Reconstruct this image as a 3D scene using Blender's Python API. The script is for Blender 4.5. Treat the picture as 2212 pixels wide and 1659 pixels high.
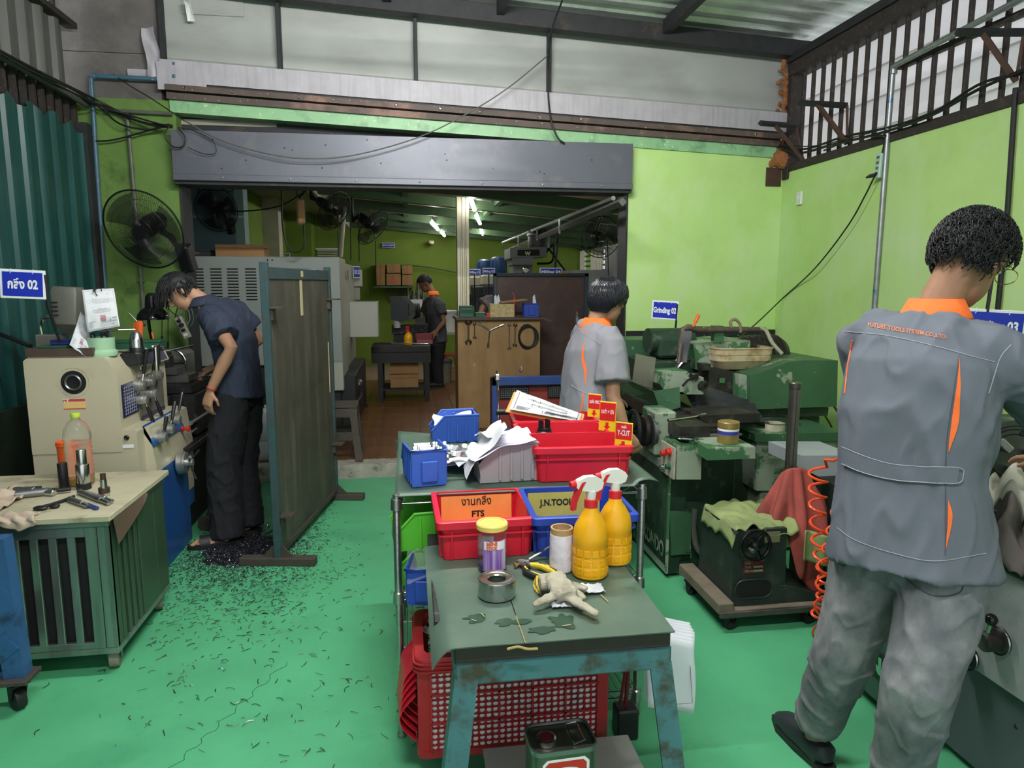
import bpy,bmesh,math,random
from mathutils import Vector,Matrix,noise,Euler
random.seed(7)
for o in list(bpy.data.objects): bpy.data.objects.remove(o)
SC = bpy.context.scene
COL = SC.collection
PI = math.pi
rad = math.radians
# ------------------------------------------------------------------ camera
cam_d = bpy.data.cameras.new('camera');cam = bpy.data.objects.new('camera',cam_d);COL.objects.link(cam)
cam_d.sensor_fit = 'HORIZONTAL';cam_d.sensor_width = 36.0;cam_d.lens = 36.0*1500/2212
cam_d.clip_start = 0.05;cam_d.clip_end = 100
YAW,PIT,CZ = rad(8.5),rad(8.2),1.55
cam.location = (0,0,CZ);cam.rotation_euler = (PI/2-PIT,0,-YAW)
SC.camera = cam
# ------------------------------------------------------------------ world, lamps, exposure
wd = bpy.data.worlds.new('overcast_sky');SC.world = wd;wd.use_nodes = True
bgn = wd.node_tree.nodes['Background'];bgn.inputs[0].default_value = (0.93,0.97,1.0,1);bgn.inputs[1].default_value = 0.85
SC.view_settings.view_transform = 'Standard';SC.view_settings.look = 'None'
SC.view_settings.exposure = 0.58;SC.view_settings.gamma = 1.0;SC.view_settings.use_curve_mapping = False
def area(name,loc,size,power,color=(1,1,1),rot=(0,0,0),spread=PI):
    l = bpy.data.lights.new(name,'AREA');l.shape = 'RECTANGLE';l.size,l.size_y = size;l.energy = power;l.color = color;l.spread = spread
    o = bpy.data.objects.new(name,l);COL.objects.link(o);o.location = loc;o.rotation_euler = rot
    return o
# two tube lamps that hang over the aisle (fixtures are built further down)
LAMPS = [(0.25,2.75,3.22,135),(0.05,0.55,3.22,122)]
# each lamp is a glowing tube; its strength follows from the radiant power given above
# ------------------------------------------------------------------ pixel + plane -> point in the room
CW,CH,CF = 2212,1659,1500.0
_F = Vector((math.sin(YAW)*math.cos(PIT),math.cos(YAW)*math.cos(PIT),-math.sin(PIT)))
_R = Vector((math.cos(YAW),-math.sin(YAW),0));_U = _R.cross(_F);_C = Vector((0,0,CZ))
def _ray(x,y): return _F + _R*((x-CW/2)/CF) - _U*((y-CH/2)/CF)
def az(x,y,z=0.0): d = _ray(x,y);return _C + d*((z-CZ)/d.z)
def ay(x,y,Y): d = _ray(x,y);return _C + d*(Y/d.y)
def ax(x,y,X): d = _ray(x,y);return _C + d*(X/d.x)
# ------------------------------------------------------------------ materials
MATS = {}
def mat(name,col,rough=0.5,metal=0.0,var=0.08,scale=6.0,bump=0.0,bscale=60.0,wear=None,streak=None,trans=0.0,alpha=1.0,emit=0.0,coat=0.0,ior=1.45,sss=0.0,spec=0.5,spots=None):
    """procedural material: base colour with soft noise; wear=(colour, amount 0..1, scale); spots likewise but small and sharp"""
    if name in MATS: return MATS[name]
    m = bpy.data.materials.new(name);m.use_nodes = True;nt = m.node_tree;N = nt.nodes;L = nt.links
    b = N['Principled BSDF']
    def setin(k,v):
        if k in b.inputs: b.inputs[k].default_value = v
    tc = N.new('ShaderNodeTexCoord')
    def nz(sc,det=4,rgh=0.6,stretch=None):
        n = N.new('ShaderNodeTexNoise');n.inputs['Scale'].default_value = sc;n.inputs['Detail'].default_value = det;n.inputs['Roughness'].default_value = rgh
        if stretch:
            mp = N.new('ShaderNodeMapping');mp.inputs['Scale'].default_value = stretch;L.new(tc.outputs['Object'],mp.inputs[0]);L.new(mp.outputs[0],n.inputs[0])
        else: L.new(tc.outputs['Object'],n.inputs[0])
        return n
    c = (*col,1)
    rgb = N.new('ShaderNodeRGB');rgb.outputs[0].default_value = c;out = rgb.outputs[0]
    if var:
        n = nz(scale);mr = N.new('ShaderNodeMapRange');mr.inputs[1].default_value = 0.3;mr.inputs[2].default_value = 0.7
        mr.inputs[3].default_value = 1-var;mr.inputs[4].default_value = 1+var;L.new(n.outputs[0],mr.inputs[0])
        vm = N.new('ShaderNodeVectorMath');vm.operation = 'SCALE';L.new(out,vm.inputs[0]);L.new(mr.outputs[0],vm.inputs['Scale']);out = vm.outputs[0]
    def overlay(out,colr,amt,sc,soft,stretch=None,det=6):
        n = nz(sc,det,0.65,stretch);cr = N.new('ShaderNodeMapRange')
        t = 0.5+0.32*(0.5-amt)
        cr.inputs[1].default_value = t-soft;cr.inputs[2].default_value = t+soft;L.new(n.outputs[0],cr.inputs[0])
        mx = N.new('ShaderNodeMix');mx.data_type = 'RGBA';L.new(cr.outputs[0],mx.inputs[0]);L.new(out,mx.inputs[6]);mx.inputs[7].default_value = (*colr,1)
        return mx.outputs[2]
    if streak: out = overlay(out,streak[0],streak[1],1.0,0.12,streak[2])
    if wear: out = overlay(out,wear[0],wear[1],wear[2],wear[3] if len(wear) > 3 else 0.03)
    if spots: out = overlay(out,spots[0],spots[1],spots[2],0.03,None,2)
    L.new(out,b.inputs['Base Color'])
    setin('Roughness',rough);setin('Metallic',metal);setin('Transmission Weight',trans);setin('Alpha',alpha);setin('IOR',ior)
    setin('Coat Weight',coat);setin('Specular IOR Level',spec)
    if sss: setin('Subsurface Weight',sss);b.inputs['Subsurface Radius'].default_value = (0.02,0.008,0.004)
    if emit: L.new(out,b.inputs['Emission Color']);setin('Emission Strength',emit)
    if bump:
        n = nz(bscale);bp = N.new('ShaderNodeBump');bp.inputs['Strength'].default_value = bump;bp.inputs['Distance'].default_value = 0.01
        L.new(n.outputs[0],bp.inputs['Height']);L.new(bp.outputs[0],b.inputs['Normal'])
    MATS[name] = m
    return m
# ------------------------------------------------------------------ mesh builder
def frame(d,up=Vector((0,0,1))):
    d = d.normalized()
    if abs(d.dot(up)) > 0.97: up = Vector((0,1,0)) if abs(d.y) < 0.9 else Vector((1,0,0))
    s = d.cross(up).normalized();return s,s.cross(d).normalized()
class MB:
    def __init__(s): s.v = [];s.f = []
    def add(s,vs,fs):
        k = len(s.v);s.v += [tuple(v) for v in vs];s.f += [tuple(i+k for i in f) for f in fs];return s
    def box(s,c,d,bev=0.0,rot=None):
        hx,hy,hz = d[0]/2,d[1]/2,d[2]/2
        M = rot.to_matrix() if isinstance(rot,Euler) else (Euler((0,0,rot)).to_matrix() if rot is not None else None)
        c = Vector(c)
        def T(p): p = Vector(p);return c + (M @ p if M else p)
        if bev <= 0:
            vs = [T((x*hx,y*hy,z*hz)) for x in (-1,1) for y in (-1,1) for z in (-1,1)]
            return s.add(vs,[(0,1,3,2),(4,6,7,5),(0,4,5,1),(2,3,7,6),(0,2,6,4),(1,5,7,3)])
        b = min(bev,hx*.9,hy*.9,hz*.9);vs = [];ix = {}
        for x in (-1,1):
            for y in (-1,1):
                for z in (-1,1):
                    for a in range(3):
                        p = [x*(hx-b),y*(hy-b),z*(hz-b)];p[a] = (x*hx,y*hy,z*hz)[a]
                        ix[(x,y,z,a)] = len(vs);vs.append(T(p))
        fs = []
        for sg in (-1,1):
            q = [(-1,-1),(1,-1),(1,1),(-1,1)]
            if sg < 0: q = q[::-1]
            fs.append([ix[(sg,u,w,0)] for u,w in q]);fs.append([ix[(w,sg,u,1)] for u,w in q]);fs.append([ix[(u,w,sg,2)] for u,w in q])
        for u in (-1,1):
            for w in (-1,1):
                e = [(ix[(-1,u,w,1)],ix[(1,u,w,1)],ix[(1,u,w,2)],ix[(-1,u,w,2)]),(ix[(u,-1,w,2)],ix[(u,1,w,2)],ix[(u,1,w,0)],ix[(u,-1,w,0)]),(ix[(u,w,-1,0)],ix[(u,w,1,0)],ix[(u,w,1,1)],ix[(u,w,-1,1)])]
                for q in e: fs.append(q if u*w < 0 else q[::-1])
        for x in (-1,1):
            for y in (-1,1):
                for z in (-1,1):
                    q = [ix[(x,y,z,0)],ix[(x,y,z,1)],ix[(x,y,z,2)]]
                    fs.append(q if x*y*z > 0 else q[::-1])
        return s.add(vs,fs)
    def bx(s,x0,x1,y0,y1,z0,z1,bev=0.0): return s.box(((x0+x1)/2,(y0+y1)/2,(z0+z1)/2),(abs(x1-x0),abs(y1-y0),abs(z1-z0)),bev)
    def cyl(s,p0,p1,r,r2=None,n=16,cap=True):
        p0,p1 = Vector(p0),Vector(p1);r2 = r if r2 is None else r2;a,b = frame(p1-p0);vs = []
        for k in range(n):
            t = 2*PI*k/n;d = a*math.cos(t)+b*math.sin(t);vs += [p0+d*r,p1+d*r2]
        fs = [(2*k,2*k+1,2*((k+1) % n)+1,2*((k+1) % n)) for k in range(n)]
        if cap: fs += [tuple(2*k for k in range(n)),tuple(2*k+1 for k in range(n))[::-1]]
        return s.add(vs,fs)
    def tube(s,pts,r,n=8,closed=False,cap=True):
        pts = [Vector(p) for p in pts];m = len(pts);rs = r if isinstance(r,(list,tuple)) else [r]*m;vs = [];a = None
        for i,p in enumerate(pts):
            if closed: d = pts[(i+1) % m]-pts[i-1]
            else: d = pts[min(i+1,m-1)]-pts[max(i-1,0)]
            if d.length < 1e-9: d = Vector((0,0,1))
            d.normalize()
            if a is None: a,b = frame(d)
            else:
                a = a-d*a.dot(d)
                if a.length < 1e-6: a,b = frame(d)
                a.normalize();b = a.cross(d)
            for k in range(n): t = 2*PI*k/n;vs.append(p+(a*math.cos(t)+b*math.sin(t))*rs[i])
        fs = []
        for i in range(m if closed else m-1):
            j = (i+1) % m
            for k in range(n): fs.append((i*n+k,i*n+(k+1) % n,j*n+(k+1) % n,j*n+k))
        if not closed and cap: fs += [tuple(range(n))[::-1],tuple((m-1)*n+k for k in range(n))]
        return s.add(vs,fs)
    def lathe(s,prof,c=(0,0,0),axis=(0,0,1),n=24,cap=True):
        c = Vector(c);d = Vector(axis).normalized();a,b = frame(d);vs = [];m = len(prof)
        for r,h in prof:
            for k in range(n): t = 2*PI*k/n;vs.append(c+d*h+(a*math.cos(t)+b*math.sin(t))*max(r,1e-5))
        fs = [(i*n+k,i*n+(k+1) % n,(i+1)*n+(k+1) % n,(i+1)*n+k) for i in range(m-1) for k in range(n)]
        if cap:
            if prof[0][0] > 1e-4: fs.append(tuple(range(n))[::-1])
            if prof[-1][0] > 1e-4: fs.append(tuple((m-1)*n+k for k in range(n)))
        return s.add(vs,fs)
    def prism(s,poly,axis,a,b):
        """poly: 2D points; axis 'x': (y,z), 'y': (x,z), 'z': (x,y); extruded from a to b"""
        def P(p,t): return (t,p[0],p[1]) if axis == 'x' else ((p[0],t,p[1]) if axis == 'y' else (p[0],p[1],t))
        n = len(poly);vs = [P(p,a) for p in poly]+[P(p,b) for p in poly]
        fs = [(k,(k+1) % n,n+(k+1) % n,n+k) for k in range(n)]+[tuple(range(n))[::-1],tuple(range(n,2*n))]
        return s.add(vs,fs)
    def loft(s,rings,cap=True,closed=True):
        n = len(rings[0]);vs = [p for r in rings for p in r];m = len(rings)
        fs = [(i*n+k,i*n+(k+1) % n,(i+1)*n+(k+1) % n,(i+1)*n+k) for i in range(m-1) for k in range(n if closed else n-1)]
        if cap: fs += [tuple(range(n))[::-1],tuple((m-1)*n+k for k in range(n))]
        return s.add(vs,fs)
    def ell(s,c,r,nu=16,nv=10,rot=None):
        c = Vector(c);r = (r,r,r) if not isinstance(r,(tuple,list)) else r;M = rot.to_matrix() if rot else None;rings = []
        for i in range(nv+1):
            t = -PI/2+PI*i/nv;cr = max(math.cos(t),1e-3);ring = []
            for k in range(nu):
                q = 2*PI*k/nu;p = Vector((r[0]*cr*math.cos(q),r[1]*cr*math.sin(q),r[2]*math.sin(t)));ring.append(c+(M @ p if M else p))
            rings.append(ring)
        return s.loft(rings)
    def sheet(s,fn,nu,nv,t=0.0):
        """surface fn(u,v) with optional thickness t"""
        P = [[Vector(fn(i/nu,j/nv)) for j in range(nv+1)] for i in range(nu+1)]
        def nrm(i,j):
            du = P[min(i+1,nu)][j]-P[max(i-1,0)][j];dv = P[i][min(j+1,nv)]-P[i][max(j-1,0)];n = du.cross(dv);return n.normalized() if n.length > 1e-12 else Vector((0,0,1))
        vs = [P[i][j] for i in range(nu+1) for j in range(nv+1)];w = nv+1
        fs = [(i*w+j,(i+1)*w+j,(i+1)*w+j+1,i*w+j+1) for i in range(nu) for j in range(nv)]
        if t:
            k = len(vs);vs += [P[i][j]-nrm(i,j)*t for i in range(nu+1) for j in range(nv+1)]
            fs += [tuple(x+k for x in f[::-1]) for f in fs]
            bd = [(i,0) for i in range(nu)]+[(nu,j) for j in range(nv)]+[(i,nv) for i in range(nu,0,-1)]+[(0,j) for j in range(nv,0,-1)]
            for q in range(len(bd)):
                a = bd[q][0]*w+bd[q][1];b2 = bd[(q+1) % len(bd)];b = b2[0]*w+b2[1];fs.append((b,a,a+k,b+k))
        return s.add(vs,fs)
    def mesh(s,name):
        me = bpy.data.meshes.new(name);me.from_pydata(s.v,[],s.f)
        bm = bmesh.new();bm.from_mesh(me);bmesh.ops.recalc_face_normals(bm,faces=bm.faces);bm.to_mesh(me);bm.free();me.update();return me
    def obj(s,name,m,parent=None,smooth=32,loc=None,rot=None,w=False):
        if w and parent:      # vertices were given in room coordinates
            L = parent.location if parent.parent is None else parent.parent.location+parent.location
            s.v = [(v[0]-L[0],v[1]-L[1],v[2]-L[2]) for v in s.v]
        o = bpy.data.objects.new(name,s.mesh(name));COL.objects.link(o)
        finish(o,m,smooth)
        if parent: o.parent = parent
        if loc is not None: o.location = loc
        if rot is not None: o.rotation_euler = rot
        return o
def finish(o,m,smooth=32):
    me = o.data
    if m:
        if isinstance(m,str): m = MATS[m]
        me.materials.clear();me.materials.append(m)
    if smooth:
        for p in me.polygons: p.use_smooth = True
        if smooth < 180: me.set_sharp_from_angle(angle=rad(smooth))
def tag(o,label=None,cat=None,group=None,kind=None):
    if label: o['label'] = label
    if cat: o['category'] = cat
    if group: o['group'] = group
    if kind: o['kind'] = kind
    return o
def thing(name,label,cat,loc=(0,0,0),rz=0.0,group=None,rot=None):
    o = bpy.data.objects.new(name,None);COL.objects.link(o);o.empty_display_size = 0.05
    o.location = loc;o.rotation_euler = rot if rot is not None else (0,0,rz)
    return tag(o,label,cat,group)
def struct(o): o['kind'] = 'structure';return o
def copy_tree(o,parent=None,label=None):
    c = o.copy();COL.objects.link(c);c.parent = parent
    if label: c['label'] = label
    for ch in list(o.children): copy_tree(ch,c)
    return c
_txt = []
def text(name,body,size,m,parent,loc,rot,sx=1.0,bold=0.0,align='CENTER',extrude=0.0006,wfit=None):
    cu = bpy.data.curves.new('lettering','FONT');cu.body = body;cu.size = size;cu.align_x = align;cu.align_y = 'CENTER';cu.extrude = 0;cu.offset = bold;cu.resolution_u = 3
    t = bpy.data.objects.new('lettering_tmp',cu);COL.objects.link(t)
    bpy.context.view_layer.update()
    me = bpy.data.meshes.new_from_object(t.evaluated_get(bpy.context.evaluated_depsgraph_get()))
    bpy.data.objects.remove(t);bpy.data.curves.remove(cu)
    if wfit and len(me.vertices):
        xs = [v.co.x for v in me.vertices];sx = wfit/(max(xs)-min(xs))
    for v in me.vertices: v.co.x *= sx;v.co.z += extrude
    o = bpy.data.objects.new(name,me);COL.objects.link(o);finish(o,m,0)
    o.parent = parent;o.location = loc;o.rotation_euler = rot
    return o
def rrect(w,h,r,n=4,cx=0,cy=0):
    out = []
    for k,(sx,sy) in enumerate(((1,1),(-1,1),(-1,-1),(1,-1))):
        for i in range(n+1):
            t = PI/2*(k+i/n);out.append((cx+sx*(w/2-r)+r*math.cos(t),cy+sy*(h/2-r)+r*math.sin(t)))
    return out
def arc(c,r,a0,a1,n,plane='xz'):
    out = []
    for i in range(n+1):
        t = a0+(a1-a0)*i/n;u,v = r*math.cos(t),r*math.sin(t)
        out.append((c[0]+u,c[1],c[2]+v) if plane == 'xz' else ((c[0]+u,c[1]+v,c[2]) if plane == 'xy' else (c[0],c[1]+u,c[2]+v)))
    return out
def bez(pts,n=8):
    """Catmull-Rom through the points"""
    P = [Vector(p) for p in pts];P = [P[0]*2-P[1]]+P+[P[-1]*2-P[-2]];out = []
    for i in range(1,len(P)-2):
        for k in range(n):
            t = k/n;a,b,c,d = P[i-1:i+3]
            out.append(0.5*((2*b)+(c-a)*t+(2*a-5*b+4*c-d)*t*t+(3*b-a-3*c+d)*t**3))
    return out+[P[-2]]
# ================================================================== materials used widely
mat('green_floor',(0.088,0.40,0.195),0.42,var=0.10,scale=3.0,bump=0.06,bscale=40,streak=((0.05,0.28,0.14),0.0,(1.6,1.6,1)),spots=((0.03,0.16,0.08),-0.22,70))
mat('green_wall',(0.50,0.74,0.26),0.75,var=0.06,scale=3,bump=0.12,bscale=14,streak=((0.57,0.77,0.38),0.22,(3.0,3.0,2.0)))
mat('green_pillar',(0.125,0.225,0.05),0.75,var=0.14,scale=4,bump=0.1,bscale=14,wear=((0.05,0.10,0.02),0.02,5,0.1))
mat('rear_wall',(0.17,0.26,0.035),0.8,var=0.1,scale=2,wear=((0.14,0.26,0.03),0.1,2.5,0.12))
mat('concrete_grey',(0.115,0.105,0.10),0.9,var=0.15,scale=3,bump=0.15,bscale=12,wear=((0.17,0.16,0.15),0.3,4,0.12))
mat('concrete_step',(0.34,0.33,0.28),0.9,var=0.2,scale=9,bump=0.3,bscale=90,wear=((0.15,0.14,0.10),0.12,10,0.06))
mat('teal_sheet',(0.010,0.062,0.058),0.4,var=0.15,scale=2,streak=((0.02,0.09,0.085),0.3,(9,9,0.6)))
mat('grey_sheet',(0.11,0.112,0.105),0.5,var=0.12,scale=3,streak=((0.09,0.09,0.085),0.3,(9,9,0.6)))
mat('foil_wall',(0.40,0.42,0.40),0.55,0.15,var=0.06,scale=2,bump=0.25,bscale=3,streak=((0.33,0.34,0.32),0.2,(1.5,1.5,4)))
mat('dark_steel',(0.028,0.029,0.033),0.6,0.2,var=0.2,scale=12,wear=((0.06,0.045,0.035),0.1,8))
mat('bar_brown',(0.035,0.028,0.026),0.7,var=0.2,scale=20,wear=((0.07,0.05,0.04),0.25,30))
mat('shutter_grey',(0.115,0.122,0.15),0.42,0.25,var=0.08,scale=2,bump=0.05,bscale=6,wear=((0.17,0.165,0.18),0.05,5,0.12),spots=((0.05,0.05,0.06),-0.3,30))
mat('flashing',(0.44,0.42,0.46),0.6,0.15,var=0.1,scale=6,streak=((0.34,0.33,0.36),0.2,(30,30,2)))
mat('brown_channel',(0.10,0.072,0.062),0.6,var=0.2,scale=5,wear=((0.26,0.15,0.12),0.25,3,0.06),spots=((0.6,0.6,0.6),-0.1,40))
mat('pale_green_steel',(0.28,0.52,0.28),0.45,var=0.12,scale=6,wear=((0.16,0.32,0.17),0.25,7,0.08),spots=((0.6,0.75,0.6),-0.1,35))
mat('roof_foil',(0.66,0.70,0.69),0.36,0.6,var=0.15,scale=8,bump=0.35,bscale=90)
mat('siding_white',(0.62,0.61,0.64),0.6,var=0.06,scale=2,streak=((0.66,0.63,0.66),0.25,(2,2,6)))
mat('black_rubber',(0.012,0.012,0.013),0.55,var=0.1)
mat('black_cable',(0.010,0.010,0.011),0.5,var=0)
mat('galv_pipe',(0.33,0.35,0.37),0.4,0.7,var=0.15,scale=20,wear=((0.10,0.22,0.36),0.05,9))
mat('pvc_blue',(0.055,0.13,0.19),0.4,var=0.15,scale=9,wear=((0.05,0.10,0.14),0.1,9,0.1))
mat('conduit_grey',(0.13,0.14,0.12),0.5,0.3,var=0.15)
mat('clay',(0.30,0.12,0.045),0.95,var=0.3,scale=20,bump=0.8,bscale=40)
mat('white_plastic',(0.72,0.74,0.72),0.4,var=0.04)
mat('paper',(0.66,0.68,0.72),0.8,var=0.04,scale=4)
mat('ink',(0.10,0.10,0.14),0.8,var=0);mat('ink_black',(.012,.012,.014),.8,var=0)
mat('ink_red',(0.55,0.10,0.14),0.8,var=0)
mat('sign_blue',(0.010,0.028,0.42),0.35,var=0.03)
mat('sign_white',(0.82,0.84,0.86),0.4,var=0.02)
mat('steel',(0.56,0.56,0.56),0.2,1.0,var=0.12,scale=20)
mat('steel_dull',(0.26,0.26,0.26),0.42,0.9,var=0.2,scale=14)
mat('chrome',(0.62,0.62,0.62),0.14,1.0,var=0.05)
mat('black_oxide',(0.018,0.018,0.020),0.38,0.3,var=0.15,scale=20)
mat('dirty_black',(0.016,0.016,0.017),0.55,0.2,var=0.4,scale=12,wear=((0.09,0.085,0.075),0.12,18,0.05))
mat('rear_ceiling',(0.62,0.46,0.30),0.45,0.1,var=0.15,scale=1.2)
mat('rear_beam',(0.05,0.10,0.045),0.5,var=0.15,scale=3)
mat('tile_brown',(0.13,0.055,0.02),0.35,var=0.25,scale=3,streak=((0.20,0.09,0.035),0.35,(20,1.5,1)))
mat('grout',(0.26,0.19,0.13),0.9)
BY = 5.55       # plane of the wall with the wide opening
# ================================================================== floor
b = MB();b.bx(-3.2,3.6,-3.0,BY,-0.15,0.0);struct(b.obj('floor','green_floor'))
b = MB();b.bx(-3.2,3.6,BY+0.16,13.0,-0.1,0.108);rf = struct(b.obj('floor_rear','grout'))
tm = None
for i in range(-3,12):
    for j in range(0,12):
        x,y = -0.9+i*0.2,BY+0.17+j*0.4
        if not (-1.7 < x < 1.3): continue
        if tm is None: q = MB();q.bx(0,0.194,0,0.394,-0.02,0.012,0.002);tm = q.mesh('floor_tile');tm.materials.append(MATS['tile_brown'])
        o = bpy.data.objects.new('floor_tile',tm);COL.objects.link(o);o.parent = rf;o.location = (x,y,0.108)
b = MB()
b.sheet(lambda u,v: (-1.62+u*3.4,BY+0.005 if v < .3 else (BY+0.012+0.004*noise.noise(Vector((u*30,v*9,0))) if v < .6 else BY+0.17),-0.02 if v < .05 else 0.114+0.006*noise.noise(Vector((u*40,v*5,3))) if v > .3 else 0.11*v/.3),70,8,0.02)
tag(struct(b.obj('trim_1','concrete_step')),'rough concrete step at the workshop threshold',None)
# floor crack
b = MB();pts = []
for k in range(26):
    t = k/25;p = az(620-250*t+8*math.sin(k*1.7),1430+230*t,0);pts.append((p.x,p.y,0.0004))
b.tube(pts,0.0012,4);mat('crack',(0.02,0.10,0.05),0.9);b.obj('crack','crack',bpy.data.objects['floor'])
# ================================================================== wall with the opening
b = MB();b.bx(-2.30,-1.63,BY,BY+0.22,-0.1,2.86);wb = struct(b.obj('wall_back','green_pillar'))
b = MB();b.bx(1.77,3.25,BY,BY+0.2,-0.1,2.72);struct(b.obj('wall_back_right','green_wall'))
b = MB();b.bx(1.758,1.772,BY-0.015,BY+0.2,0,2.3);struct(b.obj('trim_2','dark_steel'))
b = MB();b.bx(-1.632,-1.615,BY-0.02,BY+0.2,0,2.64);struct(b.obj('trim_3','dark_steel'))
b = MB();b.bx(1.78,3.1,BY-0.02,BY,1.105,1.165,0.004)
mat('strip_black',(0.012,0.014,0.02),0.5,wear=((0.2,0.3,0.12),-0.1,20));struct(b.obj('trim_4','strip_black'))
for k in range(9): q = MB();q.cyl((1.86+k*0.15,BY-0.024,1.12),(1.86+k*0.15,BY-0.018,1.12),0.006,n=8);q.obj('screw','steel_dull',bpy.data.objects['trim_4'])
# plaster wall above the pillar: two slabs with an open joint
b = MB();b.bx(-2.38,-1.72,BY+0.01,BY+0.22,2.86,3.165);pw = struct(b.obj('wall_upper_left','concrete_grey'))
b = MB();b.bx(-2.38,-1.72,BY+0.012,BY+0.2,3.173,4.2);b.obj('panel','concrete_grey',pw)
b = MB();b.bx(-2.38,-1.72,BY+0.03,BY+0.2,3.16,3.18);b.obj('joint','concrete_step',pw)
b = MB();b.bx(-2.44,-2.385,BY+0.01,BY+0.1,2.86,3.35);b.obj('edge_strip','concrete_step',pw)  # narrow strip of paler concrete at the left edge
# grey insulated sheet wall above the opening, two layers with a soft lip
def zsl(x): return 2.86-0.0424*(x+1.68)          # the sloped beam line
def foil(u,v):
    x = -1.70+u*4.85;z0 = zsl(x)+0.25;z = z0+v*1.1
    return (x,BY+0.06-0.05*math.exp(-((v-0.06)/.06)**2)+0.012*noise.noise(Vector((x*1.3,z*1.6,1)))+0.006*noise.noise(Vector((x*5,z*3,4))),z)
b = MB();b.sheet(foil,90,24,0.012);fw = struct(b.obj('wall_upper','foil_wall'))
b = MB();b.sheet(lambda u,v: (-1.55+u*0.42,BY+0.045+0.006*noise.noise(Vector((u*5,v*5,2))),zsl(-1.4)+0.62+v*0.35),10,8,0.004);b.obj('patch','foil_wall',fw)
b = MB();b.bx(-1.74,3.1,BY+0.13,BY+0.16,2.6,4.4);struct(b.obj('wall_upper_backing','dark_steel'))
def sloped(name,m,x0,x1,dz0,dz1,y0,y1,bev=0.0):
    q = MB();n = 6;rings = []
    for i in range(n+1):
        x = x0+(x1-x0)*i/n;z = zsl(x)
        rings.append([(x,y0,z+dz0),(x,y1,z+dz0),(x,y1,z+dz1),(x,y0,z+dz1)])
    q.loft(rings);return struct(q.obj(name,m))
sloped('trim_5','pale_green_steel',-1.66,3.02,-0.085,0.0,BY-0.02,BY+0.12)
sloped('trim_6','brown_channel',-1.67,3.04,0.0,0.045,BY-0.05,BY+0.12)
sloped('trim_6b','brown_channel',-1.67,3.04,0.055,0.095,BY-0.075,BY+0.12).name = 'trim_7'
sloped('trim_8','dark_steel',-1.67,3.04,0.095,0.115,BY-0.04,BY+0.12)
sloped('trim_9','flashing',-1.70,3.08,0.115,0.265,BY-0.055,BY-0.045)
for k in range(13):
    x = -1.5+k*0.36+random.uniform(-.1,.1);q = MB();q.lathe([(0.011,0),(0.011,0.004),(0.006,0.008)],(x,BY-0.075,zsl(x)+0.075),(0,-1,0),8);q.obj('bolt_head','chrome',bpy.data.objects['trim_7'])
# foil tape at the left end of the flashing
b = MB();b.sheet(lambda u,v: (-1.72+u*0.33,BY-0.062+0.004*noise.noise(Vector((u*8,v*8,0))),zsl(-1.6)+0.06+v*0.19),8,6,0.002)
b.obj('foil_tape','flashing',bpy.data.objects['trim_9'])
b = MB();b.sheet(lambda u,v: (-1.80+u*0.09+0.02*math.sin(v*5),BY-0.03-0.03*math.sin(v*4+u*3),2.98+v*0.36),6,14,0.002)
tag(b.obj('torn_foil_strip','flashing'),'torn silver foil strip hanging at the upper left wall corner','foil strip')
b = MB();b.sheet(lambda u,v: (-1.93+u*0.25,BY-0.012+0.006*math.sin(v*6),2.98+v*0.08),6,4,0.002)
tag(b.obj('foil_flap','flashing'),'small silver flap behind the blue pipe elbow','foil strip')
# torn spot in the foil wall
b = MB();b.sheet(lambda u,v: (-1.505+u*0.05*(1-v*.4),BY-0.01-0.03*v*(u-.5)**2*6,3.40+v*0.12),5,6,0.002);b.obj('torn_flap','white_plastic',fw)
# black hangers on the foil wall
for px,y0,y1 in ((349,0,132),(602,0,160),(895,40,187),(1186,80,215)):
    p0 = ay(px,y0,BY-0.03);p1 = ay(px+(4 if px < 1000 else 0),y1,BY-0.03);q = MB();zt = max(p0.z,3.55 if px > 1000 else 4.1 if px < 400 else 3.62)
    q.bx(p1.x-0.014,p1.x+0.014,BY-0.05,BY+0.02,p1.z,zt,0.004);struct(q.obj('trim_10','dark_steel'))
# roller shutter housing over the opening
b = MB();b.sheet(lambda u,v: (-1.64+u*3.41,BY-0.11-0.012*noise.noise(Vector((u*4,v*2,5)))*math.sin(v*PI),2.33+v*0.305),60,10,0.03)
sh = thing('roller_shutter_housing','long grey sheet metal shutter housing above the wide opening','shutter box',(0,0,0));b.obj('cover','shutter_grey',sh)
b = MB();b.bx(-1.64,1.77,BY-0.13,BY-0.02,2.285,2.332,0.004);b.obj('bottom_rail','shutter_grey',sh)
b = MB();b.bx(-1.64,1.77,BY-0.10,BY+0.14,2.262,2.286);b.obj('slat_slot','dark_steel',sh)
for k in range(7): q = MB();q.lathe([(0.008,0),(0.007,0.005),(0,0.007)],(-1.3+k*0.47,BY-0.131,2.308),(0,-1,0),8);q.obj('rivet','steel_dull',sh)
for k in range(16): q = MB();q.lathe([(0.005,0),(0.004,0.003)],(-1.5+random.random()*3.1,BY-0.118,2.36+random.random()*.25),(0,-1,0),6);q.obj('screw','dark_steel',sh)
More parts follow.
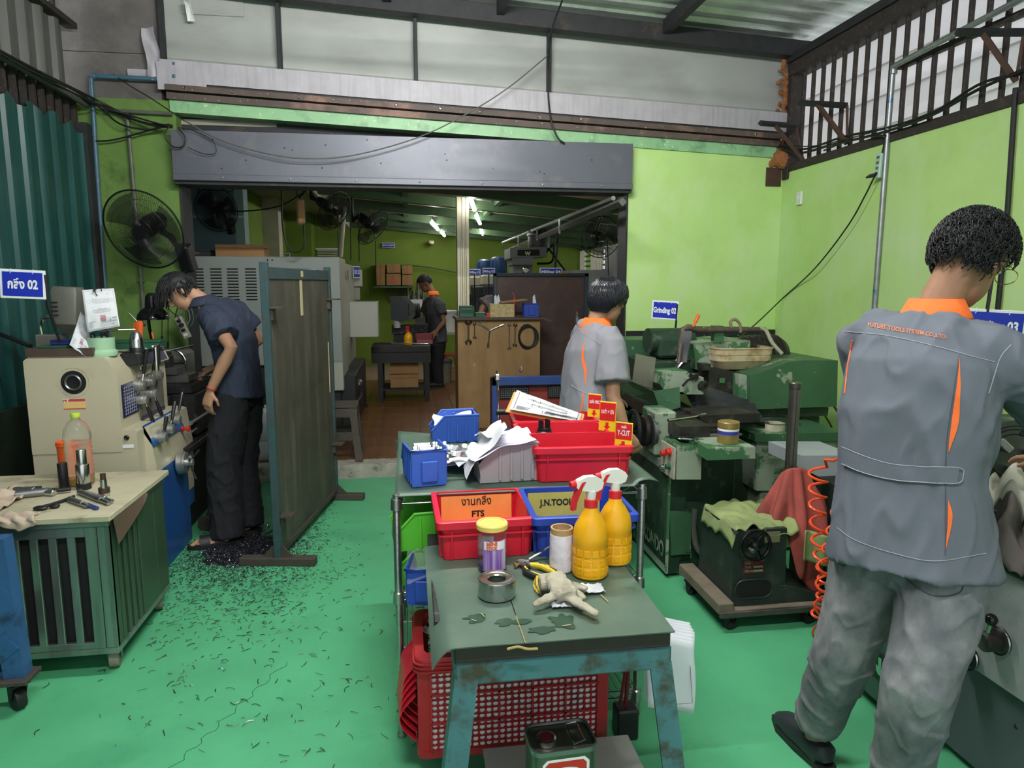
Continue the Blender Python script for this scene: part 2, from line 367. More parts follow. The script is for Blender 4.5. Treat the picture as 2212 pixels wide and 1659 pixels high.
# ================================================================== roof of the front bay
def zr(x): return 3.60-0.053*(x+0.82)
def roof(u,v):
    x = -2.6+u*6.3;y = -2.0+v*(BY+2.1);t = (y*5.2) % 1.0
    rib = 0.0 if t < .55 else 0.035*min(1,(t-.55)/.08,(1-t)/.08)
    return (x,y,zr(x)+0.10+rib)
b = MB();b.sheet(roof,6,480,0.0);struct(b.obj('ceiling','roof_foil'))
b = MB();b.loft([[(x,BY-0.15,zr(x)-.06),(x,BY-.05,zr(x)-.06),(x,BY-.05,zr(x)+.06),(x,BY-.15,zr(x)+.06)] for x in (-2.6,3.2)]);struct(b.obj('beam_front','dark_steel'))
for x,w in ((-1.6,.05),(-0.1,.06),(0.72,.055),(2.0,.06)):
    q = MB();q.bx(x-w/2,x+w/2,-2.0,BY-.15,zr(x)-0.01,zr(x)+0.09);struct(q.obj('beam_purlin','dark_steel'))
# ================================================================== right wall with barred opening
RX = 3.1
b = MB();b.bx(RX,RX+0.14,-1.6,BY,-0.1,2.47);wr = struct(b.obj('wall_right','green_wall'))
win = MB();win.bx(RX-0.012,RX+0.10,-1.6,BY-.02,2.455,2.515,0.003);win1 = struct(win.obj('window_1','bar_brown'))
q = MB();q.bx(RX-0.03,RX+0.10,-1.6,BY-.05,3.20,3.30,0.003);q.obj('top_rail','bar_brown',win1)
q = MB();q.bx(RX-0.05,RX+0.06,-1.6,BY-.05,3.30,3.36,0.003);q.obj('top_channel','dark_steel',win1)
q = MB();q.bx(RX-0.02,RX+0.08,BY-.10,BY-.02,2.40,3.32,0.003);q.obj('corner_post','bar_brown',win1)
q = MB();q.bx(RX+0.012,RX+0.05,-1.6,4.25,2.90,2.93);q.obj('mid_rail','bar_brown',win1)
bm_ = None
for k in range(46):
    y = BY-0.20-k*0.128
    if bm_ is None: q = MB();q.bx(-0.014,0.014,-0.011,0.011,2.51,3.21,0.003);bm_ = q.mesh('bar');bm_.materials.append(MATS['bar_brown'])
    o = bpy.data.objects.new('bar',bm_);COL.objects.link(o);o.parent = win1;o.location = (RX+0.03,y,0)
# neighbour's lapped siding seen through the bars
nb = MB();nb.bx(RX+1.62,RX+1.7,-3,8.6,1.2,7.0);nbw = struct(nb.obj('wall_neighbour','siding_white'))
pm = None
for k in range(15):
    if pm is None: q = MB();q.prism([(-0.035,0),(0.0,0),(0.0,0.33),(-0.008,0.33)],'y',-3.0,8.6);pm = q.mesh('siding_board');pm.materials.append(MATS['siding_white'])
    o = bpy.data.objects.new('siding_board',pm);COL.objects.link(o);o.parent = nbw;o.location = (RX+1.62,0,1.9+k*0.30)
# ================================================================== left wall of profiled sheet
LX = -2.2
def prof(y,pitch=0.19,h=0.024):
    t = (y/pitch) % 1.0;return h*max(0.0,min(1.0,(abs(t-.5)-0.14)/0.10))
b = MB();b.sheet(lambda u,v: (LX-prof(-2+u*7.5)-0.004*noise.noise(Vector((u*30,v*3,0))),-2+u*7.5,v*(2.60+0.03*math.sin(u*190)+0.012*u)),480,2,0.002);wl = struct(b.obj('wall_left','teal_sheet'))
b = MB();b.sheet(lambda u,v: (LX-0.06-prof(-2+u*7.42,0.20,0.035),-2+u*7.42,2.80+v*0.50),440,2,0.002);struct(b.obj('wall_left_upper','grey_sheet'))
b = MB();b.bx(LX-0.12,LX-0.10,-2,BY,2.3,2.84);struct(b.obj('wall_left_gap','dark_steel'))
for k in range(30):
    y = BY-.12-k*0.11;q = MB();q.bx(LX-0.075,LX-0.045,y-0.014,y+0.014,2.5,2.84);q.obj('bar','bar_brown',bpy.data.objects['wall_left_gap'])
b = MB();b.cyl((LX+0.0,-2,2.815),(LX+0.0,BY-.05,2.80),0.024,n=12);struct(b.obj('trim_11','conduit_grey'))
b = MB();b.bx(LX-0.10,LX-0.02,-2,BY-.05,3.295,3.335,0.003);tr = struct(b.obj('window_2','bar_brown'))
for k in range(30):
    y = BY-.32-k*0.125;q = MB();q.bx(LX-0.07,LX-0.04,y-0.012,y+0.012,3.33,3.9);q.obj('bar','bar_brown',tr)
b = MB();b.bx(LX-0.05,LX+0.02,BY-0.14,BY-.02,0,2.66);struct(b.obj('trim_12','dark_steel'))
# darker band along the bottom of the left wall, behind the lathe
b = MB();b.bx(LX-0.02,LX+0.012,-2,BY-.1,0,0.86);mat('low_wall_dark',(0.018,0.03,0.018),0.8,var=0.4,scale=4);struct(b.obj('trim_13','low_wall_dark'))
# ================================================================== rear workshop shell
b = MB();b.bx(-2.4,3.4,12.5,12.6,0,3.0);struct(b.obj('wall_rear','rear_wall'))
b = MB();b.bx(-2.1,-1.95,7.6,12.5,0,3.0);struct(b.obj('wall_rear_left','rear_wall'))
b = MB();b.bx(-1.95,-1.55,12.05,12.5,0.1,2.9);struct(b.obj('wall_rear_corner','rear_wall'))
mat('cream_pillar',(0.55,0.53,0.42),0.7);b = MB();b.bx(-1.96,-1.74,10.2,10.45,0.1,2.9,0.006);struct(b.obj('pillar_rear','cream_pillar'))
mat('blue_grey_wall',(0.19,0.27,0.32),0.7,var=0.06,scale=2);mat('aqua_wall',(0.35,0.48,0.48),0.7)
b = MB();b.bx(-2.9,-1.70,7.5,7.7,0.1,2.9);struct(b.obj('wall_blue','blue_grey_wall'))
b = MB();b.bx(-1.70,-1.615,7.5,7.7,0.1,2.9);struct(b.obj('wall_blue_return','aqua_wall'))
b = MB();b.bx(-2.6,-2.2,BY+.05,7.5,0.1,3.0);struct(b.obj('wall_side_rear','blue_grey_wall'))
def zc(x): return 2.47-0.085*(x+0.8)
mat('ceiling_board',(0.30,0.30,0.24),0.7)
b = MB();b.bx(-2.9,-0.95,BY+.12,12.5,2.72,2.76);struct(b.obj('ceiling_rear_left','ceiling_board'))
b = MB();b.loft([[(x,BY+.15,zc(x)+.20),(x,12.5,zc(x)+.10),(x,12.5,zc(x)+.14),(x,BY+.15,zc(x)+.24)] for x in (-0.95,3.3)]);struct(b.obj('ceiling_rear','rear_ceiling'))
b = MB();b.bx(-1.0,-0.93,BY+.2,12.4,2.49,2.75);struct(b.obj('beam_cream','cream_pillar'))
for k,y in enumerate((6.9,7.9,9.0,10.2,11.3,12.2)):
    q = MB();q.loft([[(x,y-.05,zc(x)+.03),(x,y+.05,zc(x)+.03),(x,y+.05,zc(x)+.13),(x,y-.05,zc(x)+.13)] for x in (-0.95,3.1)]);struct(q.obj('beam_rear','rear_beam'))
for x in (0.0,1.0,2.2):
    q = MB();q.bx(x-.03,x+.03,BY+.2,12.4,zc(x)+.085,zc(x)+.15);struct(q.obj('beam_rear_long','rear_beam'))
# rear right wall: low wall, frame, louvre glass and bars
b = MB();b.bx(RX,RX+.12,BY+.2,12.5,0,1.50);struct(b.obj('wall_rear_right','rear_wall'))
b = MB();b.bx(RX,RX+.10,BY+.2,12.5,1.50,1.56);w3 = struct(b.obj('window_3','pale_green_steel'))
q = MB();q.bx(RX,RX+.10,BY+.2,12.5,2.14,2.22);q.obj('head_rail','rear_beam',w3)
for k in range(36):
    y = BY+3.6+k*0.095
    if k % 12 in (4,5,6,7): continue
    q = MB();q.bx(RX+.01,RX+.05,y-.014,y+.014,1.56,2.15);q.obj('bar','cream_pillar',w3)
for y0 in (9.53,10.67,11.8):
    for j in range(7): q = MB();q.box((RX+.03,y0+.15,1.60+j*.085),(.05,.40,.008),rot=Euler((0,rad(30),0)));q.obj('louvre','rear_beam',w3)
b = MB();b.bx(RX-.02,RX+.02,10.15,10.75,1.5,2.1);mat('grey_board',(0.30,0.31,0.32),0.7);struct(b.obj('trim_14','grey_board'))
mat('green_skirting',(0.012,0.014,0.02),0.6)
# ================================================================== reusable builders
mat('orange_cloth',(0.85,0.16,0.03),0.8,var=0.08,scale=20)
mat('cardboard',(0.30,0.17,0.075),0.85,var=0.12,scale=8)
mat('caster_wheel',(0.20,0.18,0.14),0.6,var=0.3,scale=20)
def caster(parent,x,y,r=0.045,z0=0.0,ang=0.0,mw='caster_wheel',mf='steel_dull',name='caster'):
    f = MB();c,s = math.cos(ang),math.sin(ang)
    h = r*2+0.022
    def T(p): return (x+p[0]*c-p[1]*s,y+p[0]*s+p[1]*c,z0+p[2])
    for k in (-1,1): f.add([T(p) for p in ((-.02,k*.022,h),(.03,k*.022,h),(.012+r*.35,k*.022,r*.8),(-.005+r*.35,k*.022,r*.8),(-.02,k*.026,h),(.03,k*.026,h),(.012+r*.35,k*.026,r*.8),(-.005+r*.35,k*.026,r*.8))],[(0,1,2,3),(7,6,5,4),(0,4,5,1),(1,5,6,2),(2,6,7,3),(3,7,4,0)])
    f.add([T((u,v,w)) for u in (-.03,.035) for v in (-.03,.03) for w in (h-.004,h+.004)],[(0,1,3,2),(4,6,7,5),(0,4,5,1),(2,3,7,6),(0,2,6,4),(1,5,7,3)])
    o = f.obj(name,mf,parent)
    w = MB();p0,p1 = T((r*.35,-.018,r)),T((r*.35,.018,r));w.lathe([(r*.5,0),(r*.97,.001),(r,.006),(r,.030),(r*.97,.035),(r*.5,.036)],p0,Vector(p1)-Vector(p0),18);w.obj('wheel',mw,o)
    return o
def sign(name,label,w,h,body,loc,rot,parent_pole=None,wfit=0.8,size=0.5,border=0.012,group='blue machine number signs',bold=0.0,pole=None,hooks=True):
    """flat plate facing local -Y, x to the right, z up, centred"""
    t = thing(name,label,'sign',loc,rot=rot,group=group)
    b = MB();b.box((0,0.004,0),(w,0.006,h),0.002);b.obj('plate','sign_white',t)
    b = MB();b.box((0,0.0002,0),(w-2*border,0.003,h-2*border));b.obj('panel','sign_blue',t)
    text('lettering',body,h*size,'sign_white',t,(0,-0.0016,-h*0.02),(PI/2,0,0),wfit=w*wfit,bold=bold)
    if hooks:
        for s in (-1,1): q = MB();q.tube([(s*w*.24,-.003,h*.5+.004),(s*w*.24,-.004,h*.40),(s*w*.24-.004,-.004,h*.36)],0.0012,5);q.obj('hook','sign_white',t)
    if pole: q = MB();q.tube(pole,0.0075,8);q.obj('pole','black_oxide',t)
    return t
def wire_fan(name,label,r,loc,rot,group=None,n=64,arm=None,base=None,blade_mat='fan_black',guard_mat='fan_black',blades=3,wr=0.0011):
    """fan facing local -Y: guard > wires, blades, hub, motor, arm"""
    t = thing(name,label,'fan',loc,rot=rot,group=group)
    g = MB();dep = r*0.20
    g.tube([(r*math.cos(a),0,r*math.sin(a)) for a in [2*PI*k/48 for k in range(48)]],r*0.022,8,closed=True)
    gr = g.obj('guard',guard_mat,t)
    for sgn,nm in ((-1,'front_wires'),(1,'rear_wires')):
        q = MB()
        for k in range(n):
            a0 = 2*PI*k/n;pts = []
            for j in range(7):
                s = j/6;rr = r*(0.16+0.84*s);aa = a0+sgn*0.55*(1-s)**1.2;yy = sgn*dep*math.sqrt(max(0,1-s**2.6));pts.append((rr*math.cos(aa),yy,rr*math.sin(aa)))
            q.tube(pts,wr,3,cap=False)
        for s in (0.35,0.72):
            rr = r*s;yy = sgn*dep*math.sqrt(1-((s-.16)/.84)**2.6);q.tube([(rr*math.cos(a),yy,rr*math.sin(a)) for a in [2*PI*k/32 for k in range(32)]],wr*1.2,4,closed=True)
        q.obj(nm,guard_mat,gr)
    q = MB();q.lathe([(r*.17,-dep-.004),(r*.17,-dep+.008),(r*.1,-dep+.012)],(0,0,0),(0,1,0),20);q.lathe([(0,0),(r*.17,0),(r*.17,.006)],(0,-dep-.006,0),(0,1,0),20);q.obj('badge',guard_mat,gr)
    q = MB();q.lathe([(0,-r*.16),(r*.10,-r*.15),(r*.13,-r*.06),(r*.13,r*.05)],(0,0,0),(0,1,0),16);q.obj('hub',blade_mat,t)
    for k in range(blades):
        a0 = 2*PI*k/blades+0.4;q = MB()
        q.sheet(lambda u,v: ((r*(.12+.78*u))*math.cos(a0+(v-.5)*(.5+.75*u)-.25*u),-r*.10*(v-.5)*1.4+r*.02,(r*(.12+.78*u))*math.sin(a0+(v-.5)*(.5+.75*u)-.25*u)),8,6,0.003);q.obj('blade','fan_blade',t)
    q = MB();q.lathe([(r*.12,.03),(r*.24,.05),(r*.26,.10),(r*.25,.18),(r*.18,.225),(0,.235)],(0,0,0),(0,1,0),20);q.obj('motor',blade_mat,t)
    if arm: q = MB();q.tube(arm,[0.022]*len(arm),10);q.obj('arm',blade_mat,t)
    if base: q = MB();q.box(base[0],base[1],0.012,base[2] if len(base) > 2 else None);q.obj('base',blade_mat,t)
    return t
mat('fan_blade',(.02,.02,.02),.3,alpha=.42,var=0);mat('fan_black',(0.010,0.010,0.011),0.4,var=0.1)
def cable(name,label,pts,r=0.006,m='black_cable',cat='cable',group=None,n=8,sub=8):
    b = MB();b.tube(bez(pts,sub),r,n);o = b.obj(name,m);return tag(o,label,cat,group)
def printed_sheet(parent,w,h,fn,name='print',seed=1,m='ink',dense=1.0,title=True,th=1):
    """line drawing of a machined part, as thin strips laid on the sheet surface fn(u,v) (u across, v up)"""
    R = random.Random(seed);q = MB()
    def line(u0,v0,u1,v1,t=0.004):
        d = Vector((u1-u0,v1-v0)); 
        if d.length < 1e-6: return
        nrm = Vector((-d.y,d.x)).normalized()*t*th/2;P = []
        k = max(1,int(d.length/0.08))
        for i in range(k):
            a = Vector((u0,v0))+d*(i/k);c = Vector((u0,v0))+d*((i+1)/k)
            P = [fn(*(a+nrm)),fn(*(a-nrm)),fn(*(c-nrm)),fn(*(c+nrm))];q.add(P,[(0,1,2,3)])
    def rect(a,b,c,d,t=0.004): line(a,b,c,b,t);line(c,b,c,d,t);line(c,d,a,d,t);line(a,d,a,b,t)
    rect(.05,.04,.95,.96,.003)
    for (cy,hh) in ((.70,.05),(.45,.04)):
        rect(.38,cy-hh,.78,cy+hh);line(.38,cy-hh*.4,.78,cy-hh*.4,.003);line(.38,cy+hh*.4,.78,cy+hh*.4,.003);rect(.28,cy-hh*.7,.38,cy+hh*.7);line(.22,cy,.86,cy,.002)
    for cx in (.16,.87):
        c = [(cx+.05*math.cos(k*PI/6),.70+.04*math.sin(k*PI/6)) for k in range(13)]
        for i in range(12): line(*c[i],*c[i+1],.003)
    if title:
        for i in range(6): line(.45,.08+i*.035,.94,.08+i*.035,.003)
        for u in (.45,.6,.75,.94): line(u,.08,u,.255,.003)
        for i in range(7): line(.08,.08+i*.022,.16+R.random()*.15,.08+i*.022,.005)
        for i in range(int(14*dense)): u = .47+R.random()*.4;v = .09+R.randint(0,4)*.035+.012;line(u,v,u+.05+R.random()*.06,v,.009)
    for i in range(int(10*dense)): u = .1+R.random()*.7;v = .3+R.random()*.6;line(u,v,u+.03+R.random()*.06,v,.005)
    return q.obj(name,m,parent,0)
def stack_bin(name,label,w,d,h,loc,rz,m,group=None,front=0.45,tilt=None):
    """open-fronted picking bin: mouth towards local -Y"""
    t = thing(name,label,'bin',loc,rz,group)
    if tilt: t.rotation_euler = tilt
    th = 0.004;hf = h*front;tp = 0.90
    b = MB()
    def P(x,y,z): k = tp+(1-tp)*z/h;return (x*k,y*(k if y > 0 else 1),z)
    prof = [(-d/2,0),(d/2,0),(d/2,h),(-d/2+d*.24,h),(-d/2-.01,hf)]
    for sx in (-1,1):
        o = [P(sx*w/2,y,z) for y,z in prof];i = [P(sx*(w/2-th),y,z) for y,z in prof];n = 5
        b.add(o+i,[(0,1,2,3,4),(9,8,7,6,5)]+[(k,(k+1) % n,n+(k+1) % n,n+k) for k in range(n)])
    b.box((0,d/2-th-0.004,h/2),(w*.95,th,h));b.box((0,0,th/2),(w*tp,d*.96,th));b.box((0,-d/2-.002,hf/2),(w*.90,th,hf),0,Euler((rad(-4),0,0)))
    b.obj('shell',m,t)
    q = MB();pts = [P(-w/2,-d/2-.01,hf),P(-w/2,-d/2+d*.24,h),P(-w/2,d/2,h),P(w/2,d/2,h),P(w/2,-d/2+d*.24,h),P(w/2,-d/2-.01,hf)];q.tube(pts,0.005,6);q.obj('rim',m,t)
    for sx in (-1,1):
        for k in range(4):
            y = -d*.18+k*d*.2;q = MB();q.box(P(sx*(w/2+.001),y,h*.48),(.008,.010,h*.86),0.002);q.obj('rib',m,t)
    q = MB();q.bx(-w*.22,w*.22,d/2-.002,d/2+.006,h*.12,h*.70,.003);q.obj('label_holder',m,t)
    return t
def tote(name,label,w,d,h,loc,rz,m,group=None,rimh=0.02,grips=True):
    """stackable box with a flat rim, corner posts and base band"""
    t = thing(name,label,'box',loc,rz,group);th = 0.004;tp = 0.94
    def ring(sc,z,off,r=0.015): return [(x,y,z) for x,y in rrect(w*sc-2*off,d*sc-2*off,r,3)]
    b = MB();b.loft([ring(tp,0.0,0.0),ring(1,h,0.0)],cap=False);b.loft([ring(1,h,th),ring(tp,th,th)],cap=False)
    b.loft([ring(1,h,0),ring(1,h,th)],cap=False)
    n = len(ring(1,0,0));k = len(b.v);b.add(ring(tp,0,0),[tuple(range(n))]);b.add(ring(tp,th,th),[tuple(range(n))])
    b.obj('shell',m,t)
    q = MB();q.loft([ring(1,h-rimh,-.001),ring(1,h-rimh,-.012),ring(1,h,-.012),ring(1,h+.003,-.006),ring(1,h+.003,th),ring(1,h-.006,th)],cap=False);q.obj('rim',m,t)
    for sx in (-1,1):
        for sy in (-1,1):
            for dx,dy in ((w*.10,0),(0,d*.12)):
                q = MB();k = .965;x,y = sx*(w/2*k-dx),sy*(d/2*k-dy)
                if dx: q.box((x,sy*(d/2*.97),(h-rimh)/2),(.004,.016,h-rimh),0,Euler((sy*rad(-(1-tp)*d/2/h*57)*1,0,0)))
                else: q.box((sx*(w/2*.97),y,(h-rimh)/2),(.016,.004,h-rimh),0,Euler((0,sx*rad((1-tp)*w/2/h*57),0)))
                q.obj('rib',m,t)
    q = MB();z = h-rimh*2.2;q.loft([ring(tp+(1-tp)*z/h,z,-.001),ring(tp+(1-tp)*z/h,z,-.009),ring(tp+(1-tp)*z/h,z+.005,-.009),ring(tp+(1-tp)*z/h,z+.005,-.001)],cap=False);q.obj('band',m,t)
    return t
def cup(b,prof_out,prof_in,c=(0,0,0),axis=(0,0,1),n=24): b.lathe(prof_out+prof_in[::-1],c,axis,n,cap=True)
def cloth(name,label,m,fn,nu=40,nv=30,t=0.004,cat='rag'):
    b = MB();b.sheet(fn,nu,nv,t);o = b.obj(name,m,None,180);return tag(o,label,cat)
def spray_bottle(name,label,loc,rz,mbody,mhead,mtrig,h=0.30,r=0.052,lvl=None,group=None):
    t = thing(name,label,'bottle',loc,rz,group);s = h/0.30
    b = MB();b.lathe([(0.001,0),(r*.9,0),(r,.006*s),(r,.05*s),(r*.98,.052*s),(r*.98,.10*s),(r,.102*s),(r*.99,.125*s),(r*.9,.150*s),(r*.62,.178*s),(r*.40,.195*s),(r*.34,.215*s),(.001,.216*s)],n=32);b.obj('body',mbody,t)
    q = MB();R = random.Random(3)
    for k in range(14):
        a = 2*PI*k/14
        for j in range(3):
            zz = (.012+.028*j)*s;q.box(((r+.0005)*math.cos(a),(r+.0005)*math.sin(a),zz+.012*s),(.0012,r*.36,.02*s),0.0005,a)
    q.obj('panels',mbody,t)
    b = MB();b.lathe([(r*.38,.206*s),(r*.38,.228*s),(r*.30,.230*s)],n=20);b.obj('collar',mtrig,t)
    b = MB();b.lathe([(r*.26,.228*s),(r*.30,.245*s),(r*.30,.255*s)],n=14)
    b.prism([(-.052*s,.272*s),(-.045*s,.262*s),(-.012*s,.255*s),(.016*s,.252*s),(.030*s,.258*s),(.036*s,.276*s),(.028*s,.288*s),(.010*s,.298*s),(-.020*s,.299*s),(-.045*s,.290*s)],'y',-.011*s,.011*s);b.obj('head',mhead,t)
    b = MB();b.cyl((-.052*s,0,.280*s),(-.068*s,0,.278*s),.011*s,.010*s,12);b.obj('nozzle',mtrig,t)
    b = MB();b.loft([[(x-.006*s,-hw,z),(x+.006*s,-hw,z+.002),(x+.006*s,hw,z+.002),(x-.006*s,hw,z)] for x,z,hw in ((-.030*s,.284*s,.013*s),(-.038*s,.272*s,.013*s),(-.046*s,.250*s,.011*s),(-.056*s,.225*s,.010*s),(-.058*s,.203*s,.008*s))]);b.obj('trigger',mtrig,t)
    return t
# ================================================================== LEFT: steel cabinet trolley
mat('stainless',(0.36,0.38,0.37),0.3,0.85,var=0.15,scale=3,streak=((0.22,0.25,0.24),0.3,(12,12,1.2)))
mat('cabinet_green',(0.055,0.10,0.06),0.4,0.3,var=0.15,scale=3)
mat('cabinet_dark',(0.006,0.007,0.007),0.8)
mat('plywood_top',(0.42,0.39,0.27),0.6,var=0.12,scale=4,wear=((0.24,0.20,0.12),0.12,7,0.08),streak=((0.50,0.46,0.33),0.3,(2,10,1)))
mat('brown_sheet',(0.10,0.065,0.045),0.6)
TX,TY = -1.17,2.80
tr_ = thing('slatted_trolley','stainless steel slatted cabinet trolley with plywood top on casters','trolley',(TX-.4,TY+.3,0))
b = MB();b.bx(TX-.80,TX-.03,TY+.03,TY+.58,.11,.63);b.obj('inner_box','cabinet_dark',tr_,w=True)
b = MB();b.bx(TX-.83,TX,TY,TY+.61,.085,.112,.004);b.obj('base_frame','stainless',tr_,w=True)
b = MB();b.bx(TX-.86,TX+.015,TY-.02,TY+.66,.640,.664,.003);b.obj('top','plywood_top',tr_,w=True)
b = MB();b.bx(TX-.85,TX+.004,TY-.008,TY+.62,.618,.640,.002);b.obj('top_rail','stainless',tr_,w=True)
for (x0,x1) in ((-.045,0),(-.090,-.047)): q = MB();q.bx(TX+x0,TX+x1,TY,TY+.02,.112,.618,.003);q.obj('front_panel','stainless',tr_,w=True)
q = MB();q.bx(TX-.83,TX-.09,TY,TY+.02,.575,.618,.003);q.obj('front_header','stainless',tr_,w=True)
q = MB();q.bx(TX-.83,TX-.09,TY,TY+.02,.112,.140,.003);q.obj('front_footer','stainless',tr_,w=True)
for k in range(9):
    x = -.127-k*.067;q = MB();q.bx(TX+x-.030,TX+x,TY+.002,TY+.018,.135,.580,.003);q.obj('slat','stainless',tr_,w=True)
q = MB();q.bx(TX-.02,TX,TY+.0,TY+.055,.112,.618,.003);q.obj('side_panel','cabinet_green',tr_,w=True)
q = MB();q.bx(TX-.02,TX,TY+.29,TY+.47,.112,.618,.003);q.obj('side_panel','cabinet_green',tr_,w=True)
q = MB();q.bx(TX-.02,TX,TY+.474,TY+.61,.112,.618,.003);q.obj('side_panel','cabinet_green',tr_,w=True)
q = MB();q.bx(TX-.02,TX,TY+.055,TY+.29,.585,.618);q.obj('side_header','cabinet_green',tr_,w=True)
for k in range(4): q = MB();q.bx(TX-.016,TX-.001,TY+.068+k*.058,TY+.098+k*.058,.112,.590,.003);q.obj('slat','cabinet_green',tr_,w=True)
q = MB();q.sheet(lambda u,v: (TX+.010+.012*v,TY+.02+u*.34,.640-v*(.10*(1-u)**.7+.005)-.0),12,5,.003);q.obj('hanging_sheet','brown_sheet',tr_,w=True)
for (x,y) in ((-.04,.05),(-.04,.56),(-.78,.05),(-.78,.56)): caster(tr_,x+.4,y-.3,.043,0,PI/2+.2 if y < .1 else 1.9)
ZT = .664
def onT(px,py): return az(px,py,ZT)
# things on the trolley
mat('pet_clear',(0.86,0.88,0.80),0.12,trans=0.9,ior=1.2,var=0.05,alpha=0.72)
mat('cap_green',(0.45,0.62,0.06),0.4);mat('oil_amber',(0.50,0.28,0.02),0.15,trans=.5);mat('orange_plastic',(0.78,0.12,0.02),0.45,var=.06)
p = onT(176,1046);t = thing('plastic_bottle','clear ribbed plastic bottle with lime green cap and a little amber oil','bottle',p)
pr = [(.001,0),(.044,0),(.052,.006)]
for k in range(9): z = .02+k*.021;pr += [(.0555,z),(.0525,z+.010)]
pr += [(.056,.205),(.056,.225),(.050,.255),(.036,.28),(.020,.296),(.0165,.30),(.0165,.312),(.001,.313)]
b = MB();b.lathe(pr,n=28);b.obj('body','pet_clear',t)
b = MB();b.lathe([(.001,.002),(.043,.002),(.050,.008),(.050,.034),(.001,.034)],n=24);b.obj('oil','oil_amber',t)
b = MB();b.lathe([(.019,.304),(.0195,.306),(.0195,.322),(.018,.325),(.001,.325)],n=24);b.obj('cap','cap_green',t)
p = onT(152,1030);t = thing('orange_container','orange plastic container standing behind the clear bottle','container',p)
b = MB();cup(b,[(.001,0),(.040,0),(.044,.15),(.047,.152),(.047,.170)],[(.001,.004),(.038,.004),(.043,.170)]);b.obj('body','orange_plastic',t)
b = MB();b.lathe([(.046,.150),(.048,.152),(.048,.156),(.046,.158)],n=24);b.obj('band','orange_plastic',t)
p = onT(139,1056);b = MB();b.lathe([(.001,0),(.0185,0),(.0195,.002),(.0195,.114),(.018,.117),(.001,.117)],n=24);tag(b.obj('black_rod','black_oxide',None,loc=p),'short matt black round bar standing on the plywood top','metal bar')
p = onT(182,1056);t = thing('stepped_shaft','tall bright turned steel shaft with black collar at its foot','metal part',p)
b = MB();b.lathe([(.001,0),(.028,0),(.0295,.002),(.0295,.027),(.028,.029),(.001,.029)],n=28);b.obj('collar','black_oxide',t)
b = MB();b.lathe([(.001,.0285),(.0262,.0285),(.0265,.030),(.0265,.108),(.025,.112),(.0195,.113),(.0195,.172),(.017,.177),(.001,.177)],n=28);b.obj('shaft','steel',t)
p = onT(226,1071);t = thing('small_bush','small turned steel bush with dark band beside the shaft','metal part',p)
mat('bronze_dark',(0.085,0.055,0.04),.45,.6)
b = MB();b.lathe([(.001,0),(.0205,0),(.0205,.014),(.001,.014)],n=24);b.obj('foot','steel',t)
b = MB();b.lathe([(.001,.0141),(.022,.0141),(.022,.036),(.001,.036)],n=24);b.obj('band','bronze_dark',t)
b = MB();b.lathe([(.001,.0361),(.014,.0361),(.0125,.072),(.001,.072)],n=24);b.obj('neck','steel',t)
b = MB();b.lathe([(.001,.0721),(.011,.0721),(.011,.097),(.001,.098)],n=24);b.obj('stub','bronze_dark',t)
def bar_tool(name,label,px0,px1,segs,z=ZT,cat='tool',group='turning tools on the trolley'):
    a,c = az(*px0,z),az(*px1,z);d = (c-a);Ln = d.length;t = thing(name,label,cat,a,math.atan2(d.y,d.x),group)
    x = 0
    for i,(ln,r,m,nm) in enumerate(segs):
        q = MB();l = ln*Ln;q.lathe([(r*.85,0),(r,.002),(r,l-.002),(r*.85,l)],(x+.0003*i,0,r if nm != 'tip' else segs[0][1]),(1,0,0),14);q.obj(nm,m,t);x += l
    return t
bar_tool('boring_bar','grey boring bar lying nearest the rag',(22,1066),(118,1072),[(.55,.016,'steel_dull','shank'),(.45,.014,'steel','neck')])
bar_tool('milling_arbor','long steel arbor with black tapered end on the trolley',(34,1078),(154,1064),[(.6,.017,'steel_dull','shank'),(.12,.014,'black_oxide','collar'),(.28,.009,'black_oxide','tip')])
bar_tool('reamer','thin grey reamer behind the arbor',(40,1060),(90,1056),[(.4,.009,'steel_dull','shank'),(.6,.007,'black_oxide','flutes')])
for k,(a,c,lb,m) in enumerate((((150,1084),(190,1099),'short grey collet key nearest the trolley corner','steel_dull'),((172,1068),(236,1093),'long grey tap wrench at the trolley corner','steel_dull'),((186,1072),(243,1089),'flat steel parallel bar behind the tap wrench','steel'))):
    bar_tool('hand_tool',lb,a,c,[(.75,.012,m,'shank'),(.25,.009,'steel','tip')])
p0,p1 = az(190,1090,ZT+.008),az(210,1098,ZT+.008);b = MB();b.tube([p0,p1],.008,10);tag(b.obj('blue_plug',mat('blue_plug',(.02,.05,.22),.4)),'small dark blue plastic plug among the hand tools','tool')
pts = [az(85,1096,ZT+.006),az(110,1090,ZT+.008),az(140,1080,ZT+.010),az(160,1072,ZT+.012)]
b = MB();b.tube(bez(pts),.0065,8);b.ell(az(88,1097,ZT+.009),(.028,.018,.009));b.ell(az(118,1093,ZT+.009),(.020,.016,.009));tag(b.obj('black_wrench','black_oxide'),'black hook spanner lying on the plywood top','tool')
mat('rag_beige',(0.48,0.38,0.30),0.9,var=.12,scale=12)
c0 = az(18,1085,ZT)
cloth('beige_rag','crumpled beige rag at the left edge of the plywood top','rag_beige',lambda u,v: (c0.x-.20+u*.24,c0.y-.13+v*.26,ZT+.008+.055*abs(noise.noise(Vector((u*3.1,v*3.4,2))))+.03*max(0,1-3*abs(v-.75))*(1-u)),44,36)
c1 = az(68,1108,ZT)
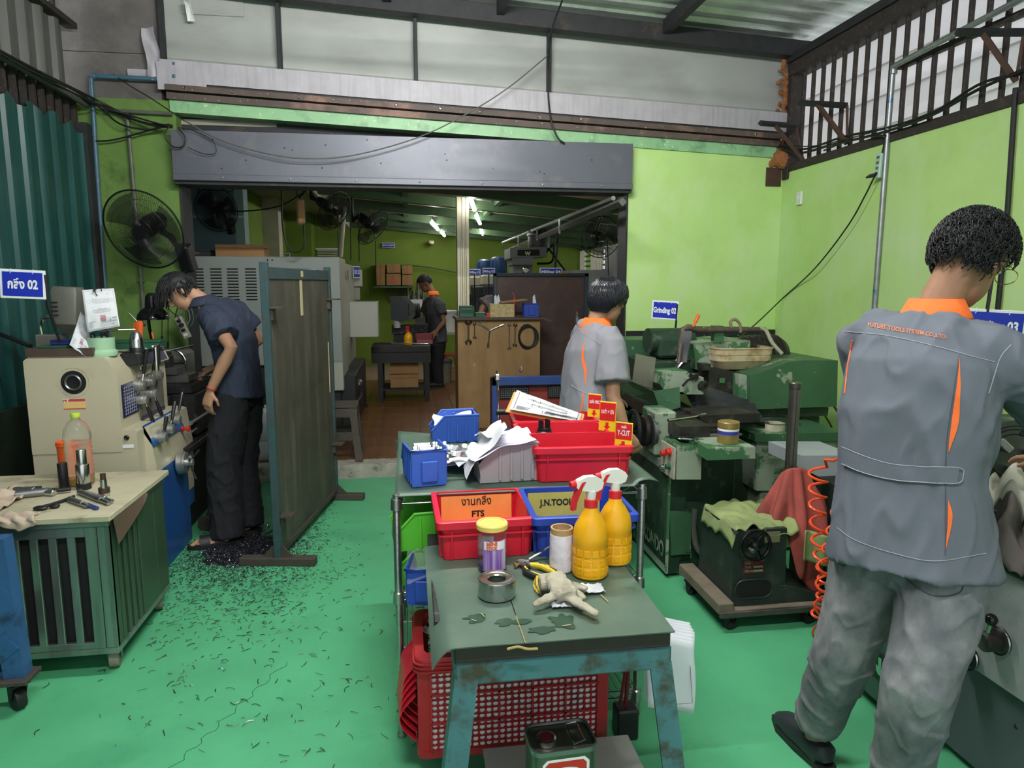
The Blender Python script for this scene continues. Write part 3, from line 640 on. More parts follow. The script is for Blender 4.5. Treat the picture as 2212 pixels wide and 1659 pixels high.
cloth('beige_rag','small beige rag corner hanging over the trolley front edge','rag_beige',lambda u,v: (c1.x-.07+u*.12+.015*math.sin(v*6),TY-.030-.012*abs(math.sin(u*7+v*3)) if v < .45 else TY-.030+(v-.45)*.12,ZT+.006-(.45-v)*.10*(1-abs(u-.6)) if v < .45 else ZT+.006+.014*abs(math.sin(u*6+v*4))),24,24)
# ================================================================== blue steel cart at the left edge
mat('cart_blue',(0.035,0.11,0.27),0.42,0.1,var=0.2,scale=6,wear=((0.02,0.04,0.09),0.16,16,0.08))
mat('dirty_steel',(0.10,0.085,0.075),0.6,0.5,var=.25,scale=12)
bc = thing('blue_steel_cart','blue painted angle-steel cart on casters at the left edge','cart',(-1.50,2.62,0))
b = MB();b.prism([(-1.475,.135),(-1.405,.135),(-1.425,.66),(-1.495,.66)],'y',2.58,2.64);b.obj('post','cart_blue',bc,w=True)
b = MB();b.bx(-2.12,-1.47,2.585,2.625,.605,.655,.003);b.obj('upper_rail','cart_blue',bc,w=True)
b = MB();b.bx(-2.1,-1.50,2.63,2.64,.47,.605);b.obj('panel','cart_blue',bc,w=True)
b = MB();b.prism([(-1.46,.31),(-1.41,.25),(-1.56,.13),(-1.75,.10),(-1.75,.17),(-1.60,.19)],'y',2.575,2.59);b.obj('gusset','cart_blue',bc,w=True)
b = MB();b.prism([(-1.50,.33),(-1.47,.33),(-1.55,.21),(-1.78,.16),(-1.78,.22),(-1.58,.25)],'y',2.60,2.66);b.obj('brace','dirty_steel',bc,w=True)
b = MB();b.bx(-2.12,-1.46,2.60,2.64,.10,.15,.003);b.obj('lower_rail','cart_blue',bc,w=True)
b = MB();b.bx(-1.51,-1.385,2.55,2.66,.118,.135,.002);b.obj('foot_plate','dirty_steel',bc,w=True)
caster(bc,.06,-.02,.042,0,2.4,'black_rubber','dirty_black');caster(bc,-.5,-.02,.042,0,2.4,'black_rubber','dirty_black')
b = MB();b.prism([(-2.1,.135),(-2.06,.135),(-2.06,.66),(-2.1,.66)],'y',2.58,2.64);b.obj('post','cart_blue',bc,w=True)
b = MB();b.bx(-2.1,-1.5,2.62,2.635,.645,.655);b.obj('tray','dirty_black',bc,w=True)
# ================================================================== cream lathe
mat('lathe_cream',(0.50,0.46,0.33),0.38,var=0.05,scale=2,spots=((0.06,0.05,0.04),-0.42,55),wear=((0.36,0.31,0.22),0.0,3,0.1))
mat('lathe_blue',(0.012,0.075,0.27),0.4,var=0.1,scale=4,spots=((0.01,0.02,0.06),-0.2,60),wear=((.02,.05,.13),.1,5,.1))
mat('plate_navy',(0.012,0.013,0.06),0.35,var=0.1);mat('silver_knob',(0.55,0.55,0.52),0.3,0.8,var=.12,scale=15)
mat('grey_paint',(0.14,0.135,0.12),0.5,var=.15,scale=8)
LY = 3.72
la = thing('engine_lathe','cream and blue engine lathe with silver knobs against the teal wall','lathe',(-1.6,4.4,0))
def hole_ring(c,r,axis): pass
b = MB();hs = [(-1.88,.70),(-1.455,.70),(-1.452,.99),(-1.455,1.10),(-1.495,1.172),(-1.51,1.185),(-1.865,1.185),(-1.88,1.172)]
b.prism(hs,'y',LY,4.42);b.obj('headstock','lathe_cream',la,w=True)
b = MB();b.prism([(-1.88,.33),(-1.375,.33),(-1.385,.80),(-1.395,.812),(-1.88,.812)],'y',LY+.004,4.45);b.obj('gearbox','lathe_cream',la,w=True)
b = MB();b.prism([(-1.41,.28),(-1.345,.30),(-1.335,.60),(-1.36,.80),(-1.40,.81)],'y',LY+.10,4.46);b.obj('feed_box','lathe_cream',la,w=True)
hc = ay(159,826,LY);b = MB();b.lathe([(.063,-.004),(.069,-.008),(.074,-.002),(.074,.002)],(hc.x,LY,hc.z),(0,-1,0),32,cap=False);b.obj('bore_lip','lathe_cream',la,w=True)
b = MB();b.lathe([(.001,.0016),(.059,.0016),(.059,.0010)],(hc.x,LY,hc.z),(0,-1,0),32);b.obj('bore','cabinet_dark',la,w=True)
b = MB();b.lathe([(.036,.002),(.041,.008),(.036,.014),(.031,.008),(.031,.001)],(hc.x,LY,hc.z),(0,-1,0),28,cap=False);b.obj('spindle_ring','steel_dull',la,w=True)
# sticker
mat('sticker_yellow',(0.75,0.62,0.15),.5,streak=((.75,.35,.30),.35,(1,1,60)));mat('sticker_red',(.60,.05,.10),.5)
c = ay(161,873,LY);b = MB();b.box((c.x,LY-.001,c.z),(.102,.001,.050));st = b.obj('sticker','sticker_yellow',la,w=True)
b = MB();b.box((c.x,LY-.0016,c.z+.020),(.102,.001,.012));b.box((c.x,LY-.0016,c.z-.023),(.102,.001,.004));b.obj('sticker_band','sticker_red',la,w=True)
text('lettering','TY',.024,'sign_white',la,(c.x+.033-.07+1.6-.0,LY-.0025-4.4,c.z+.018),(PI/2,0,0),bold=.0008)
c = ay(275,964,LY+.004);b = MB();b.box((c.x,LY+.002,c.z),(.062,.002,.018));b.obj('rating_plate','sign_white',la,w=True)
c = ay(274,945,LY+.004);b = MB();b.lathe([(.013,0),(.013,.006),(.009,.010),(.005,.006),(.001,.006)],(c.x,LY+.003,c.z),(0,-1,0),16);b.obj('plug','black_oxide',la,w=True)
# front side of the headstock (faces +x): data plates
b = MB();b.box((-1.4495,LY+.13,.955),(.004,.20,.17),.001);b.obj('data_plate','plate_navy',la,w=True)
mat('print_pale',(.35,.36,.48),.6);b = MB()
for i in range(9): b.box((-1.4465,LY+.13,.885+i*.017),(.0012,.17,.003))
for i in range(6): b.box((-1.4465,LY+.06+i*.028,.953),(.0012,.003,.15))
b.obj('table_lines','print_pale',la,w=True)
b = MB();b.box((-1.448,LY+.44,.93),(.006,.36,.24),.002);b.obj('control_panel','grey_paint',la,w=True)
b = MB();b.box((-1.4435,LY+.44,.822),(.004,.36,.025),.001);b.obj('data_plate','plate_navy',la,w=True)
b = MB();b.prism([(-1.455,1.10),(-1.42,1.105),(-1.455,1.19),(-1.50,1.205)],'y',LY+.30,LY+.68);b.obj('speed_panel','lathe_cream',la,w=True)
b = MB();b.prism([(-1.4215,1.112),(-1.4195,1.112),(-1.4535,1.188),(-1.4555,1.188)],'y',LY+.33,LY+.65);b.obj('data_plate','plate_navy',la,w=True)
def knob(x,y,z,r=.030,l=.05,lever=None,nm='knob',m='silver_knob'):
    q = MB();q.lathe([(r,0),(r*1.02,.004),(r*1.02,l*.6),(r*.86,l*.62),(r*.86,l),(r*.7,l+.003),(.001,l+.003)],(x,y,z),(1,0,0),22);o = q.obj(nm,m,la,w=True)
    if lever:
        q = MB();d = Vector(lever);p0 = Vector((x+l*.7,y,z));p1 = p0+d*.45;q.tube([p0,p1],.005,8);q.obj('lever','chrome',la,w=True)
        q = MB();q.tube([p1,p1+d*.15,p1+d*.85,p1+d],[.007,.0085,.011,.009],10);q.obj('grip','black_oxide',la,w=True)
for (y,z,lv) in ((LY+.20,1.015,(0.02,.02,.13)),(LY+.34,1.02,(0.02,.03,.12)),(LY+.47,1.035,None),(LY+.22,.935,(.02,.015,-.09)),(LY+.36,.945,(.02,.015,-.09))): knob(-1.447,y,z,.031 if z > 1 else .027,.05,lv)
for (y,z,lv) in ((LY+.17,.735,(.01,.02,.075)),(LY+.29,.755,(.01,.04,.10)),(LY+.41,.785,(.01,.05,.10))): knob(-1.352,y,z,.029,.055,lv)
b = MB();b.prism([(-1.40,.80),(-1.345,.70),(-1.335,.705),(-1.385,.815)],'y',LY+.10,LY+.60);b.obj('feed_plate','lathe_blue',la,w=True)
q = MB();q.lathe([(.016,0),(.016,.012),(.008,.014),(.008,.03),(.017,.032),(.017,.045),(.001,.05)],(-1.34,LY+.56,.70),(1,0,0),16);q.obj('stop_button',mat('stop_red',(.55,.03,.02),.35),la,w=True)
q = MB();q.lathe([(.012,0),(.012,.004),(.001,.006)],(-1.342,LY+.20,.60),(1,0,0),14);q.obj('sight_glass',mat('amber_glass',(.35,.14,.02),.2),la,w=True)
# base pedestals, bed, chip tray
b = MB();b.bx(-1.86,-1.335,LY+.03,4.33,0,.56,.006);b.bx(-1.86,-1.345,4.33,4.46,.20,.56,.004);b.obj('pedestal','lathe_blue',la,w=True)
b = MB();b.bx(-1.86,-1.36,4.98,5.38,0,.56,.006);b.obj('pedestal',mat('lathe_navy',(.008,.02,.07),.5,var=.2),la,w=True)
b = MB();b.bx(-1.86,-1.40,4.33,4.98,.02,.50);b.obj('splash_back','cabinet_dark',la,w=True)
b = MB();b.bx(-1.90,-1.30,LY+.55,5.42,.55,.585,.004);b.obj('chip_tray','dirty_black',la,w=True)
b = MB()
for x in (-1.78,-1.52): b.bx(x-.05,x+.05,4.40,5.36,.62,.86,.004)
b.bx(-1.80,-1.50,4.40,5.36,.62,.74);b.obj('bed','dirty_black',la,w=True)
b = MB();b.lathe([(.001,0),(.10,0),(.10,.05),(.085,.055),(.085,.075),(.03,.078),(.001,.078)],(-1.67,4.42,1.02),(0,1,0),28);b.obj('chuck','steel_dull',la,w=True)
b = MB();b.bx(-1.80,-1.36,4.60,4.92,.86,.92,.006);b.obj('saddle','dirty_black',la,w=True)
b = MB();b.bx(-1.52,-1.335,4.57,4.94,.60,.86,.006);b.obj('apron','dirty_black',la,w=True)
b = MB();b.bx(-1.74,-1.40,4.68,4.84,.92,.975,.004);b.bx(-1.70,-1.46,4.66,4.82,.975,1.02,.003);b.obj('cross_slide','steel_dull',la,w=True)
b = MB();b.box((-1.575,4.74,1.055),(.11,.11,.07),.004);b.obj('tool_post','dirty_black',la,w=True)
for k in range(6): q = MB();q.cyl((-1.535,4.695+k*.018,1.09),(-1.535,4.695+k*.018,1.112),.006,n=8);q.obj('clamp_bolt','black_oxide',la,w=True)
b = MB();b.lathe([(.022,0),(.022,.02),(.015,.05),(.001,.052)],(-1.575,4.74,1.09),(0,0,1),16);b.tube([(-1.575,4.74,1.115),(-1.50,4.78,1.13),(-1.40,4.83,1.15)],.007,8);b.obj('lock_lever','steel',la,w=True)
b = MB();b.lathe([(.034,0),(.034,.05),(.028,.052),(.028,.10),(.020,.105),(.020,.125),(.001,.127)],(-1.62,4.68,1.045),(0,-1,0),20);b.obj('drill_holder','steel_dull',la,w=True)
b = MB();b.tube(arc((-1.6,5.0,1.02),.09,0,2*PI,24,'xz')[:-1],.008,8,closed=True)
for k in range(3): a = k*2*PI/3;b.cyl((-1.6,5.0,1.02),(-1.6+.085*math.cos(a),5.0,1.02+.085*math.sin(a)),.006,n=8)
b.obj('tailstock_wheel','chrome',la,w=True)
b = MB();b.bx(-1.70,-1.52,5.02,5.26,.86,1.09,.02);b.obj('tailstock','grey_paint',la,w=True)
q = MB();q.lathe([(.02,0),(.062,.004),(.066,.010),(.066,.034),(.060,.038),(.060,.05),(.022,.052),(.020,.085),(.001,.087)],(-1.33,4.14,.530),(1,0,0),30);hw = q.obj('apron_wheel','silver_knob',la,w=True)
for a in (.5,2.6,4.7): q = MB();p0 = Vector((-1.26,4.14+.02*math.cos(a),.53+.02*math.sin(a)));p1 = Vector((-1.235,4.14+.10*math.cos(a),.53+.10*math.sin(a)));q.tube([p0,p0.lerp(p1,.5),p1],[.006,.006,.009],8);q.obj('handle','black_oxide',la,w=True)
b = MB();b.cyl((-1.34,4.45,.70),(-1.34,5.4,.70),.014,n=12);b.cyl((-1.345,4.45,.64),(-1.345,5.4,.64),.010,n=12);b.obj('lead_screw','steel_dull',la,w=True)
b = MB();b.tube([(-1.32,4.55,.97),(-1.22,4.48,.99),(-1.17,4.45,1.02)],.004,6);b.obj('coolant_line','chrome',la,w=True)
b = MB();b.lathe([(.05,-.055),(.05,.055)],(-1.28,4.52,.04),(.5,1,0),16);b.tube([(-1.3,4.5,.05),(-1.30,5.2,.28)],.018,8);b.obj('foot_brake','dirty_steel',la,w=True)
# metal swarf on the floor: too many to count
mat('swarf',(.075,.078,.095),.3,.8,var=.6,scale=40)
def swarf(n,cx,cy,sx,sy,seed,hmax=.012,lo=.004,hi=.02):
    R = random.Random(seed);b = MB()
    for k in range(n):
        x = R.gauss(cx,sx);y = R.gauss(cy,sy)
        if x < -1.33 and y > 3.7: continue
        L = R.uniform(lo,hi);a = R.uniform(0,PI*2);z = .002+R.random()*hmax*math.exp(-((x-cx)/sx)**2-((y-cy)/sy)**2);cu = R.uniform(-1.2,1.2);pts = []
        for i in range(4):
            t = i/3-.5;pts.append((x+L*t*math.cos(a)-cu*L*t*t*math.sin(a),y+L*t*math.sin(a)+cu*L*t*t*math.cos(a),z+.003*(1-4*t*t)))
        b.tube(pts,R.uniform(.0008,.0017),3)
    return b
b = swarf(6500,-1.0,4.08,.19,.22,1,.02,.003,.012);b.sheet(lambda u,v: (-1.32+u*.72,3.72+v*.85,-.004+.011*math.exp(-(((u-.45)/.30)**2+((v-.47)/.30)**2)**1.3)+.004*noise.noise(Vector((u*14,v*16,1)))),40,40);o = b.obj('swarf_heap','swarf');tag(o,'heap of fine dark metal swarf at the feet of the lathe worker','swarf',kind='stuff')
b = swarf(1000,-.90,3.62,.26,.30,2,.004,.008,.035);b2 = swarf(260,-.55,2.8,.35,.65,3,.003,.012,.045);b.add(b2.v,b2.f);b2 = swarf(350,-.62,4.3,.05,.5,5,.004,.004,.02);b.add(b2.v,b2.f)
c = swarf(900,-.98,4.0,.2,.22,11,.012,.002,.006);tag(c.obj('bright_swarf','steel'),'bright flecks of steel swarf on the dark heap','swarf',kind='stuff')
o = b.obj('scattered_swarf','swarf');tag(o,'curled metal chips scattered over the green floor','swarf',kind='stuff')
# ================================================================== on top of the lathe
ZL = 1.185
mat('tray_brown',(.07,.045,.038),.55,var=.2);mat('green_case',(.018,.09,.05),.45,var=.15);mat('red_plastic',(.55,.04,.03),.4)
t = thing('wooden_tray','dark brown shallow tray on top of the cream lathe','tray',(-1.72,LY+.14,ZL))
b = MB();b.box((0,0,.006),(.30,.24,.012),.002);b.obj('base',mat('tray_base',(.25,.20,.15),.7),t)
for (c,d) in (((0,-.12,.028),(.31,.012,.04)),((0,.12,.028),(.31,.012,.04)),((-.15,0,.028),(.012,.24,.04)),((.15,0,.028),(.012,.24,.04))): q = MB();q.box(c,d,.002);q.obj('side','tray_brown',t)
def smallbox(name,label,c,d,m,rz=0,cat='box',lid=True,group=None):
    t = thing(name,label,cat,c,rz,group);b = MB();b.box((0,0,d[2]*.35),(d[0],d[1],d[2]*.7),.003);b.obj('body',m,t)
    b = MB();b.box((0,0,d[2]*.85),(d[0]*1.01,d[1]*1.01,d[2]*.28),.003);b.obj('lid',m,t);return t
smallbox('green_case','flat green case lying in the brown tray',(-1.76,LY+.08,ZL+.012),(.13,.08,.048),'green_case')
smallbox('blue_box','flat dark blue box on the green case in the tray',(-1.735,LY+.09,ZL+.061),(.085,.06,.026),mat('box_navy',(.02,.02,.12),.4))
smallbox('marker_box','small black and red marker tin in the brown tray',(-1.64,LY+.07,ZL+.012),(.06,.05,.035),'red_plastic')
# machine lamp on its bent tube
t = thing('machine_lamp','grey boxy lathe lamp on a bent chrome tube','lamp',(-1.885,LY+.30,ZL))
b = MB();b.box((.0,0,.05),(.12,.08,.10),.006);b.obj('foot','grey_paint',t)
b = MB();b.tube(bez([(-.04,0,.09),(-.045,0,.15),(-.02,0,.19),(.05,0,.20)]),.011,10);b.obj('tube','chrome',t)
b = MB();b.loft([[(x,y,z) for x,y in rrect(w_,d_,.012,2,.09)] for w_,d_,z in ((.03,.03,.10),(.09,.09,.145),(.115,.11,.16),(.13,.12,.33),(.115,.10,.355))]);b.obj('housing',mat('lamp_grey',(.16,.16,.135),.45,.3),t,rot=(0,rad(3),0))
for k in range(4): q = MB();q.box((.055,-.062,.27-k*.022),(.045,.003,.006));q.obj('vent_slot','cabinet_dark',t)
# sign
pc = ay(49,614,3.66)
sign('machine_sign','blue sign with Thai lettering and 02 on a pole above the cream lathe',.192,.138,'กลึง 02',pc,(0,rad(3),rad(6)),size=.42,wfit=.66,bold=.0022,pole=[(.095,.006,.05),(.10,.01,-.10),(.118,.09,-.275)])
# hanging drawings
def hung_paper(name,label,corners,seed,curl=.02,red=True,group='part drawings hung at the lathe'):
    TL,TR,BR,BL = [Vector(c) for c in corners]
    def fn(u,v):
        p = (BL.lerp(BR,u)).lerp(TL.lerp(TR,u),v);n = ((TR-TL).cross(TL-BL)).normalized()
        return p-n*(-curl*math.sin(v*PI*1.3+u)*(.3+u*.7)+.004*noise.noise(Vector((u*4,v*4,seed))))
    t = thing(name,label,'paper',fn(.5,1),0,group)
    b = MB();b.sheet(fn,12,16,.0008);b.obj('sheet','paper',t,180,w=True)
    n = ((TR-TL).cross(TL-BL)).normalized(); 
    if n.dot(_C-TL) < 0: n = -n
    q = printed_sheet(None,.2,.28,lambda u,v: fn(u,v)+n*.0022,seed=seed,m='ink' if red else 'ink_black',dense=1 if red else 3,th=1 if red else 2.2); 
    L = t.location
    for vv in q.data.vertices: vv.co = vv.co-L
    q.parent = t
    if red:
        q = MB()
        for i in range(5): a = fn(.45,.20+i*.03)+n*.0018;c = fn(.62,.20+i*.03)+n*.0018;d = Vector((0,0,.003));q.add([a,c,c+d,a+d],[(0,1,2,3)])
        q.obj('stamp','ink_red',t,0,w=True)
    return t,fn,n
t,fn,n = hung_paper('part_drawing','white part drawing hung from a hook above the lathe headstock',(ay(177,626,3.80),ay(245,621,3.84),ay(260,706,3.80),ay(189,718,3.76)),4)
b = MB();h0 = fn(.38,.97)+n*.006;b.tube([h0,h0+n*.02+Vector((0,0,-.004)),h0+n*.022+Vector((.02,0,.006)),h0+n*.02+Vector((.035,0,.004)),h0+n*.015+Vector((.035,0,-.008))],.003,6);b.ell(h0,.007);b.tube([h0,h0+n*.01+Vector((.012,0,-.03))],.002,6);b.obj('hook','bronze_dark',t,w=True)
b = MB();b.tube([fn(.38,.98)+Vector((0,.02,0)),fn(.4,.98)+Vector((0.02,.05,.01)),fn(.4,.98)+Vector((.02,.06,-.3))],.004,6);b.obj('stand_wire','steel_dull',t,w=True)
hung_paper('part_drawing','white drawing half hidden behind the hung drawing and the mint pot',(ay(175,672,3.86),ay(205,700,3.88),ay(183,772,3.74),ay(150,745,3.72)),9,.012)
# mint pot
mat('mint',(.32,.52,.34),.5,var=.08)
p = az(213,770,ZL);t = thing('mint_pot','mint green plastic pot with drill bits on the lathe headstock','pot',(p.x,p.y+.04,ZL))
b = MB();cup(b,[(.001,0),(.074,0),(.077,.008),(.075,.022),(.064,.034),(.064,.095)],[(.001,.006),(.058,.03),(.061,.095)],n=14);b.obj('body','mint',t)
for k in range(4): q = MB();q.box((-.052,-.040,.05+k*.012),(.012,.004,.003),0,.9);q.obj('rib','mint',t)
R = random.Random(2)
for k in range(7):
    a = R.uniform(0,6.28);q = MB();q.tube([(.02*math.cos(a),.02*math.sin(a),.03),(.045*math.cos(a),.045*math.sin(a),.10+.03*R.random())],.005,6);q.obj('drill_bit','steel_dull' if k % 2 else 'black_oxide',t)
# drill chuck, keys
p = az(274,755,ZL);t = thing('drill_chuck','steel drill chuck standing on the lathe top','drill chuck',(-1.43,LY+.22,ZL+.002))
b = MB();b.lathe([(.001,.0),(.036,.0),(.036,.03),(.034,.035),(.034,.07),(.032,.075),(.026,.10),(.016,.112),(.001,.112)],n=24);b.obj('body','steel',t)
b = MB();b.lathe([(.0372,.002),(.0372,.028),(.036,.03)],n=24,cap=False);b.obj('collar','black_oxide',t)
b = MB();b.bx(-1.50,-1.40,LY+.17,LY+.28,ZL-.06,ZL+.002,.004);b.obj('chuck_shelf','dirty_black',la,w=True)
for k,(a,c,lb) in enumerate((((256,761),(354,755),'long chrome chuck key bar across the lathe panel'),((330,748),(352,750),'short chrome lever beside the chuck key'))):
    p0,p1 = ay(*a,LY+.22),ay(*c,LY+.45);b = MB();b.tube([p0,p1],.006,8);m_ = p0.lerp(p1,.25);b.cyl(m_+Vector((0,0,.008)),m_-Vector((0,0,.13)),.015,.012,12);m_ = p0.lerp(p1,.45);b.cyl(m_+Vector((0,0,.014)),m_-Vector((0,0,.10)),.013,.010,12);tag(b.obj('chuck_key','chrome'),lb,'tool')
# green cases at the back of the headstock
smallbox('green_case','long green case behind the drill chuck',(-1.52,4.22,ZL),(.26,.10,.05),'green_case')
# desk lamp
t = thing('desk_lamp','black bell-shaped work lamp on a stem behind the lathe','lamp',(-1.62,4.72,ZL-.12))
pc = ay(331,690,4.72);d = Vector((pc.x+1.62,0,pc.z-ZL+.12))
b = MB();b.lathe([(.095,0),(.095,.010),(.088,.035),(.070,.060),(.042,.078),(.040,.12),(.036,.15),(.022,.165),(.001,.168)],d,(0,0,1),28,cap=False);b.lathe([(.092,0.004),(.085,.034),(.067,.058),(.035,.075)],d,(0,0,1),28,cap=False);b.obj('shade',mat('gloss_black',(.008,.008,.009),.15,var=0),t)
b = MB();b.tube(bez([(.04,.02,.0),(d.x-.02,.03,d.z-.16),(d.x-.035,.02,d.z-.02),(d.x-.01,.0,d.z+.09)]),.010,10);b.obj('stem','gloss_black',t)
# orange air blow gun
t = thing('air_blow_gun','orange air blow gun with thin nozzle hanging by the lathe','air gun',ay(302,712,4.45))
b = MB();b.loft([[(x+w_*math.cos(a),.014*math.sin(a),z) for a in [k*PI/5 for k in range(10)]] for x,w_,z in ((0,.012,-.075),(.0,.014,-.03),(-.002,.020,.0),(-.004,.026,.03),(.0,.018,.05))]);b.obj('grip','orange_plastic',t)
b = MB();b.tube([(-.01,0,.045),(-.04,0,.085),(-.055,0,.10)],.0035,6);b.obj('nozzle','chrome',t)
b = MB();b.tube([(-.026,-.004,.042),(-.030,-.004,.02),(-.022,-.004,-.02)],.004,6);b.obj('trigger','orange_plastic',t)
b = MB();b.tube(bez([(.0,0,-.075),(.0,.01,-.12),(.03,.03,-.15),(.06,.04,-.10),(.05,.05,-.02)]),.005,6);b.obj('hose','orange_plastic',t)
b = MB();b.tube([ay(214,715,4.2),ay(255,713,4.2),ay(292,712,4.25)],.006,8);tag(b.obj('thin_spindle','steel_dull'),'thin steel rod with yellow wire above the mint pot','metal rod')
# power strip on the pillar with loops of cable
t = thing('power_strip','grey power strip hanging on the green pillar beside the worker','power strip',ay(395,708,5.42),rot=(0,rad(-22),0))
b = MB();b.box((0,0,0),(.055,.04,.17),.006);b.obj('body',mat('strip_grey',(.30,.30,.26),.5),t)
for k in range(4): q = MB();q.box((0,-.021,-.055+k*.036),(.03,.006,.022),.002);q.obj('socket','cabinet_dark' if k % 2 else 'white_plastic',t)
b = MB();b.box((.01,-.035,.02),(.03,.04,.025),.006);b.tube(bez([(.01,-.05,.02),(.02,-.06,.08),(-.01,-.05,.14),(-.02,-.03,.2)]),.004,6);b.obj('plug','black_rubber',t)
for k in range(3): cable('cable_loop',['looped black cable hanging on the pillar above the power strip','larger looped cable hanging beside the power strip','green cable loop hanging on the pillar'][k],[ay(385+k*9,660,5.45),ay(378+k*6,690,5.44),ay(388+k*10,706,5.43),ay(402+k*8,690,5.44),ay(398+k*7,660,5.45)],.004,['black_cable','conduit_grey','green_case'][k])
for px,y0,y1 in ((350,690,745),(363,690,758)): 
    b = MB();b.tube([ay(px,y0-90,5.5),ay(px,y1-20,5.5)],.003,6);b.tube([ay(px,y1-20,5.5),ay(px,y1,5.5)],.008,8);tag(b.obj('pull_cord','black_cable'),'black pull cord of the big wall fan' if px == 350 else 'longer black pull cord of the big wall fan','cord')
# ================================================================== fans
pc = ay(310,497,5.15)
wire_fan('wall_fan','large black wall fan on the green pillar above the lathe worker',.275,pc,(rad(24),rad(0),rad(-14)),'wall fans',n=120,arm=[(0,.12,-.02),(.05,.20,-.12),(.07,.24,-.25)],base=((.075,.27,-.31),(.10,.09,.20)))
pc = ay(467,452,7.2)
wire_fan('wall_fan','smaller black wall fan on the blue-grey wall inside the rear workshop',.21,pc,(rad(14),0,rad(-12)),'wall fans',n=100,arm=[(0,.12,-.02),(.0,.18,-.12),(.0,.22,-.18)],base=((.0,.24,-.20),(.07,.07,.16)))
# ================================================================== pipes and cables on the left
b = MB();Y0 = BY-.045
pp = [ay(377,142,Y0),ay(377,166,Y0),ay(368,172,Y0),ay(202,164,Y0),ay(197,172,Y0),ay(205,300,Y0),ay(226,610,Y0),ay(240,800,Y0)]
b.tube(pp,.016,12);wp = tag(b.obj('blue_water_pipe','pvc_blue'),'blue plastic water pipe running across the concrete and down the pillar','pipe')
for i in (1,3): q = MB();q.ell(pp[i],.022);q.obj('elbow','pvc_blue',wp)
q = MB();q.cyl(pp[0],pp[0]+Vector((0,0,.02)),.02,n=12);q.obj('socket','pvc_blue',wp)
b = MB();b.tube([ay(228,238,BY-.03),ay(372,246,BY-.03)],.013,10);cp = tag(b.obj('conduit_pipe','conduit_grey'),'grey conduit running level across the top of the green pillar','pipe')
b = MB();b.tube([ay(274,246,BY-.03),ay(290,420,BY-.03),ay(312,700,BY-.03)],.013,10);cp = tag(b.obj('conduit_pipe','conduit_grey'),'grey conduit running down the green pillar behind the big fan','pipe')
for py in (257,607):
    x = 275+(py-246)*.083;c = ay(x,py,BY-.03);q = MB();q.box(c,(.05,.02,.012),.002);q.obj('clip','steel',cp)
for k in range(6):
    d = k*.012;cable('cable',['thick black cable run along the left wall rail, top','black cable run under the top cable on the left wall rail','sagging black cable crossing the green pillar','black cable drooping low on the green pillar','thin black cable falling from the blue pipe to the shutter corner','thin black cable bundled on the left rail'][k],
        [[ax(0,110,LX+.03),ax(95,160,LX+.03),ay(200,212,BY-.08),ay(300,262,BY-.08),ay(372,272,BY-.12)],
         [ax(0,116,LX+.04),ax(95,168,LX+.04),ay(195,222,BY-.09),ay(320,268,BY-.09),ay(372,275,BY-.13)],
         [ax(60,150,LX+.05),ax(160,195,LX+.05),ay(215,232,BY-.08),ay(260,268,BY-.09),ay(320,280,BY-.09),ay(366,270,BY-.12)],
         [ay(188,305,BY-.05),ay(240,303,BY-.06),ay(300,288,BY-.07),ay(365,268,BY-.1)],
         [ay(245,160,BY-.05),ay(280,185,BY-.07),ay(330,215,BY-.09),ay(400,262,BY-.14)],
         [ax(20,128,LX+.05),ax(120,182,LX+.05),ay(240,236,BY-.1),ay(372,276,BY-.14)]][k],(.009,.008,.007,.006,.004,.006)[k],group='black cables on the left wall')
cable('cable_loop','round loop of black cable at the shutter housing corner',[ay(366,272,BY-.15),ay(356,292,BY-.15),ay(372,316,BY-.15),ay(395,316,BY-.15),ay(400,296,BY-.15),ay(385,276,BY-.15)],.005)
cable('cable_loop','thin loose wire loop on the shutter housing',[ay(385,275,BY-.15),ay(425,285,BY-.15),ay(460,305,BY-.15),ay(466,330,BY-.15),ay(440,332,BY-.15),ay(405,318,BY-.15)],.0025)
cable('slack_wire','long slack wire hanging across the shutter housing to the roof hanger',[ay(398,260,BY-.15),ay(470,300,BY-.18),ay(560,328,BY-.19),ay(650,342,BY-.2),ay(760,336,BY-.2),ay(900,298,BY-.2),ay(1010,245,BY-.2),ay(1100,188,BY-.18),ay(1183,120,BY-.1)],.0045,'conduit_grey')
cable('hanger_cable','black cable hanging down the right hanger to the green beam',[ay(1215,0,5.0),ay(1200,40,5.2),ay(1187,85,BY-.09),ay(1184,150,BY-.09),ay(1185,215,BY-.1),ay(1192,265,BY-.13),ay(1205,298,BY-.13),ay(1220,310,BY-.13)],.007)
cable('thick_hose','thick black hose lying at the left edge behind the lathe lamp',[ay(0,722,4.1),ay(30,733,4.05),ay(66,748,4.0)],.012,cat='hose')
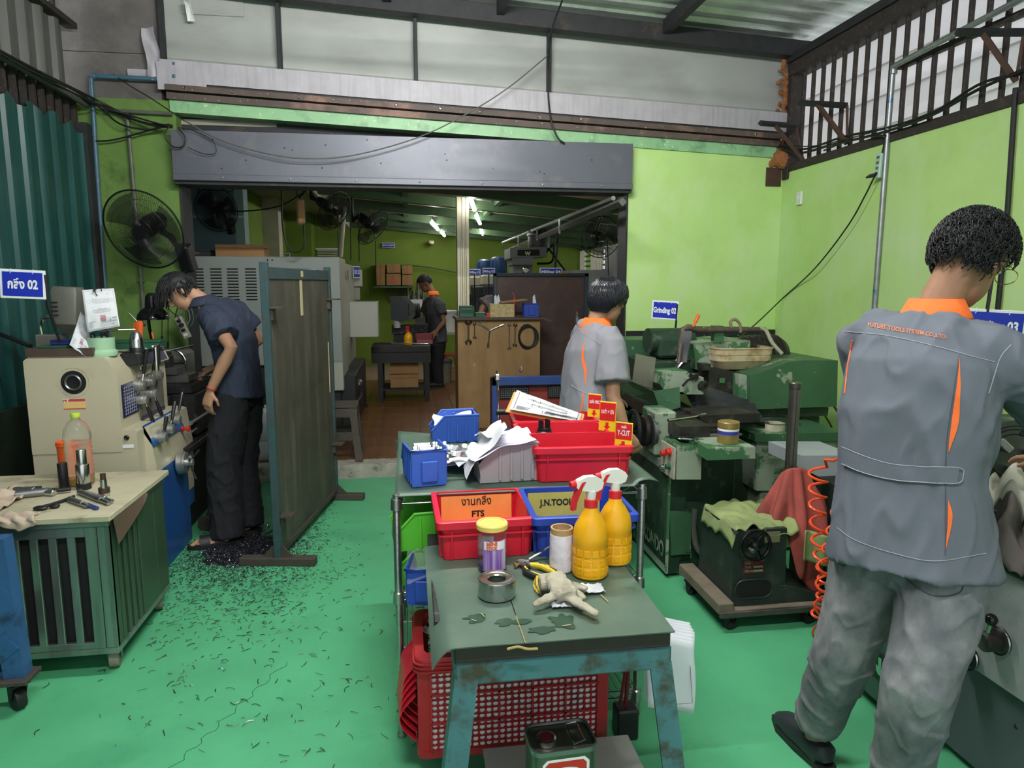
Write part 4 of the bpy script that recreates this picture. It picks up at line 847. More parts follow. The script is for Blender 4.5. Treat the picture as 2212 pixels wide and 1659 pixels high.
# ================================================================== CENTRE: chrome wire rack
mat('rack_chrome',(0.40,0.40,0.39),0.3,0.95,var=.2,scale=10)
mat('mat_green',(0.065,0.110,0.08),0.45,var=.12,scale=4,streak=((.095,.145,.11),.25,(6,6,6)),wear=((.035,.075,.045),-.05,5,.05))
rk = thing('wire_rack','chrome wire shelving rack with three tiers in the middle of the aisle','rack',(.37,2.67,0))
RX0,RX1,RY0,RY1 = -.05,.79,2.24,3.10
for x in (RX0,RX1):
    for y in (RY0,RY1):
        q = MB();q.lathe([(.001,.0),(.016,0),(.016,.012),(.0125,.014),(.0125,.862),(.011,.866),(.001,.868)],(x,y,0),n=16)
        for k in range(1,32): q.lathe([(.0129,0),(.0129,.002)],(x,y,k*.026),n=16,cap=False)
        ps = q.obj('post','rack_chrome',rk,w=True)
        for z in (.075,.505,.83): q = MB();q.lathe([(.0135,0),(.0195,.004),(.0175,.04),(.0135,.044)],(x,y,z-.02),n=16);q.obj('collar','rack_chrome',rk,w=True)
for z in (.07,.50,.835):
    fr = MB()
    for dz in (0,.026):
        fr.tube([(RX0,RY0,z+dz),(RX1,RY0,z+dz),(RX1,RY1,z+dz),(RX0,RY1,z+dz)],.0038,6,closed=True)
    for side in range(4):
        n = 22;a,c = [((RX0,RY0),(RX1,RY0)),((RX1,RY0),(RX1,RY1)),((RX1,RY1),(RX0,RY1)),((RX0,RY1),(RX0,RY0))][side]
        fr.tube([(a[0]+(c[0]-a[0])*k/n,a[1]+(c[1]-a[1])*k/n,z+(.026 if k % 2 else 0)) for k in range(n+1)],.0022,5)
    sh_ = fr.obj('shelf_frame','rack_chrome',rk,w=True)
    wr_ = MB()
    for k in range(33): x = RX0+.02+k*(RX1-RX0-.04)/32;wr_.tube([(x,RY0,z+.026),(x,RY1,z+.026)],.0018,4)
    for k in range(3): y = RY0+(k+1)*(RY1-RY0)/4;wr_.tube([(RX0,y,z+.022),(RX1,y,z+.022)],.0035,6)
    wr_.obj('shelf_wires','rack_chrome',rk,w=True)
ZR = .868
cloth('green_mat','green rubber mat covering the top of the wire rack','mat_green',lambda u,v: (RX0-.005+u*(RX1-RX0+.06),RY0-.02+v*(RY1-RY0+.05),ZR-.003+(.022*math.sin(max(0,u-.9)*22+.4)*(1 if u > .9 else 0))+(.025*max(0,v-.9)*10*max(0,.25-u)*4)),50,20,.003,'mat')
ZR = .868
# ---- bins and boxes on the rack
mat('bin_blue',(0.035,0.11,0.50),0.42,var=.08,scale=8,spots=((.02,.05,.22),-.3,60));mat('bin_grey',(0.33,0.31,0.33),0.5,var=.06,scale=5,spots=((.2,.19,.2),-.3,40))
mat('tote_red',(0.60,0.014,0.035),0.4,var=.06,scale=4);mat('tote_blue',(0.018,0.055,0.36),0.4,var=.06);mat('bin_green',(0.10,0.50,0.035),0.42,var=.06)
bb = stack_bin('blue_bin','blue picking bin full of steel cutters at the front left of the rack',.125,.19,.125,(.045,2.40,ZR),PI+.18,'bin_blue','blue picking bins')
R = random.Random(5)
for k in range(9):
    a = bb;y = 2.36+.012*k;z = ZR+.085+.012*(k % 3);x0 = .0+R.random()*.03;L = .09+R.random()*.03+(.10 if k in (3,7) else 0);r = .009+.004*R.random()
    t = thing('milling_cutter',['bright steel cutter in the blue bin, topmost','bright steel cutter in the blue bin, lying under others'][min(k,1)] if k < 1 else 'bright steel cutter among others in the front blue bin','cutter',(x0,y,z),rz=.05*R.uniform(-1,1),group='steel cutters in the front blue bin')
    q = MB();q.lathe([(r*.6,0),(r*.8,.003),(r*.8,L*.45),(r*.75,L*.5)],(0,0,0),(1,0,0),10);q.obj('shank','chrome',t)
    q = MB();q.loft([[(L*.5+L*.5*s,r*(1 if j % 2 else .72)*math.cos(j*PI/4+s*2.5),r*(1 if j % 2 else .72)*math.sin(j*PI/4+s*2.5)) for j in range(8)] for s in [i/8 for i in range(9)]]);q.obj('flutes','steel',t)
stack_bin('blue_bin','blue picking bin holding a paper at the back of the rack',.145,.195,.12,(.195,3.02,ZR),-PI/2+.05,'bin_blue','blue picking bins')
cloth('folded_paper','white paper folded in the rear blue bin','paper',lambda u,v: (.10+u*.17+.004*math.sin(v*9),2.96+v*.12,ZR+.075+.012*math.sin(u*5+v*3)+.03*v),20,14,.001,'paper')
stack_bin('grey_bin','grey picking bin overflowing with white papers in the middle of the rack',.14,.20,.135,(.335,2.385,ZR),-PI/2+.08,'bin_grey')
def crumple(name,label,c,w,d,hgt,seed,rz=0,m='paper',amp=.03,tilt=.0,group='loose papers in the grey bin'):
    cs,sn = math.cos(rz),math.sin(rz)
    def fn(u,v):
        x,y = (u-.5)*w,(v-.5)*d;z = hgt*(.5+.5*math.sin(u*2.4+seed))+amp*noise.noise(Vector((u*2.2,v*2.2,seed)))+tilt*(u-.5)
        return (c[0]+x*cs-y*sn,c[1]+x*sn+y*cs,c[2]+z)
    b = MB();b.sheet(fn,18,18,.0008);o = b.obj(name,m,None,60);tag(o,label,'paper',group);return fn,o
mat('paper_lilac',(0.66,0.62,0.80),.8,var=.03)
crumple('loose_paper','lilac tinted paper curling out of the grey bin',(.31,2.36,ZR+.095),.22,.15,.045,1.2,.15,'paper_lilac',.02,.10)
crumple('loose_paper','white paper drooping over the mouth of the grey bin',(.255,2.37,ZR+.075),.14,.16,.05,.1,.0,'paper',.03,.16)
crumple('loose_paper','white paper standing at the back of the grey bin',(.33,2.44,ZR+.12),.17,.12,.06,2.5,.3,'paper',.03,.04)
crumple('loose_paper','white paper lying between the grey bin and the blue bin',(.20,2.52,ZR+.045),.16,.16,.03,3.1,.5,'paper',.03,.05)
for k in range(4): crumple('loose_paper',['flat white sheet left of the grey bin','second flat sheet under the grey bin mouth','flat sheet behind the cutters','yellowed sheet under the front blue bin edge'][k],(.12+.03*k,2.62-.03*k,ZR+.012+.006*k),.18,.12,.006,k,.3*k,'paper',.012)
tote('red_tote','red stacking tote nearest the viewer on the right of the rack',.33,.225,.122,(.60,2.40,ZR),-.06,'tote_red','red totes on the rack')
tote('red_tote','red stacking tote in the middle holding a black collet chuck',.345,.225,.105,(.60,2.68,ZR),-.06,'tote_red','red totes on the rack')
tote('red_tote','red stacking tote at the back under the drawing',.345,.20,.105,(.62,2.935,ZR),-.06,'tote_red','red totes on the rack')
t = thing('collet_chuck','black collet chuck standing in the middle red tote','tool holder',(.535,2.70,ZR+.006))
b = MB();b.lathe([(.001,0),(.030,0),(.030,.05),(.034,.052),(.034,.062),(.030,.064),(.030,.068),(.034,.070),(.034,.085),(.028,.09),(.028,.10),(.001,.10)],n=24);b.obj('body','black_oxide',t)
b = MB()
for a0 in (.3,.3+PI): b.loft([[(r*math.cos(a0+da),r*math.sin(a0+da),z) for da,r in ((-.9,.026),(0,.026),(.9,.026),(.9,.016),(0,.016),(-.9,.016))] for z in (.10,.135)])
b.obj('drive_dogs','black_oxide',t)
# flags
mat('flag_red',(.62,.02,.02),.4);mat('flag_yellow',(.85,.60,.02),.4)
def flag(label,top,z0,z1,Y,w,body,big=None):
    c = ay(*top,Y);t = thing('red_flag_card',label,'sign',(c.x,Y,z0),rot=(0,rad(2),rad(-32)),group='red and yellow queue cards')
    h = z1-z0;b = MB();b.box((0,.002,h/2),(w,.003,h),.0008);b.obj('card','flag_yellow',t)
    b = MB();b.box((0,0,h*.66),(w*.93,.0015,h*.60));b.obj('red_panel','flag_red',t)
    text('lettering',body,h*(.20 if not big else .15),'sign_white',t,(0,-.0009,h*(.66 if not big else .83)),(PI/2,0,0),wfit=w*(.75 if not big else .3),bold=.0004)
    if big: text('lettering',big,h*.28,'sign_white',t,(0,-.0009,h*.60),(PI/2,0,0),wfit=w*.72,bold=.0006)
    b = MB();b.add([(-.006,-.0006,h*.30),(.006,-.0006,h*.30),(.006,-.0006,h*.18),(.014,-.0006,h*.18),(0,-.0006,h*.05),(-.014,-.0006,h*.18),(-.006,-.0006,h*.18)],[(0,1,2,6),(3,4,5)]);b.obj('arrow','flag_red',t,0)
flag('red and yellow card lettered Y-CUT on the front red tote',(1346,935),ZR+.107,ZR+.203,2.30,.062,'รอส่ง','Y-CUT')
flag('red and yellow card lettered EN on the middle red tote',(1311,900),ZR+.10,ZR+.22,2.63,.068,'รอทำ + EN')
flag('red and yellow card lettered HRC on the rear red tote',(1283,885),ZR+.105,ZR+.208,2.90,.060,'รอส่ง HRC')
# drawing on orange board
TLp,TRp,BRp,BLp = ay(1117,842,2.99),ay(1258,893,2.93),ay(1252,912,2.84),ay(1100,884,2.86)
t,fn,n = hung_paper('work_order','white work order sheet clipped on an orange folder on the rear red tote',(TLp,TRp,BRp,BLp),21,.004,False,'work orders')
b = MB();off = Vector((-.006,.006,-.006));b.add([TLp+off*1.5,TRp+Vector((.012,.01,-.006)),BRp+Vector((.012,.01,-.012)),BLp+off*2,TLp+off*2.2,TRp+Vector((.012,.012,-.012)),BRp+Vector((.012,.012,-.018)),BLp+off*2.6],[(0,1,2,3),(7,6,5,4),(0,4,5,1),(1,5,6,2),(2,6,7,3),(3,7,4,0)]);b.obj('folder',mat('folder_orange',(.75,.33,.10),.7),t,0,w=True)
# dial indicator stand clamped behind the rack
t = thing('dial_indicator_stand','black magnetic dial indicator arm standing behind the rear bin','measuring stand',(.40,3.02,ZR))
p0 = ay(1075,940,3.05)-t.location;p1 = ay(1078,890,3.05)-t.location;p2 = ay(1074,815,3.05)-t.location
b = MB();b.box((p0.x,p0.y,.025),(.045,.045,.05),.004);b.obj('magnet_base','black_oxide',t)
b = MB();b.tube([p0,p1],.006,8);b.tube([p1,p2],.006,8);b.obj('arm','chrome',t)
b = MB();b.cyl(p1+Vector((-.012,0,0)),p1+Vector((.045,0,0)),.014,n=14);b.lathe([(.012,0),(.018,.004),(.018,.018),(.001,.02)],p1+Vector((.04,0,0)),(1,0,0),10);b.obj('clamp_knob','black_oxide',t)
b = MB();b.box(p2,(.02,.02,.03),.004);b.cyl(p2+Vector((0,0,.01)),p2+Vector((0,0,.03)),.006,n=8);b.obj('head','chrome',t)
# ---- lower tiers
for k,(x,y,rz,lb) in enumerate(((-.0,2.36,-PI/2+.1,'bright green picking bin nearest on the middle tier'),(.03,2.62,-PI/2,'bright green picking bin second on the middle tier'),(.06,2.86,-PI/2,'bright green picking bin at the back of the middle tier'))):
    stack_bin('green_bin',lb,.20,.24,.13,(x+.06,y,.528+(.132 if k == 0 else 0)),rz,'bin_green','green picking bins on the middle tier')
stack_bin('green_bin','bright green picking bin under the nearest one on the middle tier',.20,.24,.13,(.07,2.37,.528),-PI/2,'bin_green','green picking bins on the middle tier')
stack_bin('blue_bin','dark blue picking bin under clear film on the middle tier',.11,.17,.12,(.045,2.19,.535),PI-.2,'tote_blue','blue picking bins')
mat('film',(.75,.80,.85),.15,alpha=.09,var=0)
cloth('plastic_film','crumpled clear plastic film draped over the dark blue bin','film',lambda u,v: (-.02+u*.14,2.10+v*.16,.665-.05*(1-u)*(1-v)+.012*noise.noise(Vector((u*5,v*5,1)))),20,16,.001,'film')
# ================================================================== red crate with white plastic parts
mat('crate_red',(0.42,0.022,0.028),0.5,var=.12,scale=6,wear=((.13,.05,.045),.12,9,.1));mat('white_part',(.85,.85,.86),.4,var=.1,scale=30)
CX0,CX1,CY0,CY1,CZ0,CZ1 = .005,.60,1.975,2.29,.10,.432
cr = thing('red_crate','large red lattice crate of white plastic parts under the bench','crate',((CX0+CX1)/2,(CY0+CY1)/2,CZ0))
NC,NR = 25,14
def lattice(axis,fixed,a0,a1,z0,z1,nc,nr,nm):
    q = MB();cw = (a1-a0)/nc;ch = (z1-z0)/nr;n = 10
    def P(u,z,t): return (u,fixed+t,z) if axis == 'x' else (fixed+t,u,z)
    for i in range(nc):
        for j in range(nr):
            cu,cz = a0+(i+.5)*cw,z0+(j+.5)*ch;rr = min(cw,ch)*.45;vs = []
            for k in range(n):
                t = 2*PI*k/n;c,s = math.cos(t),math.sin(t);m = max(abs(c),abs(s));vs += [P(cu+rr*c,cz+rr*s,0),P(cu+cw/2*c/m,cz+ch/2*s/m,0),P(cu+rr*c,cz+rr*s,.003)]
            q.add(vs,[(3*k,3*k+1,3*((k+1) % n)+1,3*((k+1) % n)) for k in range(n)]+[(3*k,3*((k+1) % n),3*((k+1) % n)+2,3*k+2) for k in range(n)])
    q.obj(nm,'crate_red',cr,0,w=True)
lattice('x',CY0+.003,CX0+.04,CX1-.03,CZ0+.02,CZ1-.05,NC,NR,'front_lattice');lattice('x',CY1-.008,CX0+.04,CX1-.03,CZ0+.02,CZ1-.05,NC,NR,'rear_lattice')
lattice('y',CX0+.008,CY0+.03,CY1-.03,CZ0+.02,CZ1-.05,14,NR,'side_lattice');lattice('y',CX1-.008,CY0+.03,CY1-.03,CZ0+.02,CZ1-.05,14,NR,'side_lattice')
cw = (CX1-CX0-.07)/NC;ch = (CZ1-CZ0-.07)/NR
for i in range(NC+1): q = MB();x = CX0+.04+i*cw;wd_ = .006 if i % 5 == 0 else .003;q.bx(x-wd_/2,x+wd_/2,CY0-(.006 if i % 5 == 0 else 0),CY0+.004,CZ0+.02,CZ1-.05);q.obj('rib','crate_red',cr,w=True)
for j in range(NR+1):
    q = MB();z = CZ0+.02+j*ch;bg = j in (0,5,10,14);q.bx(CX0+.04,CX1-.03,CY0-(.006 if bg else 0),CY0+.004,z-(.003 if bg else .0012),z+(.003 if bg else .0012));q.obj('rib','crate_red',cr,w=True)
for (x,y) in ((CX0+.02,CY0+.01),(CX1-.015,CY0+.01),(CX0+.02,CY1-.01),(CX1-.015,CY1-.01)): q = MB();q.bx(x-.02,x+.02,y-.008,y+.008,CZ0,CZ1-.02,.002);q.obj('corner_post','crate_red',cr,w=True)
def rrw(off,z): return [(x,y,z) for x,y in rrect(CX1-CX0-2*off,CY1-CY0-2*off,.03,4,(CX0+CX1)/2,(CY0+CY1)/2)]
q = MB();q.loft([rrw(.006,CZ1-.05),rrw(-.006,CZ1-.05),rrw(-.008,CZ1-.004),rrw(-.006,CZ1),rrw(.022,CZ1),rrw(.022,CZ1-.05)],cap=False);q.obj('rim','crate_red',cr,w=True)
for k in range(3): q = MB();q.loft([rrw(-.008,CZ1-.018-k*.013),rrw(-.013,CZ1-.018-k*.013),rrw(-.013,CZ1-.014-k*.013),rrw(-.008,CZ1-.014-k*.013)],cap=False);q.obj('rim_rib','crate_red',cr,w=True)
q = MB();q.loft([rrw(-.004,CZ0),rrw(-.004,CZ0+.022),rrw(.01,CZ0+.022),rrw(.01,CZ0)],cap=True);q.obj('base','crate_red',cr,w=True)
R = random.Random(8);b = MB()
for k in range(900):
    x,y,z = R.uniform(CX0+.04,CX1-.04),R.uniform(CY0+.04,CY1-.04),R.uniform(CZ0+.03,CZ1-.03)
    if R.random() < .45: y = CY0+.026+R.random()*.03
    d = Vector((R.gauss(0,1),R.gauss(0,1),R.gauss(0,.6))).normalized()*.02;b.cyl(Vector((x,y,z))-d,Vector((x,y,z))+d,.011,n=7)
for i in range(NC):
    for j in range(NR): x,z,y = CX0+.04+(i+.5)*cw+R.gauss(0,.001),CZ0+.02+(j+.5)*ch+R.gauss(0,.001),CY0+.0065+R.random()*.003;b.cyl((x,y,z),(x,y+.02,z),ch*.46,n=9)
o = b.obj('white_plastic_parts','white_part');tag(o,'heap of short white plastic tubes filling the red crate','plastic parts',kind='stuff')
# stack of red scoops leaning beside the crate
for k in range(5):
    c = Vector((.012,2.10+.01*k,.215+.022*k));q = MB();q.sheet(lambda u,v: (c.x-.05*math.sin(v*PI)-.012+.003*k-.01*u,c.y+(u-.5)*.16,c.z-.085+v*.15+.0*u),8,12,.003)
    tag(q.obj('red_scoop','tote_red'),['lowest red plastic scoop leaning on the crate','second red plastic scoop from the floor beside the crate','middle red plastic scoop of the stack','fourth red plastic scoop of the stack','topmost red plastic scoop beside the crate'][k],'scoop','red scoops beside the crate')
# ================================================================== work bench stool in front
mat('bench_teal',(0.065,0.175,0.20),0.5,0.1,var=.15,scale=7,wear=((.055,.05,.035),.33,11,.08));mat('brown_board',(.028,.020,.018),.55,var=.2)
ZB = .744
be = thing('steel_bench','worn teal steel stand with splayed legs and a brown board top','bench',(.34,1.83,0))
BX0,BX1,BY0,BY1 = .088,.598,1.465,2.20
b = MB();b.bx(BX0,BX1,BY0,BY1,.700,.7405,.003);b.obj('board','brown_board',be,w=True)
b = MB();b.bx(.048,BX0,1.60,BY1,.70,.738,.002);b.obj('board_extension','dirty_black',be,w=True)
for (x0,x1,y0,y1) in ((BX0,BX1+.006,BY0+.004,BY0+.05),(BX0,BX1+.006,2.185,2.235),(BX0,BX0+.05,BY0+.05,2.185),(BX1-.044,BX1+.006,BY0+.05,2.185)):
    q = MB();q.bx(x0,x1,y0,y1,.640,.700,.006);q.obj('top_rail','bench_teal',be,w=True)
for sx,xt in ((-1,BX0),(1,BX1+.006)):
    x_ = xt
    for sy,yt in ((-1,BY0+.004),(1,2.235)):
        xt = x_
        q = MB();dx,dy = sx*(.085 if sy < 0 else .02),sy*(.05 if sy < 0 else .22);s_ = -sx;u_ = -sy
        q.loft([[(xt+dx*t,yt+dy*t,.66*(1-t)+.0),(xt+dx*t+s_*.054,yt+dy*t,.66*(1-t)),(xt+dx*t+s_*.054,yt+dy*t+u_*.008,.66*(1-t)),(xt+dx*t+s_*.010,yt+dy*t+u_*.010,.66*(1-t)),(xt+dx*t+s_*.008,yt+dy*t+u_*.060,.66*(1-t)),(xt+dx*t,yt+dy*t+u_*.060,.66*(1-t))] for t in (0,.5,1)]);q.obj('leg','bench_teal',be,20,w=True)
b = MB();b.bx(.20,.66,1.50,1.94,.125,.140,.002);b.obj('lower_shelf',mat('white_board',(.50,.48,.47),.7,var=.1,spots=((.2,.18,.17),-.25,60)),be,w=True)
# green rubber mat, with drooping left front corner and a cut seam
def matf(x0,x1,droop):
    def fn(u,v):
        x = x0+u*(x1-x0);y = 1.452+v*.63;dz = 0
        if droop: k = max(0,(.085-x)/.05);dz = -.045*k*k*max(0,1-v*1.3)-.004*k
        return (x,y,ZB+.0018+dz+.0012*noise.noise(Vector((x*9,y*9,2))))
    return fn
mm = thing('rubber_mat','dark green rubber mat slit down the middle on the brown board','mat',(.3,1.75,ZB))
b = MB();b.sheet(matf(.036,.245,True),24,20,.0028);b.obj('left_half','mat_green',mm,w=True)
b = MB();b.sheet(matf(.2475,.603,False),16,20,.0028);b.obj('right_half','mat_green',mm,w=True)
b = MB();b.tube(bez([(.205,1.448,ZB-.008),(.23,1.447,ZB-.004),(.25,1.446,ZB-.010),(.275,1.447,ZB-.012)]),.003,6);b.tube([(.247,1.45,ZB+.003),(.246,1.58,ZB+.003)],.0014,5);b.obj('glue_bead',mat('glue',(.40,.28,.10),.4),mm,w=True)
mat('oil_wet',(.03,.068,.042),.15,var=.1)
for k,(px,py,w_,d_,sd) in enumerate(((1215,1340,.05,.05,1),(1030,1335,.05,.03,2),(1100,1345,.06,.03,3),(1170,1360,.05,.025,4))):
    c = az(px,py,ZB+.003);R = random.Random(sd);q = MB();n = 40;vs = [(c.x,c.y,c.z+.0004)]
    for i in range(n): a = 2*PI*i/n;r = .6+.5*noise.noise(Vector((math.cos(a)*1.6,math.sin(a)*1.6,sd*3)));vs.append((c.x+w_*r*math.cos(a),c.y+d_*r*math.sin(a),c.z+.0004))
    q.add(vs,[(0,i+1,(i+1) % n+1) for i in range(n)]);q.obj('oil_stain','oil_wet',mm,w=True)
# totes on the bench
ZM = ZB+.004
rt = tote('red_tote','red tote with an orange Thai and FTS card on the green mat',.275,.29,.118,(.215,2.09,ZM),.02,'tote_red')
b = MB();b.box((0,0,0),(.235,.001,.085));b.obj('card',mat('card_orange',(.80,.34,.09),.45,var=.1,scale=9),rt,loc=(0,.1275,.066),rot=(rad(-3),0,0))
text('lettering','งานกลึง',.038,'ink_black',rt,(0,.1272,.088),(PI/2-rad(3),0,0),wfit=.10,bold=.0004);text('lettering','FTS',.028,'ink_black',rt,(.004,.1250,.046),(PI/2-rad(3),0,0),bold=.001)
for (x,z,w_,h_,a) in ((.002,.062,.03,.042,.05),(.008,.035,.034,.022,-.06)):
    q = MB();q.box((x,-.1415,z-.012),(w_,.0008,h_),0,Euler((rad(-3),a,0)));ob = q.obj('barcode_label','paper',rt)
q = MB()
for i in range(9): q.box((.002,-.1422,.070-i*.004),(.024-.008*(i % 3),.0005,.0012))
for i in range(12): q.box((-.004+i*.0016,-.1425,.024),(.0008,.0005,.010))
q.obj('label_print','ink',rt)
bt = tote('blue_tote','dark blue tote with a yellow J.N.TOOLS card on the green mat',.30,.29,.122,(.512,2.07,ZM),-.02,'tote_blue')
b = MB();b.box((0,0,0),(.245,.001,.085));b.obj('card',mat('card_yellow',(.55,.47,.10),.45,var=.1,scale=9),bt,loc=(-.01,.1275,.070),rot=(rad(-3),0,0))
text('lettering','J.N.TOOLS',.030,'ink_black',bt,(-.03,.1265,.078),(PI/2-rad(3),0,0),wfit=.125,bold=.001)
# jar
t = thing('snack_jar','clear jar with yellow lid and purple label on the green mat','jar',(.222,1.865,ZM))
mat('clear_plastic',(.90,.88,.90),.08,trans=.95,ior=1.12,alpha=.5,var=0)
b = MB();b.lathe([(.001,0),(.038,0),(.041,.004),(.041,.112),(.038,.120),(.038,.13),(.001,.131)],n=32);b.obj('body','clear_plastic',t)
b = MB();b.lathe([(.043,.122),(.045,.124),(.045,.136),(.042,.140),(.036,.140),(.036,.138),(.001,.138)],n=32);b.obj('lid',mat('lid_yellow',(.72,.56,.14),.4),t)
b = MB();b.sheet(lambda u,v: (.0416*math.cos(-2.35+u*1.75),.0416*math.sin(-2.35+u*1.75),.010+v*.088),14,2);lb_ = b.obj('label',mat('label_purple',(.20,.07,.38),.4,streak=((.65,.60,.75),.35,(40,40,1))),t)
b = MB();b.sheet(lambda u,v: (.0419*math.cos(-2.25+u*1.5),.0419*math.sin(-2.25+u*1.5),.072+v*.024),14,2);b.obj('label_top',mat('label_white',(.80,.78,.84),.4),t)
text('lettering','MINI',.016,mat('letter_red',(.65,.10,.02),.5),t,(-.006,-.0425,.090),(PI/2,0,-.02),bold=.0008,wfit=.030);text('lettering','STICK',.012,'letter_red',t,(-.006,-.0425,.077),(PI/2,0,-.02),bold=.0006,wfit=.032)
b = MB();b.lathe([(.001,.003),(.036,.003),(.037,.020),(.001,.020)],n=20);b.obj('contents',mat('navy_stuff',(.02,.02,.08),.6),t)
# steel ring
p = az(1075,1297,ZM);b = MB();b.lathe([(.024,0),(.047,0),(.049,.002),(.049,.046),(.0475,.048),(.040,.048),(.040,.0465),(.038,.0455),(.025,.0455),(.0225,.043),(.0225,.0)],n=40,cap=False);tag(b.obj('steel_ring','steel',None,loc=(.214,1.70,ZM)),'thick turned steel ring lying on the green mat','metal ring')
# film roll, spray bottles, pliers
t = thing('film_roll','roll of white wrapping film on a cardboard core standing upright','roll',(.416,1.835,ZM))
b = MB();b.lathe([(.021,0),(.033,.002),(.033,.108),(.021,.110)],n=28,cap=False);b.lathe([(.0338,.004),(.0345,.03),(.0338,.06),(.0342,.09),(.0335,.106)],n=28,cap=False);b.obj('film',mat('film_white',(.70,.68,.74),.25,var=.08,scale=20,bump=.3,bscale=40),t)
b = MB();b.lathe([(.026,-.0),(.032,.0),(.032,.125),(.026,.125),(.026,0)],n=28,cap=False);b.obj('core',mat('core_card',(.42,.27,.12),.8),t)
mat('spray_yellow',(.90,.46,.01),.35,var=.08,scale=9,trans=.15);mat('spray_white',(.75,.74,.68),.4);mat('spray_red',(.60,.02,.03),.35)
spray_bottle('spray_bottle','yellow spray bottle with red trigger nearest on the green mat',(.487,1.79,ZM),.25,'spray_yellow','spray_white','spray_red',.285,.049,group='yellow spray bottles')
spray_bottle('spray_bottle','yellow spray bottle standing behind the nearest one',(.582,1.875,ZM),.12,'spray_yellow','spray_white','spray_red',.278,.049,group='yellow spray bottles')
t = thing('side_cutters','side cutting pliers with black and yellow grips on the mat','pliers',(.33,1.83,ZM+.010))
mat('grip_yellow',(.65,.48,.04),.5)
b = MB();b.box((-.012,.035,0),(.030,.034,.010),.003,.5);b.tube([(-.015,.03,0),(-.035,.058,0)],[.009,.004],8);b.tube([(-.0,.04,0),(-.028,.062,0)],[.009,.004],8);b.obj('jaws','steel_dull',t)
for k,pts in enumerate(([(-.01,.025,0),(-.02,-.01,0),(.0,-.05,0),(.035,-.085,0)],[(.0,.028,0),(.03,.01,0),(.055,-.03,0),(.07,-.065,0)])):
    q = MB();q.tube(bez(pts),[.006+.004*math.sin(i/24*PI) for i in range(25)],10);g = q.obj('grip','black_rubber' if k == 0 else 'grip_yellow',t)
    q = MB();q.tube([Vector(p)+Vector((0,0,.006)) for p in bez(pts)[6:20]],.004,6);q.obj('inlay','grip_yellow' if k == 0 else 'black_rubber',g)
b = MB();a_,c_ = az(1143,1208,ZM+.01),az(1205,1172,ZM+.05);b.tube(bez([a_,a_.lerp(c_,.4)+Vector((0,0,.0)),az(1180,1185,ZM+.04),c_]),.0035,8);tag(b.obj('hex_key','steel'),'bent steel rod leaning on the film roll','tool')
b = MB();c_ = az(1178,1225,ZM+.008);b.box(c_,(.022,.05,.014),.003,.5);tag(b.obj('clear_case','clear_plastic'),'small clear plastic case beside the pliers','case')
b = MB();c_ = az(1113,1222,ZM+.006);b.cyl(c_,c_+Vector((.022,.012,0)),.005,n=10);b.cyl(c_+Vector((-.002,0,0)),c_+Vector((.003,.002,0)),.008,n=6);tag(b.obj('brass_fitting',mat('brass',(.55,.40,.16),.35,.9)),'small brass fitting beside the pliers','fitting')
# gloves: palm with separate fingers, crumpled
mat('glove_knit',(.42,.39,.30),.95,var=.18,scale=30,bump=.6,bscale=260,wear=((.20,.18,.12),.08,14,.12))
def remesh(b,name,m,vox,smooth=2,parent=None):
    me = b.mesh('tmp');o = bpy.data.objects.new('tmp',me);COL.objects.link(o)
    md = o.modifiers.new('r','REMESH');md.mode = 'VOXEL';md.voxel_size = vox;md.adaptivity = 0
    if smooth: ms = o.modifiers.new('s','SMOOTH');ms.factor = .5;ms.iterations = smooth
    bpy.context.view_layer.update()
    m2 = bpy.data.meshes.new_from_object(o.evaluated_get(bpy.context.evaluated_depsgraph_get()));bpy.data.objects.remove(o);bpy.data.meshes.remove(me)
    m2.name = name;r = bpy.data.objects.new(name,m2);COL.objects.link(r);finish(r,m,180)
    if parent: r.parent = parent
    return r
def rough_up(o,amp,fr):
    V = [(v.co.copy(),v.normal.copy()) for v in o.data.vertices];o.data.vertices.foreach_set('co',[x for c,n in V for x in (c+n*amp*noise.noise(c*fr))]);o.data.update()
def glove(label,wrist,palm,fingers,seed):
    b = MB();w0,p0 = Vector(wrist),Vector(palm)
    b.tube([w0,w0.lerp(p0,.35),w0.lerp(p0,.75),p0,p0.lerp(p0*2-w0,.15)],[.030,.032,.033,.034,.024],14)
    for pts,r in fingers: b.tube(bez(pts,5),[r*(1-.25*i/(5*(len(pts)-1))) for i in range(5*(len(pts)-1)+1)],10);b.ell(pts[-1],r*.78,8,6)
    b.v = [(x,y,ZM+.002+(z-ZM)*.62 if z > ZM else ZM+.001) for x,y,z in b.v]
    o = remesh(b,'knit_glove','glove_knit',.0035,3)
    rough_up(o,.0035,55)
    tag(o,label,'glove','knit work gloves on the mat');return o
z = ZM+.028
A = lambda px,py,dz=0: az(px,py,ZM+.02)+Vector((0,0,.012+dz))
o = glove('cream knitted work glove with fingers spread, on top',A(1195,1262,.03),A(1222,1290,.01),[([A(1222,1290),A(1250,1305),A(1285,1322,-.008)],.016),([A(1205,1285),A(1180,1296),A(1160,1303,-.008)],.016),([A(1228,1285),A(1240,1296),A(1252,1298,-.006)],.015),([A(1215,1275,.02),A(1208,1255,.03)],.016)],1)
o = glove('cream knitted work glove crumpled underneath with a yellow cuff edge',A(1165,1265,.01),A(1215,1262,.01),[([A(1215,1262),A(1240,1266),A(1262,1272)],.015),([A(1220,1270),A(1245,1280),A(1258,1290,-.004)],.014)],5)
b = MB();c_ = A(1160,1265,.0);b.tube([(c_.x+.004*math.sin(k),c_.y+.028*math.cos(k/12*2*PI),ZM+.022+.020*math.sin(k/12*2*PI)) for k in range(12)],.003,6,closed=True);b.obj('cuff_edge',mat('cuff_yellow',(.55,.40,.05),.9),o,w=False)
